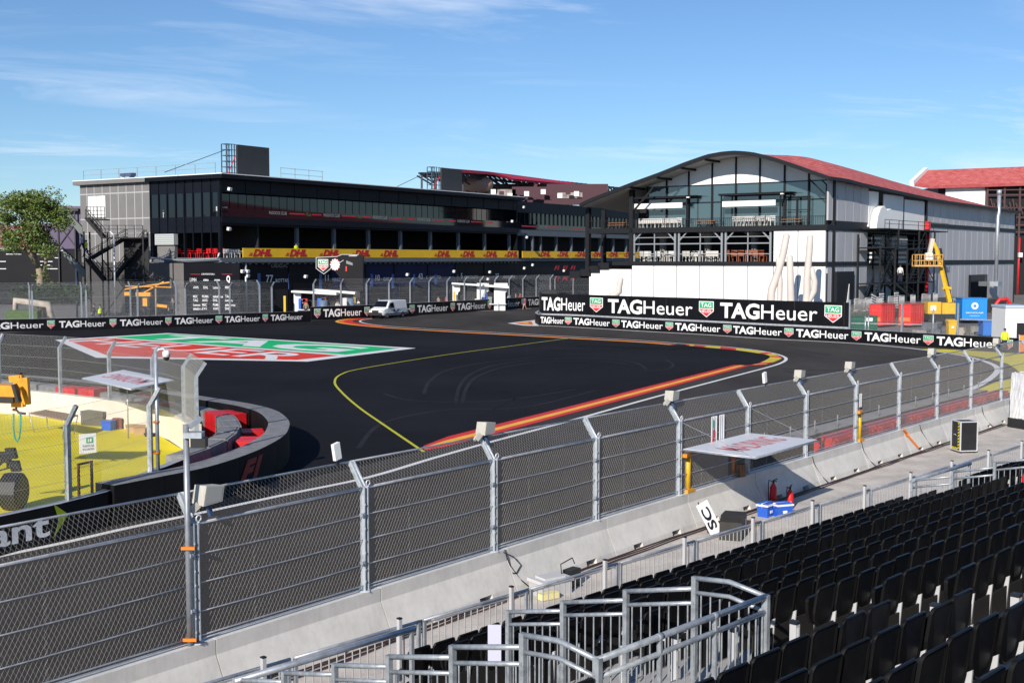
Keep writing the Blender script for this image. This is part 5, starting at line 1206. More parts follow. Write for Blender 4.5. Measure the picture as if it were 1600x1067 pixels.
# SC board
c = G(1112, 838, 0); sb = thing('signal_board', 'white board with black letters leaning beside the black speaker case', 'board', c, fang(7) - .42)
mb = MB(); w, h = .40, .92; tl = lambda x, y, d=0: Vector((x, .28 * y / h + d * -.01 - .01, y)); 
mb.extrude([tl(0, 0), tl(w, 0), tl(w, h), tl(0, h)], (0, .03, 0), 0)
put_text(mb, 'SC', lambda x, y: tl(w - .10 - y, .16 + x, 2), 1, .62, .25, .03); mb.build('panel', [M_white, mat('ink', (.006, .008, .02), .5)], sb)
mb = MB(); mb.bar((.1, .3, 0), (.1, .28, 1.0), .02); mb.build('prop', M_black, sb)
sb.rotation_euler = (R(0), R(-22), fang(7) - .42)
c = G(1146, 838, 0); kb = thing('equipment_case', 'black equipment case with sloping top behind the railing', 'case', c, fang(7) + .35)
mb = MB(); mb.extrude([(-.55, -.3, 0), (.55, -.3, 0), (.55, -.3, .62), (-.25, -.3, .66), (-.55, -.3, .52)], (0, .62, 0)); mb.build('body', mat('black_case', (.022, .020, .019), .6, var=.3), kb)
mb = MB(); mb.box(.2, .26, -.32, -.3, .30, .5); mb.box(.26, .3, -.32, -.3, .36, .42); mb.build('latch', M_white, kb)
crate('cardboard_box', 'flat cardboard box on the pavement behind the black equipment case', 'box', 1172, 824, .4, .3, .16, M_card, .5)
# storage tub with bags
c = G(860, 926, 0); tb = thing('storage_tub', 'grey plastic storage tub with lid on the pavement behind the railing', 'tub', c, fang(5) - .3)
mb = MB(); mb.box(-.42, .42, -.28, .28, 0, .3); mb.build('body', mat('clear_plastic_grey', (.42, .42, .43), .4), tb)
mb = MB(); mb.box(-.46, .46, -.31, .31, .3, .38); mb.box(-.3, .3, -.2, .2, .38, .42); mb.build('lid', mat('pale_grey_plastic', (.52, .52, .53), .4), tb)
mb = MB(); mb.box(-.6, -.1, -.5, -.3, .02, .16, 0); o = mb.build('yellow_case', mat('pale_yellow_plastic', (.70, .62, .28), .5)); o.location = c; o.rotation_euler = (0, 0, fang(5) - .3); tag(o, 'pale yellow flat case beside the grey storage tub', 'case')
mb = MB(); mb.tube([(0, 0, .04), (.2, .1, .1), (.4, .0, .06), (.55, .1, .12)], [.08, .12, .1, .03], 8); o = mb.build('cable_bag', mat('mauve_cloth', (.34, .16, .38), .7)); o.location = G(852, 932, 0); o.rotation_euler = (0, 0, 1.0); tag(o, 'mauve cloth bag beside the grey storage tub', 'bag')
cb = thing('folding_trolley', 'black folding trolley with wire handle leaning at the barrier foot', 'trolley', G(893, 915, 0), fang(5)); mb = MB(); mb.tube([(-.4, 0, .3), (-.45, 0, .62), (.1, .05, .66), (.2, .05, .5)], .014, 6); mb.build('handle', M_black, cb); mb = MB(); mb.box(-.2, .22, -.12, .12, 0, .42); mb.tube([(-.15, -.16, .08), (-.15, .16, .08)], .08, 10); mb.build('body', M_black, cb)
# flight case on castors
c = G(1506, 706, 0); fc = thing('flight_case', 'black flight case with hazard stripes on castors beside the barrier', 'case', c, fang(11) - .75)
mb = MB(); mb.box(-.36, .36, -.36, .36, .1, 1.28, 0)
for x in (-.36, .36):
    for y in (-.36, .36): mb.box(x - .025, x + .025, y - .025, y + .025, .1, 1.3, 1)
for z in (.1, 1.28):
    for s in (-.36, .36): mb.box(-.36, .36, s - .022, s + .022, z - .02, z + .022, 1); mb.box(s - .022, s + .022, -.36, .36, z - .021, z + .023, 1)
mb.build('body', [M_black, M_alu], fc)
mb = MB()
for k in range(9): z = .16 + k * .125; mb.extrude([(-.382, -.20, z), (-.382, -.30, z + .05), (-.382, -.30, z + .11), (-.382, -.20, z + .06)], (-.006, 0, 0))
for k in range(4): x = .22 - k * .12; mb.extrude([(-.382, x, .14), (-.382, x - .05, .22), (-.382, x + .02, .22), (-.382, x + .07, .14)], (-.006, 0, 0))
mb.build('hazard_tape', mat('hazard_yellow', (.75, .6, .01), .5), fc)
for x in (-.28, .28):
    for y in (-.28, .28): mb = MB(); mb.tube([(x, y - .02, .05), (x, y + .02, .05)], .05, 10); mb.build('castor', M_black, fc)
mb = MB(); mb.tube([(-.386, -.06, .7), (-.41, -.06, .74), (-.41, .1, .74), (-.386, .1, .7)], .012, 6); mb.build('handle', M_alu, fc)
# foil-wrapped cabinet at the right edge
c = G(1606, 668, 0); wr = thing('wrapped_cabinet', 'cabinet wrapped in silver foil on a dark plinth at the right edge', 'cabinet', c, fang(12) - .5)
mb = MB(); n = 14; V = []; rr = random.Random(8)
for k in range(9):
    z = .45 + 2.1 * k / 8
    for j in range(n * 4):
        t = j / (n * 4) * 4; s_ = int(t); u = t - s_; w2, d2 = .64 - .05 * (k / 8), .5
        x, y = [(-w2 + 2 * w2 * u, -d2), (w2, -d2 + 2 * d2 * u), (w2 - 2 * w2 * u, d2), (-w2, d2 - 2 * d2 * u)][s_]
        V.append((x + rr.uniform(-.018, .018), y + rr.uniform(-.018, .018), z + rr.uniform(-.04, .04)))
m_ = n * 4; mb.add(V, [(i * m_ + j, i * m_ + (j + 1) % m_, (i + 1) * m_ + (j + 1) % m_, (i + 1) * m_ + j) for i in range(8) for j in range(m_)] + [tuple(range(8 * m_, 9 * m_))], 0)
mb.build('foil', mat('silver_foil', (.70, .70, .71), .45, .2, var=.08), wr); mb = MB(); mb.box(-.7, .7, -.55, .55, 0, .45); mb.build('plinth', M_black, wr)
# strap, cables
mb = MB(); P = [fpt(11, .15, .13, 1.02), fpt(11, .2, .16, .98), fpt(11, .55, .17, .72), fpt(11, 1.1, .42, .16)]
for a, b in zip(P, P[1:]): mb.bar(a + nrm(FP[12] - FP[11]) * .03, b + nrm(FP[12] - FP[11]) * .03, .09, .02, up=nrm(FP[12] - FP[11]))
q = P[2]; mb.obox(q + Vector((-.05, -.03, .05)), (.08, .02, 0), (0, .05, 0), (0, 0, .07)); tag(mb.build('ratchet_strap', M_orange), 'orange ratchet strap pulled over the concrete barrier block', 'strap')
M_hose = mat('maroon_hose', (.075, .022, .024), .6)
rr = random.Random(4)
for k, (m, off, nm, lab) in enumerate(((M_hose, .52, 'red_hose', 'maroon hose running along the foot of the concrete barrier'), (M_black, .60, 'black_cable', 'black cable running next to the barrier foot'), (M_black, .68, 'black_cable', 'outer black cable wandering along the pavement by the barrier'), (M_hose, .74, 'red_hose', 'outer maroon hose lying on the pavement by the barrier'))):
    pts = []
    for i in range(2, 14):
        for u in (0, .35, .7): pts.append(fpt(i, u * 4.28, off + rr.uniform(-.05, .06), .035))
    mb = MB(); mb.tube(pts, .014 if k else .018, 6); tag(mb.build(nm, m), lab, 'hose' if 'hose' in nm else 'cable')
mb = MB()
for i, s_, w in ((5, .25, .0), (9, .3, .05), (10, .3, .0), (11, 2.0, .1), (13, 1.2, .0)):
    P = [fpt(i, s_, .14, 1.0), fpt(i, s_ + .05, .17, .8), fpt(i, s_ + .15 + w, .19, .6), fpt(i, s_ + .35 + w, .34, .25), fpt(i, s_ + .5, .55, .03)]; mb2 = MB(); mb2.tube(P, .014, 6)
    tag(mb2.build('black_cable', M_black), 'thin black cable hanging down the face of the concrete barrier', 'cable', 'cables hanging over the barrier')
P = [fpt(5, .2, .14, .95), fpt(5, .5, .2, .8), fpt(5, .75, .24, .55), fpt(5, .5, .3, .42), fpt(5, .35, .3, .45)]; mb = MB(); mb.tube(smooth_path(P, 5) if False else P, .012, 6); tag(mb.build('black_cable', M_black), 'looped black cable on the barrier above the grey storage tub', 'cable')
# red impact blocks on the track side, right
for i in range(9, 15):
    if i + 1 >= len(FP): break
    for k in range(2):
        c = fpt(i, 1.1 + k * 2.14, -1.25, 0); mb = MB(); mb.box(-1.0, 1.0, -.42, .42, 0, .95); mb.box(-.7, -.5, -.44, .44, 0, 1.0); mb.box(.5, .7, -.44, .44, 0, 1.0); mb.box(-1.0, 1.0, -.3, .3, .95, 1.05)
        if i == 9: continue
        o = mb.build('impact_barrier', M_red); o.location = c; o.rotation_euler = (0, 0, fang(i)); tag(o, 'red impact block seen through the near fence at the right-hand bend', 'impact barrier', 'red impact blocks behind the near fence')
for i in range(9, 15):
    for k in range(2):
        c = fpt(i, 1.1 + k * 2.14, -2.5, 0); mb = MB(); mb.prism([(-1.05, -.5), (1.05, -.5), (1.05, .5), (-1.05, .5)], 0, 1.0, 0, 1); mb.tube([(.2, -.3, 1.0), (.2, -.3, 1.5)], .03, 6, 1)
        o = mb.build('impact_barrier', [M_blk, M_rubber]); o.location = c; o.rotation_euler = (0, 0, fang(i)); tag(o, 'grey-topped impact block of the outer row at the right-hand bend behind the near fence', 'impact barrier', 'grey impact blocks behind the near fence')
# ================================================================== GRANDSTAND IN THE FOREGROUND
ROWS = [(-13.1, 2.10), (-12.27, 2.37), (-11.44, 2.64), (-10.61, 2.91)] + [(-9.5 + .832 * k, 3.18 + .27 * k) for k in range(11)]
START_A, END_B = 12.42, 10.95
SEATH = 0.88
T_ANG = math.atan2(T_.y, T_.x)
M_seat = mat('black_seat_plastic', (0.0048, 0.0048, 0.0054), 0.42, var=0.15, scale=3, spec=0.22)
_t = M_seat.node_tree; _oi = _t.nodes.new('ShaderNodeObjectInfo'); _rp = _t.nodes.new('ShaderNodeMapRange'); _rp.inputs[3].default_value = 0.34; _rp.inputs[4].default_value = 0.62
_t.links.new(_oi.outputs['Random'], _rp.inputs[0]); _t.links.new(_rp.outputs[0], _t.nodes['Principled BSDF'].inputs['Roughness'])
_b = _t.nodes['Principled BSDF']; _src = _b.inputs['Base Color'].links[0].from_socket; _mx = _t.nodes.new('ShaderNodeMixRGB'); _mx.blend_type = 'MIX'; _mx.inputs[2].default_value = (.016, .0155, .015, 1)
_nz = _t.nodes.new('ShaderNodeTexNoise'); _nz.inputs['Scale'].default_value = 5; _nz.noise_dimensions = '4D'; _m2 = _t.nodes.new('ShaderNodeMath'); _m2.operation = 'MULTIPLY'; _m2.inputs[1].default_value = 50
_t.links.new(_oi.outputs['Random'], _m2.inputs[0]); _t.links.new(_m2.outputs[0], _nz.inputs['W']); _tc = _t.nodes.new('ShaderNodeTexCoord'); _t.links.new(_tc.outputs['Object'], _nz.inputs['Vector'])
_r2 = _t.nodes.new('ShaderNodeMapRange'); _r2.inputs[1].default_value = .5; _r2.inputs[2].default_value = .75; _r2.inputs[4].default_value = .28; _t.links.new(_nz.outputs['Fac'], _r2.inputs[0]); _t.links.new(_r2.outputs[0], _mx.inputs[0])
_t.links.new(_src, _mx.inputs[1]); _t.links.new(_mx.outputs[0], _b.inputs['Base Color'])
M_deck = mat('stand_deck', (0.36, 0.345, 0.33), 0.75, var=0.10, scale=1.2, bump=.1, bscale=30)
VOMS = [(8.5, 11.42), (27.75, 30.95)]
stand = thing('grandstand', 'stepped grandstand with pale decks carrying the rows of black seats', 'grandstand', TN(0, -13.1, 0), T_ANG)
def sl(t, n, z): return (t, -(n + 13.1), z)         # stand frame: x along the rows, y away from the track is negative here
mb = MB()
SEG = [(4.0, VOMS[0][0]), (VOMS[0][1], VOMS[1][0]), (VOMS[1][1], 60)]
for i, (n, zt) in enumerate(ROWS):
    z = zt - SEATH; nf = n - .42 if i else n - .62; nb = ROWS[i + 1][0] - .42 if i + 1 < len(ROWS) else n + 2
    for a, b in (SEG if i < 8 else [(4.0, 60)]):
        mb.box(a, b, -(nb + 13.1), -(nf + 13.1), z - .07, z, 0)
        mb.box(a, b, -(nb + 13.1) - .0, -(nb + 13.1) + .03, z, z + .27, 1) if i + 1 < len(ROWS) else None
mb.build('deck', [M_deck, mat('riser', (.16, .155, .15), .7)], stand)
mb = MB()
for a, b in VOMS:
    mb.box(a, b, -6.0, .6, 1.0, 1.08, 0)
    for x in (a, b): mb.add([(x, .5, 1.08), (x, .5, 1.2), (x, -6.1, 3.1), (x, -6.1, 1.08)], [(0, 1, 2, 3)], 0)
    mb.box(a, b, -6.15, -6.1, 1.08, 3.12, 0)
    for k in range(5): mb.box(a + .25, a + 1.5, -5.9 + k * .3, -5.6 + k * .3, 1.08, 2.6 - k * .3, 0)
mb.build('stairwell', mat('stairwell_panel', (.33, .325, .32), .7, var=.08, scale=.8), stand)
mb = MB()
for t in range(4, 60, 3):
    for n in (-12, -8.5, -4): mb.bar(sl(t, n, 0), sl(t, n, 1.1), .1)
mb.box(4, 60, .5, .6, .9, 1.2); mb.build('scaffold', M_galv, stand)
# one tip-up seat, then copies
def rr_outline(w, h, r, n=5, bottom=.22):
    P = []
    for k in range(n + 1): a = math.pi * k / n / 2; P.append((w / 2 - r + r * math.cos(a), h - r + r * math.sin(a)))
    for k in range(n + 1): a = math.pi / 2 + math.pi * k / n / 2; P.append((-w / 2 + r + r * math.cos(a), h - r + r * math.sin(a)))
    m = 7
    for k in range(m + 1): a = math.pi + math.pi * k / m; P.append((w / 2 * 1.0 * math.cos(a), bottom + bottom * math.sin(a)))
    return P
def seat_proto():
    r = thing('stadium_seat', 'black plastic tip-up seat in the grandstand rows', 'seat', (0, 0, 0), 0, 'black seats of the foreground grandstand')
    # local: x along row, +y to the track, z up from the deck. backrest seen from behind (-y)
    w, z0, h = .452, .36, .52; tl_ = .07
    O = rr_outline(w, h, .06); I = [(x * .86, .5 * h + (z - .5 * h) * .90 + .005) for x, z in O]; n = len(O)
    def pt(x, z, d): return (x, .02 - (z / h) * tl_ + d + .05 * (x / w * 2) ** 2 * .5, z0 + z)
    mb = MB()
    V = [pt(x, z, 0) for x, z in O] + [pt(x, z, -.012) for x, z in [(a * .965, .5 * h + (b - .5 * h) * .97) for a, b in O]] + [pt(x, z, .006) for x, z in I] + [pt(x, z, .016) for x, z in O]
    F = []
    for k in range(3): F += [(k * n + i, k * n + (i + 1) % n, (k + 1) * n + (i + 1) % n, (k + 1) * n + i) for i in range(n)] if k < 2 else []
    F += [tuple(2 * n + i for i in range(n)), tuple(3 * n + i for i in range(n))[::-1]] + [(i, (i + 1) % n, 3 * n + (i + 1) % n, 3 * n + i) for i in range(n)]
    mb.add(V, F); mb.build('backrest', M_seat, r)
    mb = MB(); P = rr_outline(.43, .36, .05); n = len(P)
    mb.add([(x, .09 + z * .02, .38 + z) for x, z in P] + [(x, .13 + z * .02, .38 + z) for x, z in P], [tuple(range(n)), tuple(range(n, 2 * n))[::-1]] + [(i, (i + 1) % n, n + (i + 1) % n, n + i) for i in range(n)]); mb.build('seat_pan', M_seat, r)
    mb = MB(); mb.extrude([(.236, .10, 0), (.236, .02, 0), (.236, -.02, .52), (.236, .08, .46)], (.022, 0, 0)); mb.bar((.20, .07, 0), (.20, .12, .42), .014); mb.build('bracket', M_alu, r)
    mb = MB(); mb.box(-.226, .226, -.0, .02, .02, .4); mb.build('apron', mat('seat_apron', (.012, .011, .010), .7), r)
    return r
seat0 = seat_proto(); first_ = True; NSEAT = 0
def in_view(p):
    v = p - Vector((0, 0, EYE)); d = v.dot(_F)
    if d < 1: return False
    x = 800 + FPX * v.x / d; y = 533.5 - FPX * v.dot(_U) / d
    return -60 < x < 1900 and y < 1180
SR = random.Random(11); PLACES = []
for i, (n, zt) in enumerate(ROWS):
    z = zt - SEATH
    t = 4.2
    while t < 58:
        ok = not (i < 8 and any(a - .22 < t < b + .22 for a, b in VOMS)) and not (i >= 4 and END_B < t < START_A) and not (i in (8,) and t < START_A)
        if ok and in_view(TN(t, n, zt)): PLACES.append((TN(t, n, z), (TN(t, n, zt) - Vector((0, 0, EYE))).length))
        t += .502
PLACES.sort(key=lambda q: q[1])
rest = MB()
for k, (p, dist) in enumerate(PLACES):
    rz, rx = T_ANG + SR.uniform(-.02, .02), SR.uniform(-.03, .02)
    if k == 0: o = seat0; o.location = p; o.rotation_euler = (0, 0, T_ANG)
    elif k < 300: o = copy_thing(seat0, p, rz); o.rotation_euler.x = rx
    else:       # the farthest, smallest seats: one mass
        M = Matrix.Translation(p) @ Matrix.Rotation(rz, 4, 'Z')
        for c in seat0.children:
            mi = 1 if c.name.startswith('bracket') else 0
            rest.add([M @ v.co for v in c.data.vertices], [tuple(q.vertices) for q in c.data.polygons], mi)
if rest.v: tag(rest.build('far_seat_rows', [M_seat, M_alu], fix=False), 'distant rows of black seats at the far end of the foreground grandstand', 'seat rows', None, 'stuff')
# white row posts with black caps
def row_post(t, n, z0, z1, w, label, grp):
    r = thing('row_post', label, 'post', TN(t, n, z0), T_ANG, grp); h = z1 - z0
    mb = MB(); mb.box(-w / 2, w / 2, -w / 2, w / 2, 0, h - .03, 0); mb.box(-.012, .012, -w / 2 - .002, -w / 2, .18, .205, 1); mb.build('tube', [mat('white_aluminium', (.52, .52, .53), .4, .15), M_black], r)
    mb = MB(); mb.box(-w / 2 - .004, w / 2 + .004, -w / 2 - .004, w / 2 + .004, h - .03, h); mb.build('cap', M_black, r)
    mb = MB(); mb.box(-w * .28, w * .28, -w / 2 - .003, -w / 2 - .001, h - .18, h - .07); mb.build('sticker', M_white, r)
for i in range(4, 12):
    n, zt = ROWS[i]; row_post(START_A - .33, n - .02, zt - SEATH, zt - SEATH + .58, .085, 'square white post with black cap at the aisle end of a seat row', 'white posts at the ends of the seat rows')
for k in range(3): row_post(23.4 + k * 2.2, -10.2, 2.03, 2.5, .075, 'square white post with black cap in the narrow aisle between the seat rows', 'white posts in the narrow aisle')
mb = MB()
for i in range(7, 14):
    n, zt = ROWS[i]; mb.box(END_B + .25, START_A - .4, -(n + .42 + .4 + 13.1) + .41, -(n + .42 + 13.1) + .41, zt - SEATH, zt - SEATH + .135)
mb.build('aisle_step', M_deck, stand)
# front railing
rl = thing('crowd_railing', 'long galvanised railing with upright bars in front of the first row of seats', 'railing', TN(0, -13.7, 1.2), T_ANG)
k = 0; t = 5.0
while t < 46:
    a, b = t, t + 2.42; mb = MB(); nbar = 17
    for j in range(nbar): x = a + .06 + (b - a - .12) * j / (nbar - 1); mb.tube([(x, 0, -.9), (x, 0, .98)], .011, 5, cap=False)
    mb.bar((a + .03, 0, -.9), (b - .03, 0, -.9), .03, .03); mb.bar((a + .03, 0, .98), (b - .03, 0, .98), .02, .02)
    mb.build('bar_panel', mat('pale_galvanised', (.44, .44, .45), .45, .25), rl)
    mb = MB(); mb.tube([(a + .02, 0, 1.03), (b - .02, 0, 1.03)], .028, 8); mb.build('top_rail', M_galv, rl)
    for x in (a + .045, b - .045): mb = MB(); mb.bar((x, 0, -1.2), (x, 0, 1.03), .05, .05); mb.build('post', M_galv, rl)
    t += 2.45
for k in range(15):
    t = 6.9 + k * 2.47; mb = MB(); mb.box(t - .03, t + .03, -.08, -.02, -1.2, 1.18, 0); mb.box(t - .033, t + .033, -.083, -.017, 1.18, 1.2, 1); mb.build('white_post', [MATS['white_aluminium'], M_black], rl)
# guard bars over the stairwell mouths
for (a, b), w in zip(VOMS, ('nearer', 'farther')):
    r = thing('guard_bar', 'thick galvanised guard bar on two legs in front of the ' + w + ' stairwell', 'guard rail', TN(a, -12.9, 1.2), T_ANG); L = b - a
    mb = MB(); mb.tube([(-.1, 0, 1.28), (L + .06, 0, 1.28)], .045, 10); mb.tube([(-.06, .1, 1.22), (L, .1, 1.22)], .03, 8); mb.build('bar', M_galv, r)
    for x in (.0, L): mb = MB(); mb.bar((x, 0, 0), (x, 0, 1.26), .055, .055); mb.box(x - .09, x + .09, -.09, .09, 0, .03); mb.build('leg', M_galv, r)
# stepped rails round the stairwells
M_g2 = mat('bright_galvanised', (.35, .38, .41), .42, .4, var=.25, scale=9)
def za_(n): return 3.80 + .335 * (n + 8.96)       # rail height at the lower post of each panel
def side_rail(t, label, n0=-13.0, corner=None):
    r = thing('stair_railing', label, 'railing', TN(t, -7.0, 0), T_ANG); st_n = [-7.95, -8.96, -9.98, -10.95, -11.95, -12.95]
    def L(n, z): return (0, -(n + 7.0), z)
    prev = -7.0
    for i, n in enumerate(st_n):
        if n < n0: break
        a, b = n, prev; za, zb = za_(a), za_(b) - .11
        if i == 0: za, zb = 4.15, 4.12
        mb = MB(); pts = [L(a, za), L((a + b) / 2, (za + zb) / 2 + (.06 if i == 0 else 0)), L(b, zb)]
        mb.tube(pts, .029, 10); mb.tube([(x, y, z - .17) for x, y, z in pts], .026, 8)
        for k in range(7): f = (k + .7) / 7.4; n_ = a + (b - a) * f; z_ = za + (zb - za) * f; mb.tube([L(n_, z_ - .17), L(n_, z_ - 1.05)], .0105, 6, cap=False)
        mb.build('rail_panel', M_g2, r)
        mb = MB(); mb.bar(L(a, za + .02), L(a, za - 1.2), .06, .06); mb.box(-.04, .04, -(a + 7) - .012, -(a + 7) + .012, za - .3, za - .26); mb.build('post', M_g2, r)
        prev = n
    mb = MB(); mb.bar(L(-7.0, 4.14), L(-7.0, 2.95), .075, .06); mb.build('post', M_g2, r)
side_rail(VOMS[0][1], 'stepped galvanised railing on the far side of the nearer stairwell', -11.2)
side_rail(VOMS[0][0], 'stepped galvanised railing on the near side of the nearer stairwell', -13.0)
side_rail(VOMS[1][0] - .05, 'stepped galvanised railing beside the farther stairwell at the right edge', -13.0)
r = thing('stair_railing', 'level double galvanised rail closing the upper end of the nearer stairwell', 'railing', TN(VOMS[0][0], -7.0, 0), T_ANG); L = VOMS[0][1] - VOMS[0][0]
mb = MB(); mb.tube([(0, 0, 4.12), (L, 0, 4.12)], .034, 10); mb.tube([(0, 0, 3.95), (L, 0, 3.95)], .028, 8)
for x in (L * .33, L * .66): mb.bar((x, 0, 4.1), (x, 0, 3.0), .05, .03)
for k in range(22): x = (k + .5) * L / 22; mb.tube([(x, 0, 3.95), (x, 0, 3.0)], .0105, 6, cap=False)
mb.build('rail_panel', M_g2, r)
mb = MB()
for x in (L * .33, L * .66): mb.tube([(x - .04, 0, 4.12), (x + .04, 0, 4.12)], .037, 10)
mb.build('coupler', M_g2, r)
# extinguishers and paper sign at the stairwells
extinguisher(TN(VOMS[0][0] + .55, -9.9, 2.35) * 1.0, 'red fire extinguisher behind the stepped railing of the nearer stairwell', .9, 0)
extinguisher(TN(27.2, -10.05, 2.55), 'red fire extinguisher on the pale step by the farther stairwell', .95, 0)
mb = MB(); mb.box(-.24, -.06, -.02, .0, 0, .5); o = mb.build('paper_sign', mat('lilac_paper', (.50, .50, .62), .8)); o.location = TN(VOMS[0][1], -11.0, 2.45); o.rotation_euler = (0, 0, T_ANG - .9); tag(o, 'blank pale lilac paper sheet on the lowest post of the far stairwell railing', 'paper sign')
# ================================================================== VEHICLES, TREES, PEOPLE, YARD
# --- white van
c = G(606, 496.5, 0); VS = 1.2
van = thing('delivery_van', 'white delivery van with dark windscreen parked on the track beside the board wall', 'van', (c.x, c.y, 0), math.atan2(-.89, -.45))
M_vw = mat('van_white', (.76, .77, .78), .28, var=.02, coat=.5); M_tyre = mat('tyre', (.012, .012, .012), .8)
def vs(x, y, z): return (x * VS, y * VS, z * VS)
ST = [(-2.5, .42, 1.05, 1.9, .93, .80), (-2.46, .36, 1.05, 1.95, .97, .82), (-1.0, .34, 1.05, 1.98, 1.0, .84), (.55, .34, 1.06, 1.97, 1.0, .84), (.95, .34, 1.07, 1.90, 1.0, .80), (1.62, .34, 1.10, 1.24, 1.0, .80), (2.15, .36, .98, 1.06, .96, .80), (2.42, .40, .80, .88, .86, .74), (2.5, .46, .66, .74, .76, .66)]
mb = MB(); V = []; m_ = 8
for x, z0, zb, zt, hb, ht in ST:
    for y, z in ((-hb * .94, z0), (-hb, z0 + .22), (-hb, zb), (-ht, zt - .07), (-ht + .1, zt), (ht - .1, zt), (ht, zt - .07), (hb, zb), (hb, z0 + .22), (hb * .94, z0)): V.append(vs(x, y, z))
k = 10; mb.add(V, [(i * k + j, i * k + (j + 1) % k, (i + 1) * k + (j + 1) % k, (i + 1) * k + j) for i in range(len(ST) - 1) for j in range(k)] + [tuple(range(k)), tuple(range((len(ST) - 1) * k, len(ST) * k))[::-1]]); mb.build('body', M_vw, van)
mb = MB(); mb.add([vs(1.0, -.70, 1.86), vs(1.0, .70, 1.86), vs(1.66, .82, 1.26), vs(1.66, -.82, 1.26)], [(0, 1, 2, 3)]); mb.v = [(a + .03, b, c_ + .03) for a, b, c_ in mb.v]; mb.build('windscreen', M_fg, van)
for s in (-1, 1):
    mb = MB(); mb.add([vs(.30, s * .90, 1.72), vs(.86, s * .885, 1.72), vs(1.42, s * .985, 1.18), vs(.30, s * 1.01, 1.16)], [(0, 1, 2, 3)]); mb.v = [(a, b + s * .02, c_) for a, b, c_ in mb.v]; mb.build('side_window', M_fg, van)
    mb = MB(); mb.obox(vs(1.25, s * 1.12, 1.22), (.06, 0, 0), (0, .13, 0), (0, 0, .14)); mb.build('mirror', M_black, van)
    mb = MB(); mb.obox(vs(2.28, s * .73, .86), (.16, s * -.06, -.03), (0, .14, 0), (.02, 0, .10)); mb.build('headlight', mat('lamp_glass', (.35, .37, .40), .15), van)
    for x in (-1.55, 1.6):
        mb = MB(); mb.tube([vs(x, s * .78, .33), vs(x, s * 1.0, .33)], .33 * VS, 18); w = mb.build('wheel', M_tyre, van); mb = MB(); mb.tube([vs(x, s * .98, .33), vs(x, s * 1.012, .33)], .2 * VS, 12); mb.build('rim', mat('rim_grey', (.2, .2, .21), .4, .5), w)
mb = MB(); mb.obox(vs(2.48, 0, .52), (.09, 0, 0), (0, .98, 0), (0, 0, .20)); mb.obox(vs(2.50, 0, .80), (.05, 0, 0), (0, .50, 0), (0, 0, .13)); mb.build('bumper', M_black, van)
mb = MB(); mb.box(-2.35 * VS, 1.2 * VS, 1.0 * VS + .012, 1.0 * VS + .03, .44 * VS, .56 * VS, 0); mb.extrude([vs(.2, 1.012, .62), vs(-.35, 1.012, .62), vs(-.9, 1.012, 1.0), vs(-.5, 1.012, 1.0)], (0, .01, 0), 1); mb.box(.1, .55, 1.0 * VS + .012, 1.0 * VS + .02, .75 * VS, 1.0 * VS, 0)
put_text(mb, 'service', lambda x, y: vs(-.3 - x, .985 - (y + .3) * .17, 1.3 + y), 2, 1.5, .3, .01, .2); mb.build('side_print', [M_black, mat('slate_print', (.12, .16, .25), .5), mat('violet_print', (.25, .22, .45), .5)], van)

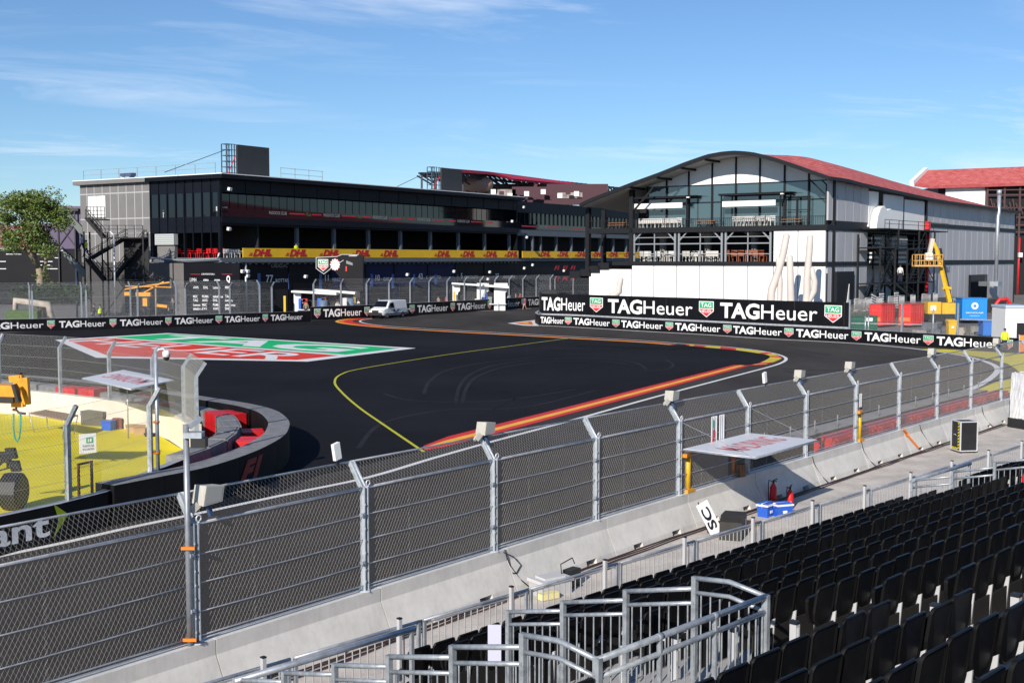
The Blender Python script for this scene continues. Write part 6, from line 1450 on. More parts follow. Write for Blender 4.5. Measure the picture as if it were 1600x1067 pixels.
# --- people
M_skin = mat('skin', (.42, .24, .17), .6); M_hair = mat('dark_hair', (.02, .014, .01), .7)
_BODY = {}
def body_mesh(pose):
    if pose in _BODY: return _BODY[pose]
    st = .32 if pose == 'walk' else .0
    sk = {'pelvis': (0, 0, .95, .15), 'belly': (0, .0, 1.12, .14), 'chest': (0, .0, 1.33, .165), 'neck': (0, .01, 1.50, .06), 'chin': (0, .02, 1.57, .075), 'head': (0, .02, 1.66, .105), 'crown': (0, .0, 1.73, .07),
          'hl': (.10, 0, .90, .105), 'kl': (.105, .02 + st * .55, .50, .07), 'al': (.105, -.02 + st, .10, .045), 'tl': (.11, .16 + st, .04, .035),
          'hr': (-.10, 0, .90, .105), 'kr': (-.105, .04 - st * .3, .50, .07), 'ar': (-.105, -.05 - st * .9, .10, .045), 'tr': (-.11, .13 - st * .9, .04, .035),
          'sl': (.19, 0, 1.42, .075), 'el': (.26, .0 - st * .4, 1.14, .05), 'wl': (.27, .10 - st * .5, .90, .035), 'pl': (.27, .13 - st * .5, .82, .035),
          'sr': (-.19, 0, 1.42, .075), 'er': (-.26, st * .3, 1.14, .05), 'wr': (-.27, .10 + st * .5, .90, .035), 'pr': (-.27, .13 + st * .5, .82, .035)}
    if pose == 'lean': sk['er'] = (-.24, .16, 1.16, .05); sk['wr'] = (-.18, .36, 1.10, .035); sk['pr'] = (-.17, .43, 1.09, .035); sk['el'] = (.24, .16, 1.16, .05); sk['wl'] = (.18, .36, 1.10, .035); sk['pl'] = (.17, .43, 1.09, .035)
    for s, w, p in (('l', 'wl', 'pl'), ('r', 'wr', 'pr')):
        d = Vector(sk[p][:3]) - Vector(sk[w][:3]); d.normalize(); b = Vector(sk[p][:3])
        for f, (dx, L) in enumerate(((-.03, .075), (-.01, .09), (.01, .085), (.03, .07))): q = b + d * L + Vector((0, dx, 0)) + Vector((0, .015, -.01)); sk['f%s%d' % (s, f)] = (q.x, q.y, q.z, .010)
        q = b + Vector((-.035 if s == 'l' else .035, .03, -.02)); sk['th' + s] = (q.x, q.y, q.z, .012)
    nm = list(sk); ix = {n: i for i, n in enumerate(nm)}
    E = [('pelvis', 'belly'), ('belly', 'chest'), ('chest', 'neck'), ('neck', 'chin'), ('chin', 'head'), ('head', 'crown'), ('pelvis', 'hl'), ('hl', 'kl'), ('kl', 'al'), ('al', 'tl'), ('pelvis', 'hr'), ('hr', 'kr'), ('kr', 'ar'), ('ar', 'tr'), ('chest', 'sl'), ('sl', 'el'), ('el', 'wl'), ('wl', 'pl'), ('chest', 'sr'), ('sr', 'er'), ('er', 'wr'), ('wr', 'pr')]
    for s, p in (('l', 'pl'), ('r', 'pr')): E += [(p, 'f%s%d' % (s, f)) for f in range(4)] + [(p, 'th' + s)]
    me = bpy.data.meshes.new('body'); me.from_pydata([sk[n][:3] for n in nm], [(ix[a], ix[b]) for a, b in E], [])
    o = bpy.data.objects.new('body', me); COL.objects.link(o); md = o.modifiers.new('s', 'SKIN')
    for i, n in enumerate(nm): me.skin_vertices[0].data[i].radius = (sk[n][3], sk[n][3] * (.72 if n in ('pelvis', 'belly', 'chest') else 1.0)); me.skin_vertices[0].data[i].use_root = (n == 'pelvis')
    sd = o.modifiers.new('d', 'SUBSURF'); sd.levels = 1; sd.render_levels = 1
    dg = bpy.context.evaluated_depsgraph_get(); res = bpy.data.meshes.new_from_object(o.evaluated_get(dg)); bpy.data.objects.remove(o)
    _BODY[pose] = res; return res
def person(loc, rz, label, shirt, trousers, pose='stand', s=1.0, vest=None, hat=None, group=None):
    r = thing('person', label, 'person', loc, rz, group); r.scale = (s, s, s)
    me = body_mesh(pose).copy(); me.materials.clear()
    for m in (M_skin, shirt, trousers, M_black): me.materials.append(m)
    for p in me.polygons:
        z, x = p.center.z, abs(p.center.x); p.use_smooth = True
        p.material_index = 3 if z < .12 else 2 if (z < .98 and x < .22) else 0 if z > 1.49 or (x > .2 and z < 1.0) else 1
    o = bpy.data.objects.new('body', me); COL.objects.link(o); o.parent = r
    mb = MB(); mb.ball((0, .0, 1.70), .112, .115, .095, 12, 6); mb.build('hair' if not hat else 'cap', M_hair if not hat else hat, r)
    mb = MB(); mb.ball((0, .125, 1.645), .016, .022, .022, 6, 4); mb.ball((.04, .105, 1.672), .012, .012, .01, 6, 4, 1); mb.ball((-.04, .105, 1.672), .012, .012, .01, 6, 4, 1); mb.box(-.03, .03, .105, .116, 1.598, 1.606, 1); mb.build('face', [M_skin, M_hair], r)
    if vest:
        mb = MB(); k = 14
        V = [(rx * math.cos(2 * math.pi * j / k), ry * math.sin(2 * math.pi * j / k) + .005, z) for z, rx, ry in ((.92, .20, .155), (1.1, .195, .15), (1.3, .215, .165), (1.44, .19, .12)) for j in range(k)]
        mb.add(V, [(i * k + j, i * k + (j + 1) % k, (i + 1) * k + (j + 1) % k, (i + 1) * k + j) for i in range(3) for j in range(k)], 0, True); mb.build('vest', vest, r)
    return r
M_hv = mat('hi_vis', (.55, .72, .02), .6); M_nv = mat('navy_cloth', (.015, .02, .05), .8); M_wt = mat('white_cloth', (.65, .64, .62), .8); M_rc = mat('red_cloth', (.45, .03, .03), .8); M_pk = mat('plum_cloth', (.16, .05, .10), .8); M_kh = mat('khaki_cloth', (.22, .17, .11), .8)
person(G(820, 485, 0), 2.4, 'person in plum top and pale trousers walking along the foot of the far board wall', M_pk, M_skin, 'walk', 1.08)
x_, z_ = PF.on_y(462, 388, .6); person(PF.w(x_, .5, 7.96), PF.ang + 2.9, 'person in hi-vis yellow jacket on the terrace above the banner', M_hv, M_nv, 'stand', 1.2)
person(D(156, 490, 150) * Vector((1, 1, 0)) if False else Vector((D(156, 480, 146).x, D(156, 480, 146).y, 0)), 1.0, 'person in yellow hi-vis vest walking behind the far left fences', M_nv, M_nv, 'walk', 1.3, M_hv)
person(Vector((D(147, 480, 148).x, D(147, 480, 148).y, 0)), 2.0, 'person in dark clothes beside the hi-vis worker behind the far left fences', M_nv, M_nv, 'walk', 1.3)
person(Vector((D(270, 480, 150).x, D(270, 480, 150).y, 0)), 3.0, 'person in black standing at the foot of the grey wall behind the far fences', M_black, M_black, 'stand', 1.75)
for k, (px, dd, sh, lab) in enumerate(((478, 160, M_kh, 'person in khaki by the yellow post at the pit wall stand'), (527, 161, M_wt, 'person in white leaning at the middle of the pit wall stand'), (549, 166, M_rc, 'person in red top left of the second pit wall stand'), (560, 168, M_wt, 'person in white top at the right end of the second pit wall stand'), (592, 172, M_kh, 'person in khaki behind the fence just behind the white van roof'),
                                  (685, 181, M_kh, 'person in khaki left of the third white pit stand'), (697, 183, M_rc, 'person in red and blue by the third white pit stand'), (796, 196, M_wt, 'person in white right of the third pit stand'), (806, 197, M_kh, 'person in khaki among the group right of the third pit stand'), (813, 199, M_rc, 'person in red at the far right of the pit group'))):
    person(Vector((D(px, 470, dd).x, dd, 0)), rr.uniform(-3, 3), lab, sh, (M_nv, M_wt, M_kh)[k % 3], ('stand', 'lean', 'walk')[k % 3], 1.25)
p_ = Vector((D(1579, 520, 97.5).x, 97.5, 0)); person(p_ + Vector((.2, 1.6, .15)), 3.0, 'person in yellow hi-vis jacket behind the right end of the board wall', M_hv, M_nv, 'stand', 1.1, M_hv, M_black)
x_, z_ = HF.on_y(1390, 445, -2.0); person(HF.w(x_, -3.4, 4.62), HF.ang - 1.57, 'person in white shirt and navy shorts on the black staircase of the hall', M_wt, M_nv, 'stand', 1.35)
person(D(135, 395, 161.5) * Vector((1, 1, 0)) + Vector((0, 0, 8.0)), 2.5, 'person in hi-vis yellow on the black steel stairs at the far left', M_hv, M_nv, 'walk', 1.3)
person(D(128, 385, 161.5) * Vector((1, 1, 0)) + Vector((0, 0, 8.7)), 2.5, 'person in pale blue shirt on the black steel stairs at the far left', mat('pale_blue_cloth', (.35, .42, .55), .8), M_nv, 'walk', 1.3)

# --- left background: hospitality stand, stairs, tree, hedge
LF = Frame(Vector((D(-60, 400, 205).x, 205, 0)), 0.02)
hs = thing('hospitality_stand', 'dark temporary hospitality stand with purple screen and white dashes behind the tree', 'stand', LF.o, LF.ang)
def lpx(px): return LF.on_y(px, 400, 0)[0]
def lz(py): return LF.on_y(60, py, 0)[1]
mb = MB(); mb.box(-20, lpx(128), 0, 6, 0, lz(389), 0); rs = random.Random(2)
for k in range(46): x = rs.uniform(-18, lpx(86)); z = rs.uniform(lz(423), lz(391)) ; z = lz(391) - round((lz(391) - z) / .62) * .62; mb.box(x, x + rs.uniform(.6, 2.4), -.05, 0, z - .12, z, 1)
mb.build('wall', [M_blackb, M_white], hs)
mb = MB(); mb.box(lpx(58), lpx(119), -.2, 0, lz(389), lz(349), 0); mb.box(-20, lpx(58), -.2, 0, lz(388), lz(352), 1); mb.box(lpx(95), lpx(131), .5, 3, lz(389), lz(322), 2); mb.build('screen', [mat('purple_screen', (.09, .065, .13), .6), mat('crowd_print', (.14, .03, .07), .6, col2=(.60, .045, .04), scale=.5, lo=.45, hi=.6), mat('grey_violet', (.12, .10, .15), .7)], hs)
mb = MB()
for px in (93, 119): mb.box(lpx(px) - .1, lpx(px) + .1, -.4, -.2, 0, lz(330))
mb.bar((lpx(93), -.3, lz(385)), (lpx(119), -.3, lz(350)), .15); mb.bar((lpx(119), -.3, lz(385)), (lpx(93), -.3, lz(350)), .15); mb.box(lpx(60), lpx(125), -.5, 1, lz(330), lz(326)); mb.build('scaffold', M_black, hs)
SF = Frame(Vector((D(108, 400, 163).x, 163, 0)), 0.0)
ss = thing('steel_staircase', 'black steel staircase of several flights left of the grey end wall', 'staircase', SF.o, 0)
def spx(px): return SF.on_y(px, 400, 0)[0]
def szz(py): return SF.on_y(160, py, 0)[1]
mb = MB()
for (a, b, z) in ((137, 165, 342), (158, 224, 371), (158, 224, 437)):
    mb.box(spx(a), spx(b), 0, 2.2, szz(z) - .15, szz(z), 0)
    for h_ in (.55, 1.1, 1.6): mb.bar((spx(a), 0, szz(z) + h_), (spx(b), 0, szz(z) + h_), .07)
    for k in range(6): x = spx(a) + (spx(b) - spx(a)) * k / 5; mb.bar((x, 0, szz(z)), (x, 0, szz(z) + 1.6), .08)
mb.build('landing', M_frame, ss)
mb = MB(); flight(mb, spx(135), szz(340), spx(161), szz(371), 0, 1.2, 14); flight(mb, spx(192), szz(371), spx(135), szz(404), 1.2, 2.2, 14); flight(mb, spx(133), szz(404), spx(160), szz(437), 0, 1.2, 14); flight(mb, spx(222), szz(371), spx(170), szz(437), 1.2, 2.2, 16); mb.build('flight', M_frame, ss)
mb = MB()
for a, b, c_, d_ in ((107, 340, 131, 372), (99, 398, 133, 437)):
    mb.extrude([(spx(a), -.3, szz(b)), (spx(c_), -.3, szz(d_)), (spx(c_), -.3, szz(d_ - 16)), (spx(a), -.3, szz(b - 16)) if False else (spx(a) + .2, -.3, szz(b - 9))], (0, .12, 0), 0)
    mb.bar((spx(a), -.4, szz(b - 12)), (spx(c_), -.4, szz(d_ - 18)), .12, .12, 1)
mb.build('side_panel', [mat('grey_green_sheet', (.12, .14, .14), .5), M_frame], ss)
mb = MB()
for px in (132, 160, 224):
    for y in (0, 2.2): mb.bar((spx(px), y, 0), (spx(px), y, szz(362)), .18)
mb.box(spx(185), spx(224), 2.3, 2.5, 0, szz(371)); mb.bar((spx(160), 0, 0), (spx(224), 0, szz(405)), .12); mb.bar((spx(224), 0, 0), (spx(160), 0, szz(405)), .12); mb.build('column', M_frame, ss)
def street_lamp(px, dist, ytop, label):
    p = D(px, 440, dist); r = thing('floodlight_mast', label, 'mast', (p.x, p.y, 0)); z = D(px, ytop, dist).z; mb = MB(); mb.tube([(0, 0, 0), (0, 0, z)], [.14, .10], 8); mb.build('pole', M_galv, r); mb = MB(); mb.bar((0, 0, z - .1), (-.5, 0, z + .35), .14); mb.build('arm', M_alu, r)
street_lamp(179.5, 158, 366, 'tall grey mast with bent top in front of the black steel stairs'); street_lamp(119.5, 158, 412, 'short grey mast with bent top left of the black steel stairs')
M_leaf = [mat('leaf_light', (.13, .19, .03), .6, var=.3, scale=20), mat('leaf_mid', (.075, .125, .022), .6, var=.3, scale=20), mat('leaf_olive', (.10, .10, .03), .6, var=.3, scale=20)]
M_bark = mat('pale_bark', (.26, .21, .14), .85, var=.3, scale=6)
def leaves(mb, c, R_, n, s, rg, squash=.7):
    for k in range(n):
        d = Vector((rg.gauss(0, 1), rg.gauss(0, 1), rg.gauss(0, 1))); d.normalize(); p = c + Vector((d.x, d.y, d.z * squash)) * R_ * rg.uniform(.25, 1.0) ** .6
        a = Vector((rg.gauss(0, 1), rg.gauss(0, 1), rg.gauss(0, .8))).normalized(); b = a.cross(Vector((rg.gauss(0, 1), rg.gauss(0, 1), rg.gauss(0, 1)))).normalized(); w = s * rg.uniform(.6, 1.3)
        mb.add([p - a * w, p + b * w * .45, p + a * w, p - b * w * .45], [(0, 1, 2, 3)], rg.choice((0, 0, 1, 1, 2)))
tb_ = D(64, 440, 152); tree = thing('airy_tree', 'airy green tree with forked pale trunk in front of the hospitality stand', 'tree', (tb_.x, tb_.y, 0))
def tq(px, py, dy=0.0): q = D(px, py, 152 + dy) - Vector((tb_.x, tb_.y, 0)); return q
rg = random.Random(21); mb = MB()
mb.tube([(0, 0, 0), tq(63, 445), tq(63, 432), tq(60, 418)], [.6, .48, .42, .34], 10); mb.tube([tq(63, 432), tq(71, 412, 1), tq(74, 390, 1), tq(72, 365, 2)], [.42, .28, .2, .1], 8); mb.tube([tq(60, 418), tq(48, 398, -1), tq(40, 375, -1), tq(30, 345, -2)], [.38, .28, .2, .08], 8); mb.tube([tq(56, 412), tq(54, 390, 1), tq(58, 360, 1), tq(62, 325, 0)], [.25, .2, .15, .06], 8)
tips = []
for k in range(46):
    px = rg.uniform(2, 100); py = rg.uniform(305, 400) ; e = ((px - 50) / 55) ** 2 + ((py - 350) / 58) ** 2
    if e > 1: px = 50 + (px - 50) * .75; py = 350 + (py - 350) * .75
    src = rg.choice([(40, 375, -1), (48, 398, -1), (74, 390, 1), (72, 370, 2), (58, 360, 1), (54, 390, 1)]); dy = rg.uniform(-4, 4); b = tq(px, py, dy); a = tq(*src); mb.tube([a, a.lerp(b, .5) + Vector((0, 0, rg.uniform(-.3, .6))), b], [.11, .07, .025], 5); tips.append(b)
mb.build('trunk', M_bark, tree)
mb = MB()
for b in tips: leaves(mb, b, rg.uniform(1.1, 1.9), 190, .20, rg); 
for k in range(44): px = rg.uniform(0, 104); py = 303 + 30 * ((px - 52) / 55) ** 2 + rg.uniform(0, 30); leaves(mb, tq(px, py, rg.uniform(-3, 3)), rg.uniform(.9, 1.5), 130, .20, rg)
for px, py in ((70, 428), (74, 418), (22, 378), (26, 386), (58, 432), (76, 440)): leaves(mb, tq(px, py), .7, 50, .15, rg)
mb.build('crown', M_leaf, tree, fix=False)
mb = MB(); rg = random.Random(5)
for k in range(60): px = 26 + 104 * k / 59; leaves(mb, D(px, 456 + rg.uniform(-4, 10), 150), 1.3, 120, .16, rg)
tag(mb.build('hedge', [mat('hedge_green', (.035, .06, .02), .7, var=.3, scale=10), mat('hedge_dark', (.025, .045, .015), .7), mat('hedge_olive', (.05, .06, .02), .7)], fix=False), 'long green hedge behind the far left fences', 'hedge')
mb = MB(); q0, q1 = D(24, 470, 147), D(75, 476, 147); mb.tube([(q0.x, q0.y, .0), (q0.x, q0.y, q0.z), (q1.x, q1.y, q1.z), (q1.x + .5, q1.y, 0)], .45, 8); tag(mb.build('stone_edging', mat('rough_stone', (.42, .36, .30), .9, var=.3, scale=2)), 'pale stone edging of the grass bed below the hedge', 'stone edging')
mb = MB(); mb.prism([(D(18, 480, 146).x, 144), (D(68, 480, 146).x, 144), (D(60, 480, 146).x, 147), (D(20, 480, 146).x, 147)], 0, 1.6); o = mb.build('grass', mat('bed_grass', (.06, .11, .02), .9, var=.3, scale=3)); o['kind'] = 'stuff'; tag(o, 'short grass in the bed behind the far fence', 'grass')
bs = thing('bare_shrub', 'small dark shrub against the grey wall right of the black steel stairs', 'shrub', (D(243, 440, 156).x, 156, 0)); mb = MB(); rg = random.Random(9); leaves(mb, Vector((0, 0, D(243, 436, 156).z)), 1.2, 260, .12, rg); mb.build('foliage', [mat('purple_leaf', (.03, .025, .03), .8), M_black, M_black], bs, fix=False); mb = MB(); mb.tube([(0, 0, 0), (0, 0, 4)], .12, 6); mb.build('stem', M_bark, bs)
# orange compact machine behind the far fence
cm = thing('compact_crane', 'yellow orange compact machine with raised boom behind the far left fences', 'machine', (D(232, 480, 150).x, 150, 0)); w_ = lambda px, py: D(px, py, 150) - cm.location
mb = MB(); mb.bar(w_(195, 459), w_(204, 459), .5, .45); mb.bar(w_(213, 460), w_(236, 460), .6, .5); mb.bar(w_(224, 472), w_(231, 472), .6, 1.0); mb.build('body', M_or, cm); mb = MB(); mb.bar(w_(246, 477), w_(262, 479), .6, .35); mb.build('counterweight', M_or, cm)
mb = MB(); mb.bar(w_(195, 452), w_(265, 441), .16, .16, 0); mb.bar(w_(196, 447), w_(268, 449), .12, .12, 0); mb.bar(w_(216, 462), w_(256, 440), .12, .12, 0); mb.build('boom', M_or, cm)
for px in (205, 255): mb = MB(); q = w_(px, 486); mb.tube([(q.x, -.3, .5), (q.x, .3, .5)], .5, 12); mb.build('wheel', M_tyre, cm)
# pit wall stands
def pit_stand(name, label, px0, px1, yt0, yt1, yb, dist, legs, drop):
    r = thing('pit_stand', label, 'pit stand', (D(px0, 470, dist).x, dist, 0)); w = lambda px, py, dd=0: D(px, py, dist + dd) - r.location
    mb = MB(); a, b = w(px0, yt0), w(px1, yt1); mb.add([a + Vector((0, y, z)) for y in (-1, 1.2) for z in (-.22, 0)] + [b + Vector((0, y, z)) for y in (-1, 1.2) for z in (-.32, 0)], [(0, 1, 3, 2), (4, 6, 7, 5), (0, 4, 5, 1), (2, 3, 7, 6), (0, 2, 6, 4), (1, 5, 7, 3)]); mb.build('roof', M_wpan, r)
    for l0, l1 in legs:
        mb = MB(); q0, q1 = w(l0, yt0), w(l1, yt0); mb.extrude([(q0.x, 0, q0.z - .1), (q1.x, 0, q0.z - .1), (q1.x - .05, 0, q0.z - 1.3), (q1.x - .35, 0, q0.z - 1.5), (q1.x - .35, 0, 0), (q0.x, 0, 0)], (0, .5, 0)); mb.build('side_panel', M_wpan, r)
    mb = MB(); mb.box(a.x + .5, b.x - .3, .8, 1.0, .6, a.z - .3); mb.build('back_screen', M_dark, r)
    mb = MB(); 
    for k in range(3): x = a.x + (b.x - a.x) * (.3 + .25 * k); mb.box(x, x + .12, -.5, -.4, 0, 1.4)
    mb.box(a.x + .6, b.x - .4, -.4, .3, .9, 1.05); mb.build('desk', M_alu, r)
    rc_ = random.Random(px0)
    for k in range(7):
        x = rc_.uniform(a.x + .6, b.x - .6); h_ = rc_.uniform(.5, 1.6); w_k = rc_.uniform(.15, .4); mb = MB(); mb.box(x - w_k, x + w_k, -.2, .2, .9, 1.0 + h_); mb.box(x - w_k * .6, x + w_k * .4, -.24, -.2, 1.0 + h_ * .3, 1.0 + h_ * .7); mb.build('equipment_case', (M_black, mat('case_grey', (.22, .22, .23), .6), M_wt, M_rc, M_blue)[rc_.randrange(5)], r)
pit_stand('a', 'white pit wall stand with long thin roof nearest the black gantry', 457, 527, 454, 457, 486, 162, [(459, 470)], 0)
pit_stand('b', 'white pit wall stand with yellow-edged roof under the black gantry', 492, 556, 451.5, 456, 482, 168, [(493, 505)], 0)
pit_stand('c', 'largest white pit stand right of the white van', 706, 795, 441.5, 447, 478, 182, [(707, 719), (745, 764), (772, 793)], 0)
for px, dd, lab in ((445, 160, 'yellow post left of the white pit stand'), (521, 166, 'yellow post at the middle of the pit stands'), (554, 168, 'yellow post at the right end of the pit stands'), (710, 181, 'yellow post in front of the largest pit stand')):
    mb = MB(); mb.box(-.14, .14, -.1, .1, 0, 2.9); o = mb.build('marker_post', M_yellow); o.location = (D(px, 480, dd).x, dd, 0); tag(o, lab, 'post')
for px, dd, lab in ((505, 158, 'blue barrel by the first pit stand'), (548, 166, 'grey blue barrel at the right of the second pit stand')):
    mb = MB(); mb.tube([(0, 0, 0), (0, 0, 2.4)], .55, 12); o = mb.build('barrel', mat('steel_blue', (.10, .16, .25), .5)); o.location = (D(px, 480, dd).x, dd, 0); tag(o, lab, 'barrel')
# black gantry sign with shield and dial
gs = thing('gantry_sign', 'black pit gantry sign with shield emblem and round dial in front of the garages', 'sign', D(490, 425, 171)); gw = lambda px, py, d=0: D(px, py, 171 - d * .03) - gs.location
mb = MB(); mb.extrude([gw(493.5, 402), gw(527, 400.5), gw(535, 397), gw(567, 398.5), gw(567, 455), gw(547, 455), gw(520, 419), gw(506, 429), gw(493.5, 420)], (0, 1.2, 0)); mb.build('panel', M_sign_black, gs)
fr_ = [gw(*p, 2) for p in ((494, 402.5), (526.5, 401), (534.5, 397.6), (560, 398.3))]; f2 = [gw(*p, 2) for p in ((494, 402.5), (494, 419.5), (506, 428.3), (520, 417), (537, 406.5))]
mb = MB()
for L_ in (fr_, f2):
    for a, b in zip(L_, L_[1:]): mb.bar(a, b, .05, .1, 0, up=(0, 1, 0))
o0_ = gw(497, 424, 1); shield(mb, lambda x, y, d=0: o0_ + Vector((x, -.05 - .03 * d, y)), 0, 0, 1.45, 1.7, 0, 1, 2)
dc = gw(523.5, 413.5, 2)
for k in range(24): a = k * math.pi / 12; q = dc + Vector((.62 * math.cos(a), -.03, .74 * math.sin(a))); mb.obox(q, (.07, 0, 0), (0, .01, 0), (0, 0, .09), 2 if k % 2 else 0)
k = 20; mb.add([dc + Vector((.55 * math.cos(2 * math.pi * j / k), -.02, .68 * math.sin(2 * math.pi * j / k))) for j in range(k)], [tuple(range(k))], 0); mb.add([dc + Vector((.46 * math.cos(2 * math.pi * j / k), -.04, .56 * math.sin(2 * math.pi * j / k))) for j in range(k)], [tuple(range(k))], 4)
mb.obox(dc + Vector((0, -.06, 0)), (.08, 0, 0), (0, .01, 0), (0, 0, .3), 0); mb.extrude([gw(541, 407, 1), gw(551, 411, 1), gw(551, 415, 1), gw(541, 412, 1)], (0, -.02, 0), 3); mb.extrude([gw(540, 416, 1), gw(542, 416, 1), gw(542, 424, 1), gw(540, 424, 1)], (0, -.02, 0), 2)
q = gw(545, 400.6, 2); put_text(mb, 'CARRERA', lambda x, y: q + Vector((x, -.02, y)), 0, 1.2, .16, .02); mb.build('display', [M_sign_white, M_sign_green, M_sign_red, mat('dim_grey_print', (.2, .2, .2), .5), mat('pale_pink_dial', (.70, .55, .55), .5)], gs)
mb = MB(); q = gw(556, 455); mb.box(q.x - .5, q.x + .5, .2, .8, -gs.location.z, q.z); mb.build('post', M_black, gs)
# ================================================================== RIGHT-HAND YARD
def ybox(px0, px1, py0, py1, dist): a = D(px0, py1, dist); b = D(px1, py0, dist); return a, b
def skip(name, label, cat, px0, px1, py0, py1, dist, depth, m, m2=None, rz=0.35, legs=0):
    a, b = ybox(px0, px1, py0, py1, dist); w = b.x - a.x; r = thing(name, label, cat, (a.x, dist, max(0, a.z) * 0), rz); z0 = max(0, a.z)
    mb = MB(); mb.box(0, w, 0, depth, z0, b.z, 0)
    for k in range(5): x = w * (k + .5) / 5; mb.box(x - .05, x + .05, -.05, 0, z0 + .1, b.z - .1, 0)
    for k in range(int(depth / .6)): y = .3 + k * .6; mb.box(w, w + .05, y - .05, y + .05, z0 + .1, b.z - .1, 0)
    mb.build('body', m, r); mb = MB(); mb.box(-.06, w + .06, -.06, depth + .06, b.z, b.z + .1, 0); mb.build('rim', m2 or m, r)
    if legs:
        mb = MB()
        for x in (.1, w - .1):
            for y in (.1, depth - .1): mb.tube([(x - .05, y, .1), (x + .05, y, .1)], .12, 8)
        mb.build('wheel', M_tyre, r)
    return r, w, z0, b.z
M_dkr = mat('skip_red', (.62, .02, .018), .5, var=.15, scale=.6)
for i, (a, b, lab) in enumerate(((1358, 1379, 'red container left of the two behind the right-hand fence'), (1404, 1425, 'red container nearer the yellow lift behind the right-hand fence'))):
    r, w, z0, z1 = skip('container', lab, 'container', a, b, 476, 508, 138, 3.4, M_dkr, None, -.75)
    mb = MB(); mb.box(.1, w - .1, -.09, -.055, z0 + .5, z0 + .9); mb.build('stripe', M_orange, r)
r, w, z0, z1 = skip('wheeled_skip', 'dark green wheeled skip with sloping lid behind the right-hand board wall', 'skip', 1331, 1372, 495, 516, 122, 1.6, mat('bottle_green', (.008, .09, .05), .5), None, .05, 1)
mb = MB(); mb.box(w * .55, w * .8, -.07, -.055, z1 - .45, z1 - .1); mb.build('label', M_white, r)
def wheelie(px, py, dist, h, w, m, label):
    p = D(px, py, dist); r = thing('wheelie_bin', label, 'bin', (p.x, dist, 0)); mb = MB(); s = .8
    mb.add([(x * s, y * s, .12) for x, y in ((-w, -w), (w, -w), (w, w), (-w, w))] + [(x, y, h * .86) for x, y in ((-w, -w), (w, -w), (w, w), (-w, w))], [(0, 1, 2, 3), (4, 5, 6, 7), (0, 1, 5, 4), (1, 2, 6, 5), (2, 3, 7, 6), (3, 0, 4, 7)]); mb.build('body', m, r)
    mb = MB(); mb.extrude([(-w * 1.1, -w * 1.1, h * .86), (-w * 1.1, w * 1.1, h * .86), (-w * 1.1, w * .9, h), (-w * 1.1, -w * .7, h * .94)], (w * 2.2, 0, 0)); mb.build('lid', m, r)
    for x in (-w * .7, w * .7): mb = MB(); mb.tube([(x - .05, w * .8, .14), (x + .05, w * .8, .14)], .14, 8); mb.build('wheel', M_tyre, r)
    mb = MB(); mb.box(-w * .3, w * .3, -w - .03, -w - .01, h * .5, h * .62); mb.build('sticker', M_white, r)
wheelie(1486, 519, 121, 1.75, .42, M_yellow, 'yellow wheelie bin behind the right-hand fence')
r, w, z0, z1 = skip('blue_bin', 'large plain blue bin right of the yellow wheelie bin', 'bin', 1536, 1557, 503, 524, 118, 1.2, mat('mid_blue', (.05, .17, .50), .5), None, .0, 1)
r, w, z0, z1 = skip('site_container', 'bright blue site container with white round emblem behind the right-hand fence', 'container', 1503, 1542, 467, 500, 146, 2.6, mat('sky_blue_paint', (.02, .24, .68), .45, var=.05), None, -.05)
mb = MB(); k = 18; mb.add([(w * .5 + .42 * math.cos(2 * math.pi * j / k), -.07, z1 - .85 + .42 * math.sin(2 * math.pi * j / k)) for j in range(k)], [tuple(range(k))], 0); mb.box(w * .5 - .18, w * .5 + .18, -.09, -.075, z1 - 1.0, z1 - .7, 1)
put_text(mb, 'RECICLAJE', lambda x, y: (w * .15 + x, -.08, z1 - 1.75 + y), 0, w * .7, .14, .01); put_text(mb, 'residuos', lambda x, y: (w * .3 + x, -.08, z1 - 2.1 + y), 0, w * .4, .12); mb.build('emblem', [M_white, MATS['sky_blue_paint']], r)
# boom lift
bl_ = thing('boom_lift', 'yellow boom lift with raised basket beside the grey side of the hall', 'boom lift', (D(1466, 480, 141).x, 141, 0)); bw = lambda px, py, dd=141.0: D(px, py, dd) - bl_.location
mb = MB(); a, b = bw(1446, 490), bw(1467, 471.5); mb.box(a.x, b.x, -.8, .8, a.z, b.z, 0); a, b = bw(1468, 490), bw(1489, 473); mb.box(a.x, b.x, -.9, .9, a.z, b.z, 0); a, b = bw(1450, 485), bw(1459, 477); mb.box(a.x, b.x, -.85, -.8, a.z, b.z, 1); mb.build('body', [M_yellow, M_white], bl_)
mb = MB(); a = bw(1448, 497); b = bw(1488, 490); mb.box(a.x, b.x, -.9, .9, .5, b.z); mb.build('chassis', M_black, bl_)
for px in (1452, 1484):
    for y in (-.9, .9): mb = MB(); q = bw(px, 500); mb.tube([(q.x, y - .15, .5), (q.x, y + .15, .5)], .5, 12); mb.build('wheel', M_tyre, bl_)
mb = MB(); mb.bar(bw(1484, 472), bw(1478, 448), .45, .45, 0); mb.bar(bw(1479, 452), bw(1464, 390, 142), .32, .4, 0); mb.bar(bw(1486, 470, 141.6), bw(1469, 388, 142.6), .12, .3, 1); mb.obox(bw(1478.5, 450), (.5, 0, 0), (0, .3, 0), (0, 0, .12), 0); mb.bar(bw(1464, 392, 142), bw(1456, 375, 142), .35, .35, 0); mb.bar(bw(1457, 373, 142), bw(1452, 397, 142), .4, .45, 2); mb.build('boom', [M_yellow, M_black, mat('pale_jib', (.55, .50, .42), .5)], bl_)
mb = MB(); a, b = bw(1423, 416.5, 142), bw(1466, 398, 142)
mb.box(a.x, b.x, -.5, .5, a.z, a.z + .18, 0)
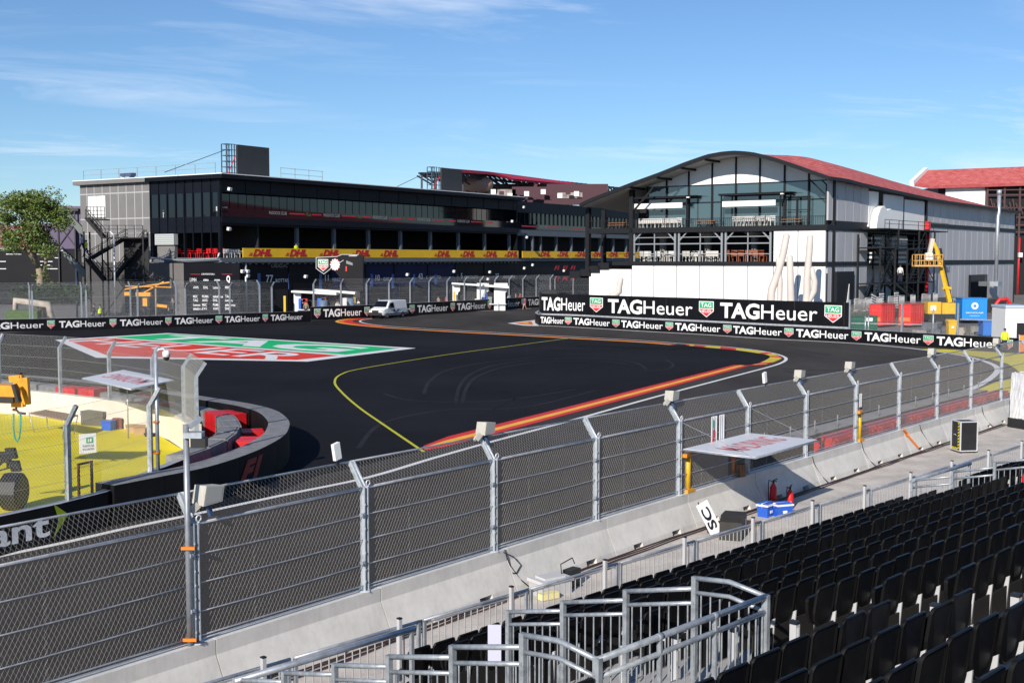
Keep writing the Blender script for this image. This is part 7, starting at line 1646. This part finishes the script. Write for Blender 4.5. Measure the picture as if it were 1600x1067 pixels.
for z in (a.z + .7, b.z): 
    for y in (-.5, .5): mb.bar((a.x, y, z), (b.x, y, z), .07, .07, 0)
    for x in (a.x, b.x): mb.bar((x, -.5, z), (x, .5, z), .07, .07, 0)
for k in range(7): x = a.x + (b.x - a.x) * k / 6; mb.bar((x, -.5, a.z), (x, -.5, b.z), .06, .06, 0); mb.bar((x, .5, a.z), (x, .5, b.z), .06, .06, 0)
mb.build('basket', mat('amber_paint', (.62, .36, .10), .5), bl_); mb = MB(); q = bw(1447, 402, 142); mb.box(q.x - .4, q.x + .4, -.1, .3, q.z - .3, q.z + .5); mb.build('control_box', M_white, bl_)
# loading dock, crowd barriers, striped boards
xd0, xd1 = sx(1331), sx(1480); dk = MB(); dk.box(xd0 - 6, xd1, -9, -.2, 0, 1.9, 0); o = dk.build('loading_dock', mat('dark_dock', (.06, .055, .05), .9, var=.3, scale=.6)); o.location = HF.o; o.rotation_euler = (0, 0, HF.ang); tag(o, 'dark raised loading dock along the grey side of the hall', 'dock')
cb_ = None
for k in range(8):
    px = 1335 + k * 17.6
    if cb_ is None:
        cb_ = thing('crowd_barrier', 'grey steel crowd barrier in the row along the loading dock of the hall', 'crowd barrier', (0, 0, 0), 0, 'crowd barriers on the loading dock'); mb = MB(); L = 2.3
        for z in (.15, 1.25): mb.tube([(0, 0, z), (L, 0, z)], .04, 6)
        for x in (0, L): mb.tube([(x, 0, 0), (x, 0, 1.25)], .04, 6)
        for j in range(1, 12): mb.tube([(L * j / 12, 0, .15), (L * j / 12, 0, 1.25)], .022, 5)
        mb.build('frame', mat('barrier_grey', (.42, .42, .42), .5, .2), cb_); mb = MB()
        for x in (.3, L - .3): mb.bar((x, -.3, .03), (x, .3, .03), .06)
        mb.build('foot', MATS['barrier_grey'], cb_); o = cb_
    else: o = copy_thing(cb_, (0, 0, 0), 0)
    x_ = HF.on_y(px, 465, -8.6)[0]; o.location = HF.w(x_, -8.6, 1.9); o.rotation_euler = (0, 0, HF.ang + (.1 if k % 3 else -.12)); o.scale = (1, 1, 1.15)
for px, rz, lab in ((1366, .5, 'striped black and white board leaning steeply behind the crowd barriers'), (1378, 0, 'low striped black and white board behind the middle crowd barriers'), (1401, 0, 'small striped board behind the crowd barriers under the stairs')):
    x_ = HF.on_y(px, 465, -7.4)[0]; mb = MB()
    for k in range(6): mb.extrude([(-.7, 0, .1 + k * .3), (.7, 0, .1 + k * .3 - rz * .6), (.7, 0, .26 + k * .3 - rz * .6), (-.7, 0, .26 + k * .3)], (0, .05, 0), 0)
    mb.box(-.75, .75, .05, .1, 0, 1.95, 1); o = mb.build('striped_board', [M_white, M_black]); o.location = HF.w(x_, -7.4, 1.9); o.rotation_euler = (0, 0, HF.ang); tag(o, lab, 'board')
for px0, z_, lab in ((1369, 7.2, 'stack of striped black and white boards on the middle floor of the recess'), (1400, 7.2, 'stack of pale striped boards beside the standpipe on the middle floor')):
    x_ = sx(px0); w_ = sx(px0 + (16 if px0 < 1390 else 24)) - x_; mb = MB()
    for k in range(6): mb.box(0, w_, 0, .8, k * .72 * .9, k * .72 * .9 + .32, 0); mb.box(.1, w_ - .1, .05, .75, k * .648 + .32, k * .648 + .648, 1)
    o = mb.build('board_stack', [M_white, M_black if px0 < 1390 else mat('dull_grey', (.25, .24, .23), .7)]); o.location = HF.w(x_, .6, z_); o.rotation_euler = (0, 0, HF.ang); tag(o, lab, 'board stack')
mb = MB()
for k in range(7): mb.box(k * .5, k * .5 + .5, 0, 1.6, 0, 1.9 - k * .27)
for y in (0, 1.6): mb.bar((0, y, 2.9), (3.6, y, 1.0), .06); [mb.bar((k * .45, y, 1.9 - k * .25), (k * .45, y, 2.9 - k * .24), .04) for k in range(9)]
p = D(1487, 480, 150); o = mb.build('dock_steps', M_galv); o.location = (p.x, 150, 0); o.rotation_euler = (0, 0, -.5); tag(o, 'steel steps with handrails leading down from the dock beside the yellow lift', 'steps')
# red loader, white cabin, orange end block
ld = thing('red_loader', 'small red loader machine with curved roll bar right of the blue container', 'loader', (D(1566, 485, 140).x, 140, 0)); lw = lambda px, py: D(px, py, 140) - ld.location
mb = MB(); mb.tube([lw(1553, 486), lw(1557, 474), lw(1562, 468), lw(1573, 467), lw(1577, 472), lw(1579, 482)], .22, 8); mb.tube([lw(1550, 490), lw(1560, 480), lw(1570, 478)], .25, 8); mb.build('roll_bar', M_red, ld); mb = MB(); a, b = lw(1556, 500), lw(1580, 484); mb.box(a.x, b.x, -.7, .7, a.z, b.z); mb.build('body', mat('dull_red', (.30, .03, .03), .6), ld)
for px in (1558, 1578): mb = MB(); q = lw(px, 505); mb.tube([(q.x, -.9, .55), (q.x, -.6, .55)], .55, 12); mb.build('wheel', M_tyre, ld)
cb2 = thing('white_cabin', 'white cabin with dark side opening at the right edge behind the board wall', 'cabin', (D(1571, 500, 106).x, 106, 0)); a, b = D(1571, 522, 106), D(1612, 481, 106); w = b.x - a.x
mb = MB(); mb.box(0, w, 0, 3, .3, b.z); mb.build('wall', M_wpan, cb2); mb = MB(); mb.box(w * .45, w * .9, -.03, 0, .4, b.z * .62); mb.build('door', M_dark, cb2); mb = MB(); mb.box(-.05, w + .1, -.1, 3.1, b.z, b.z + .2); mb.build('roof', mat('pale_blue_roof', (.45, .52, .62), .5), cb2)
ob = MB(); ob.box(-.55, 1.4, -.35, .35, 0, 1.45, 0); ob.box(-.6, -.55, -.37, .37, 0, 1.5, 1); p = G(1592, 551, 0); o = ob.build('orange_block', [mat('orange_plastic', (.70, .20, .02), .5), M_silver]); o.location = (p.x + .6, p.y, 0); o.rotation_euler = (0, 0, -.3); tag(o, 'orange plastic block closing the right end of the board wall', 'barrier')
# pale pipe rail in the yard
mb = MB()
for px in (1352, 1357, 1410, 1458, 1556): p = D(px, 505, 118); mb.tube([(p.x, 118, 0), (p.x, 118, 2.9 if px > 1400 else 2.2)], .07, 6)
a, b = D(1500, 499, 118), D(1600, 501, 118); mb.bar(a, b, .12); mb.bar(D(1330, 505, 119), D(1440, 507, 119), .1); tag(mb.build('pipe_rail', M_galv), 'grey pipe rail on thin posts among the bins behind the right-hand fence', 'rail')
# junk between
rj = random.Random(12)
for k in range(9):
    px = rj.choice((1380, 1392, 1440, 1460, 1470, 1505, 1520, 1530)) + rj.uniform(-5, 5); dd = rj.uniform(116, 128); s = rj.uniform(.4, .9); mb = MB(); mb.box(-s, s, -s * .6, s * .6, 0, s * 1.2); mb.box(-s * .9, s * .5, -s * .7, -s * .6, s * .3, s * .8)
    o = mb.build('material_pallet', mat('yard_junk%d' % (k % 3), ((.20, .19, .18), (.34, .30, .27), (.10, .11, .13))[k % 3], .8, var=.3)); o.location = (D(px, 510, dd).x, dd, 0); o.rotation_euler = (0, 0, rj.uniform(-1, 1)); tag(o, 'low stack of building material in the yard behind the right-hand board wall', 'pallet', 'stacks of material in the yard')
mb = MB(); mb.box(sx(1510), 110, -14, -10, 0, 3.4); o = mb.build('site_cabin_row', mat('dark_cabins', (.05, .05, .055), .8, var=.4, scale=.4)); o.location = HF.o; o.rotation_euler = (0, 0, HF.ang); tag(o, 'low dark site cabin beyond the blue container', 'cabin')
# second red-roofed hall
KF = Frame(Vector((D(1432, 400, 262).x, 262, 0)), R(-4)); k2 = thing('tiled_hall', 'second hall with broad red tiled roof and white end wall at the right edge', 'building', KF.o, KF.ang)
def kx(px, y=0): return KF.on_y(px, 300, y)[0]
def kz(py, px=1500, y=0): return KF.on_y(px, py, y)[1]
mb = MB(); A_ = [(kx(1427), 0, kz(287, 1427)), (kx(1455), 0, kz(290.5, 1455)), (kx(1600), 0, kz(286, 1600)), (kx(1700), 0, kz(283, 1700))]; B_ = [(kx(1445, 7), 7, kz(268, 1445, 7)), (kx(1450, 7), 7, kz(266, 1450, 7)), (kx(1600, 7), 7, kz(260.5, 1600, 7)), (kx(1700, 7), 7, kz(257, 1700, 7))]
mb.add(A_ + B_ + [(x, y, z - .6) for x, y, z in A_], [(i, i + 1, 5 + i, 4 + i) for i in range(3)] + [(i, i + 1, 9 + i, 8 + i) for i in range(3)]); mb.build('roof', M_tile, k2)
mb = MB(); mb.bar((kx(1424), -.2, kz(287.5, 1424)), (kx(1446, 7), 7, kz(266.5, 1446, 7)), .9, 1.3); mb.build('verge', M_wpan, k2)
mb = MB(); mb.box(kx(1470), kx(1700), 2, 14, 0, kz(290), 0); mb.build('core', M_frame, k2)
mb = MB(); mb.box(kx(1481), kx(1543), 1.5, 2, 10, kz(291) - .1, 0); mb.build('end_wall', M_wpan, k2)
mb = MB()
for py in (297, 305, 325, 340, 352, 363): mb.bar((kx(1545), 1, kz(py)), (kx(1700), 1, kz(py - 1)), .25)
for px in (1545, 1572, 1596): mb.box(kx(px) - .2, kx(px) + .2, .8, 1.2, 0, kz(290))
for k in range(10): mb.bar((kx(1550 + k * 5), 1, kz(310 + (k * 7) % 12)), (kx(1556 + k * 5), 1, kz(330 + (k * 5) % 20)), .25)
mb.build('frame', mat('maroon_frame', (.07, .03, .03), .6), k2)
mb = MB(); mb.tube([(kx(1595), .2, 0), (kx(1596), .2, kz(372))], .18, 8, 0); mb.box(kx(1594), kx(1600), -.3, .4, kz(402), kz(395), 1); o = mb.build('pipe', [M_red, M_white], k2)
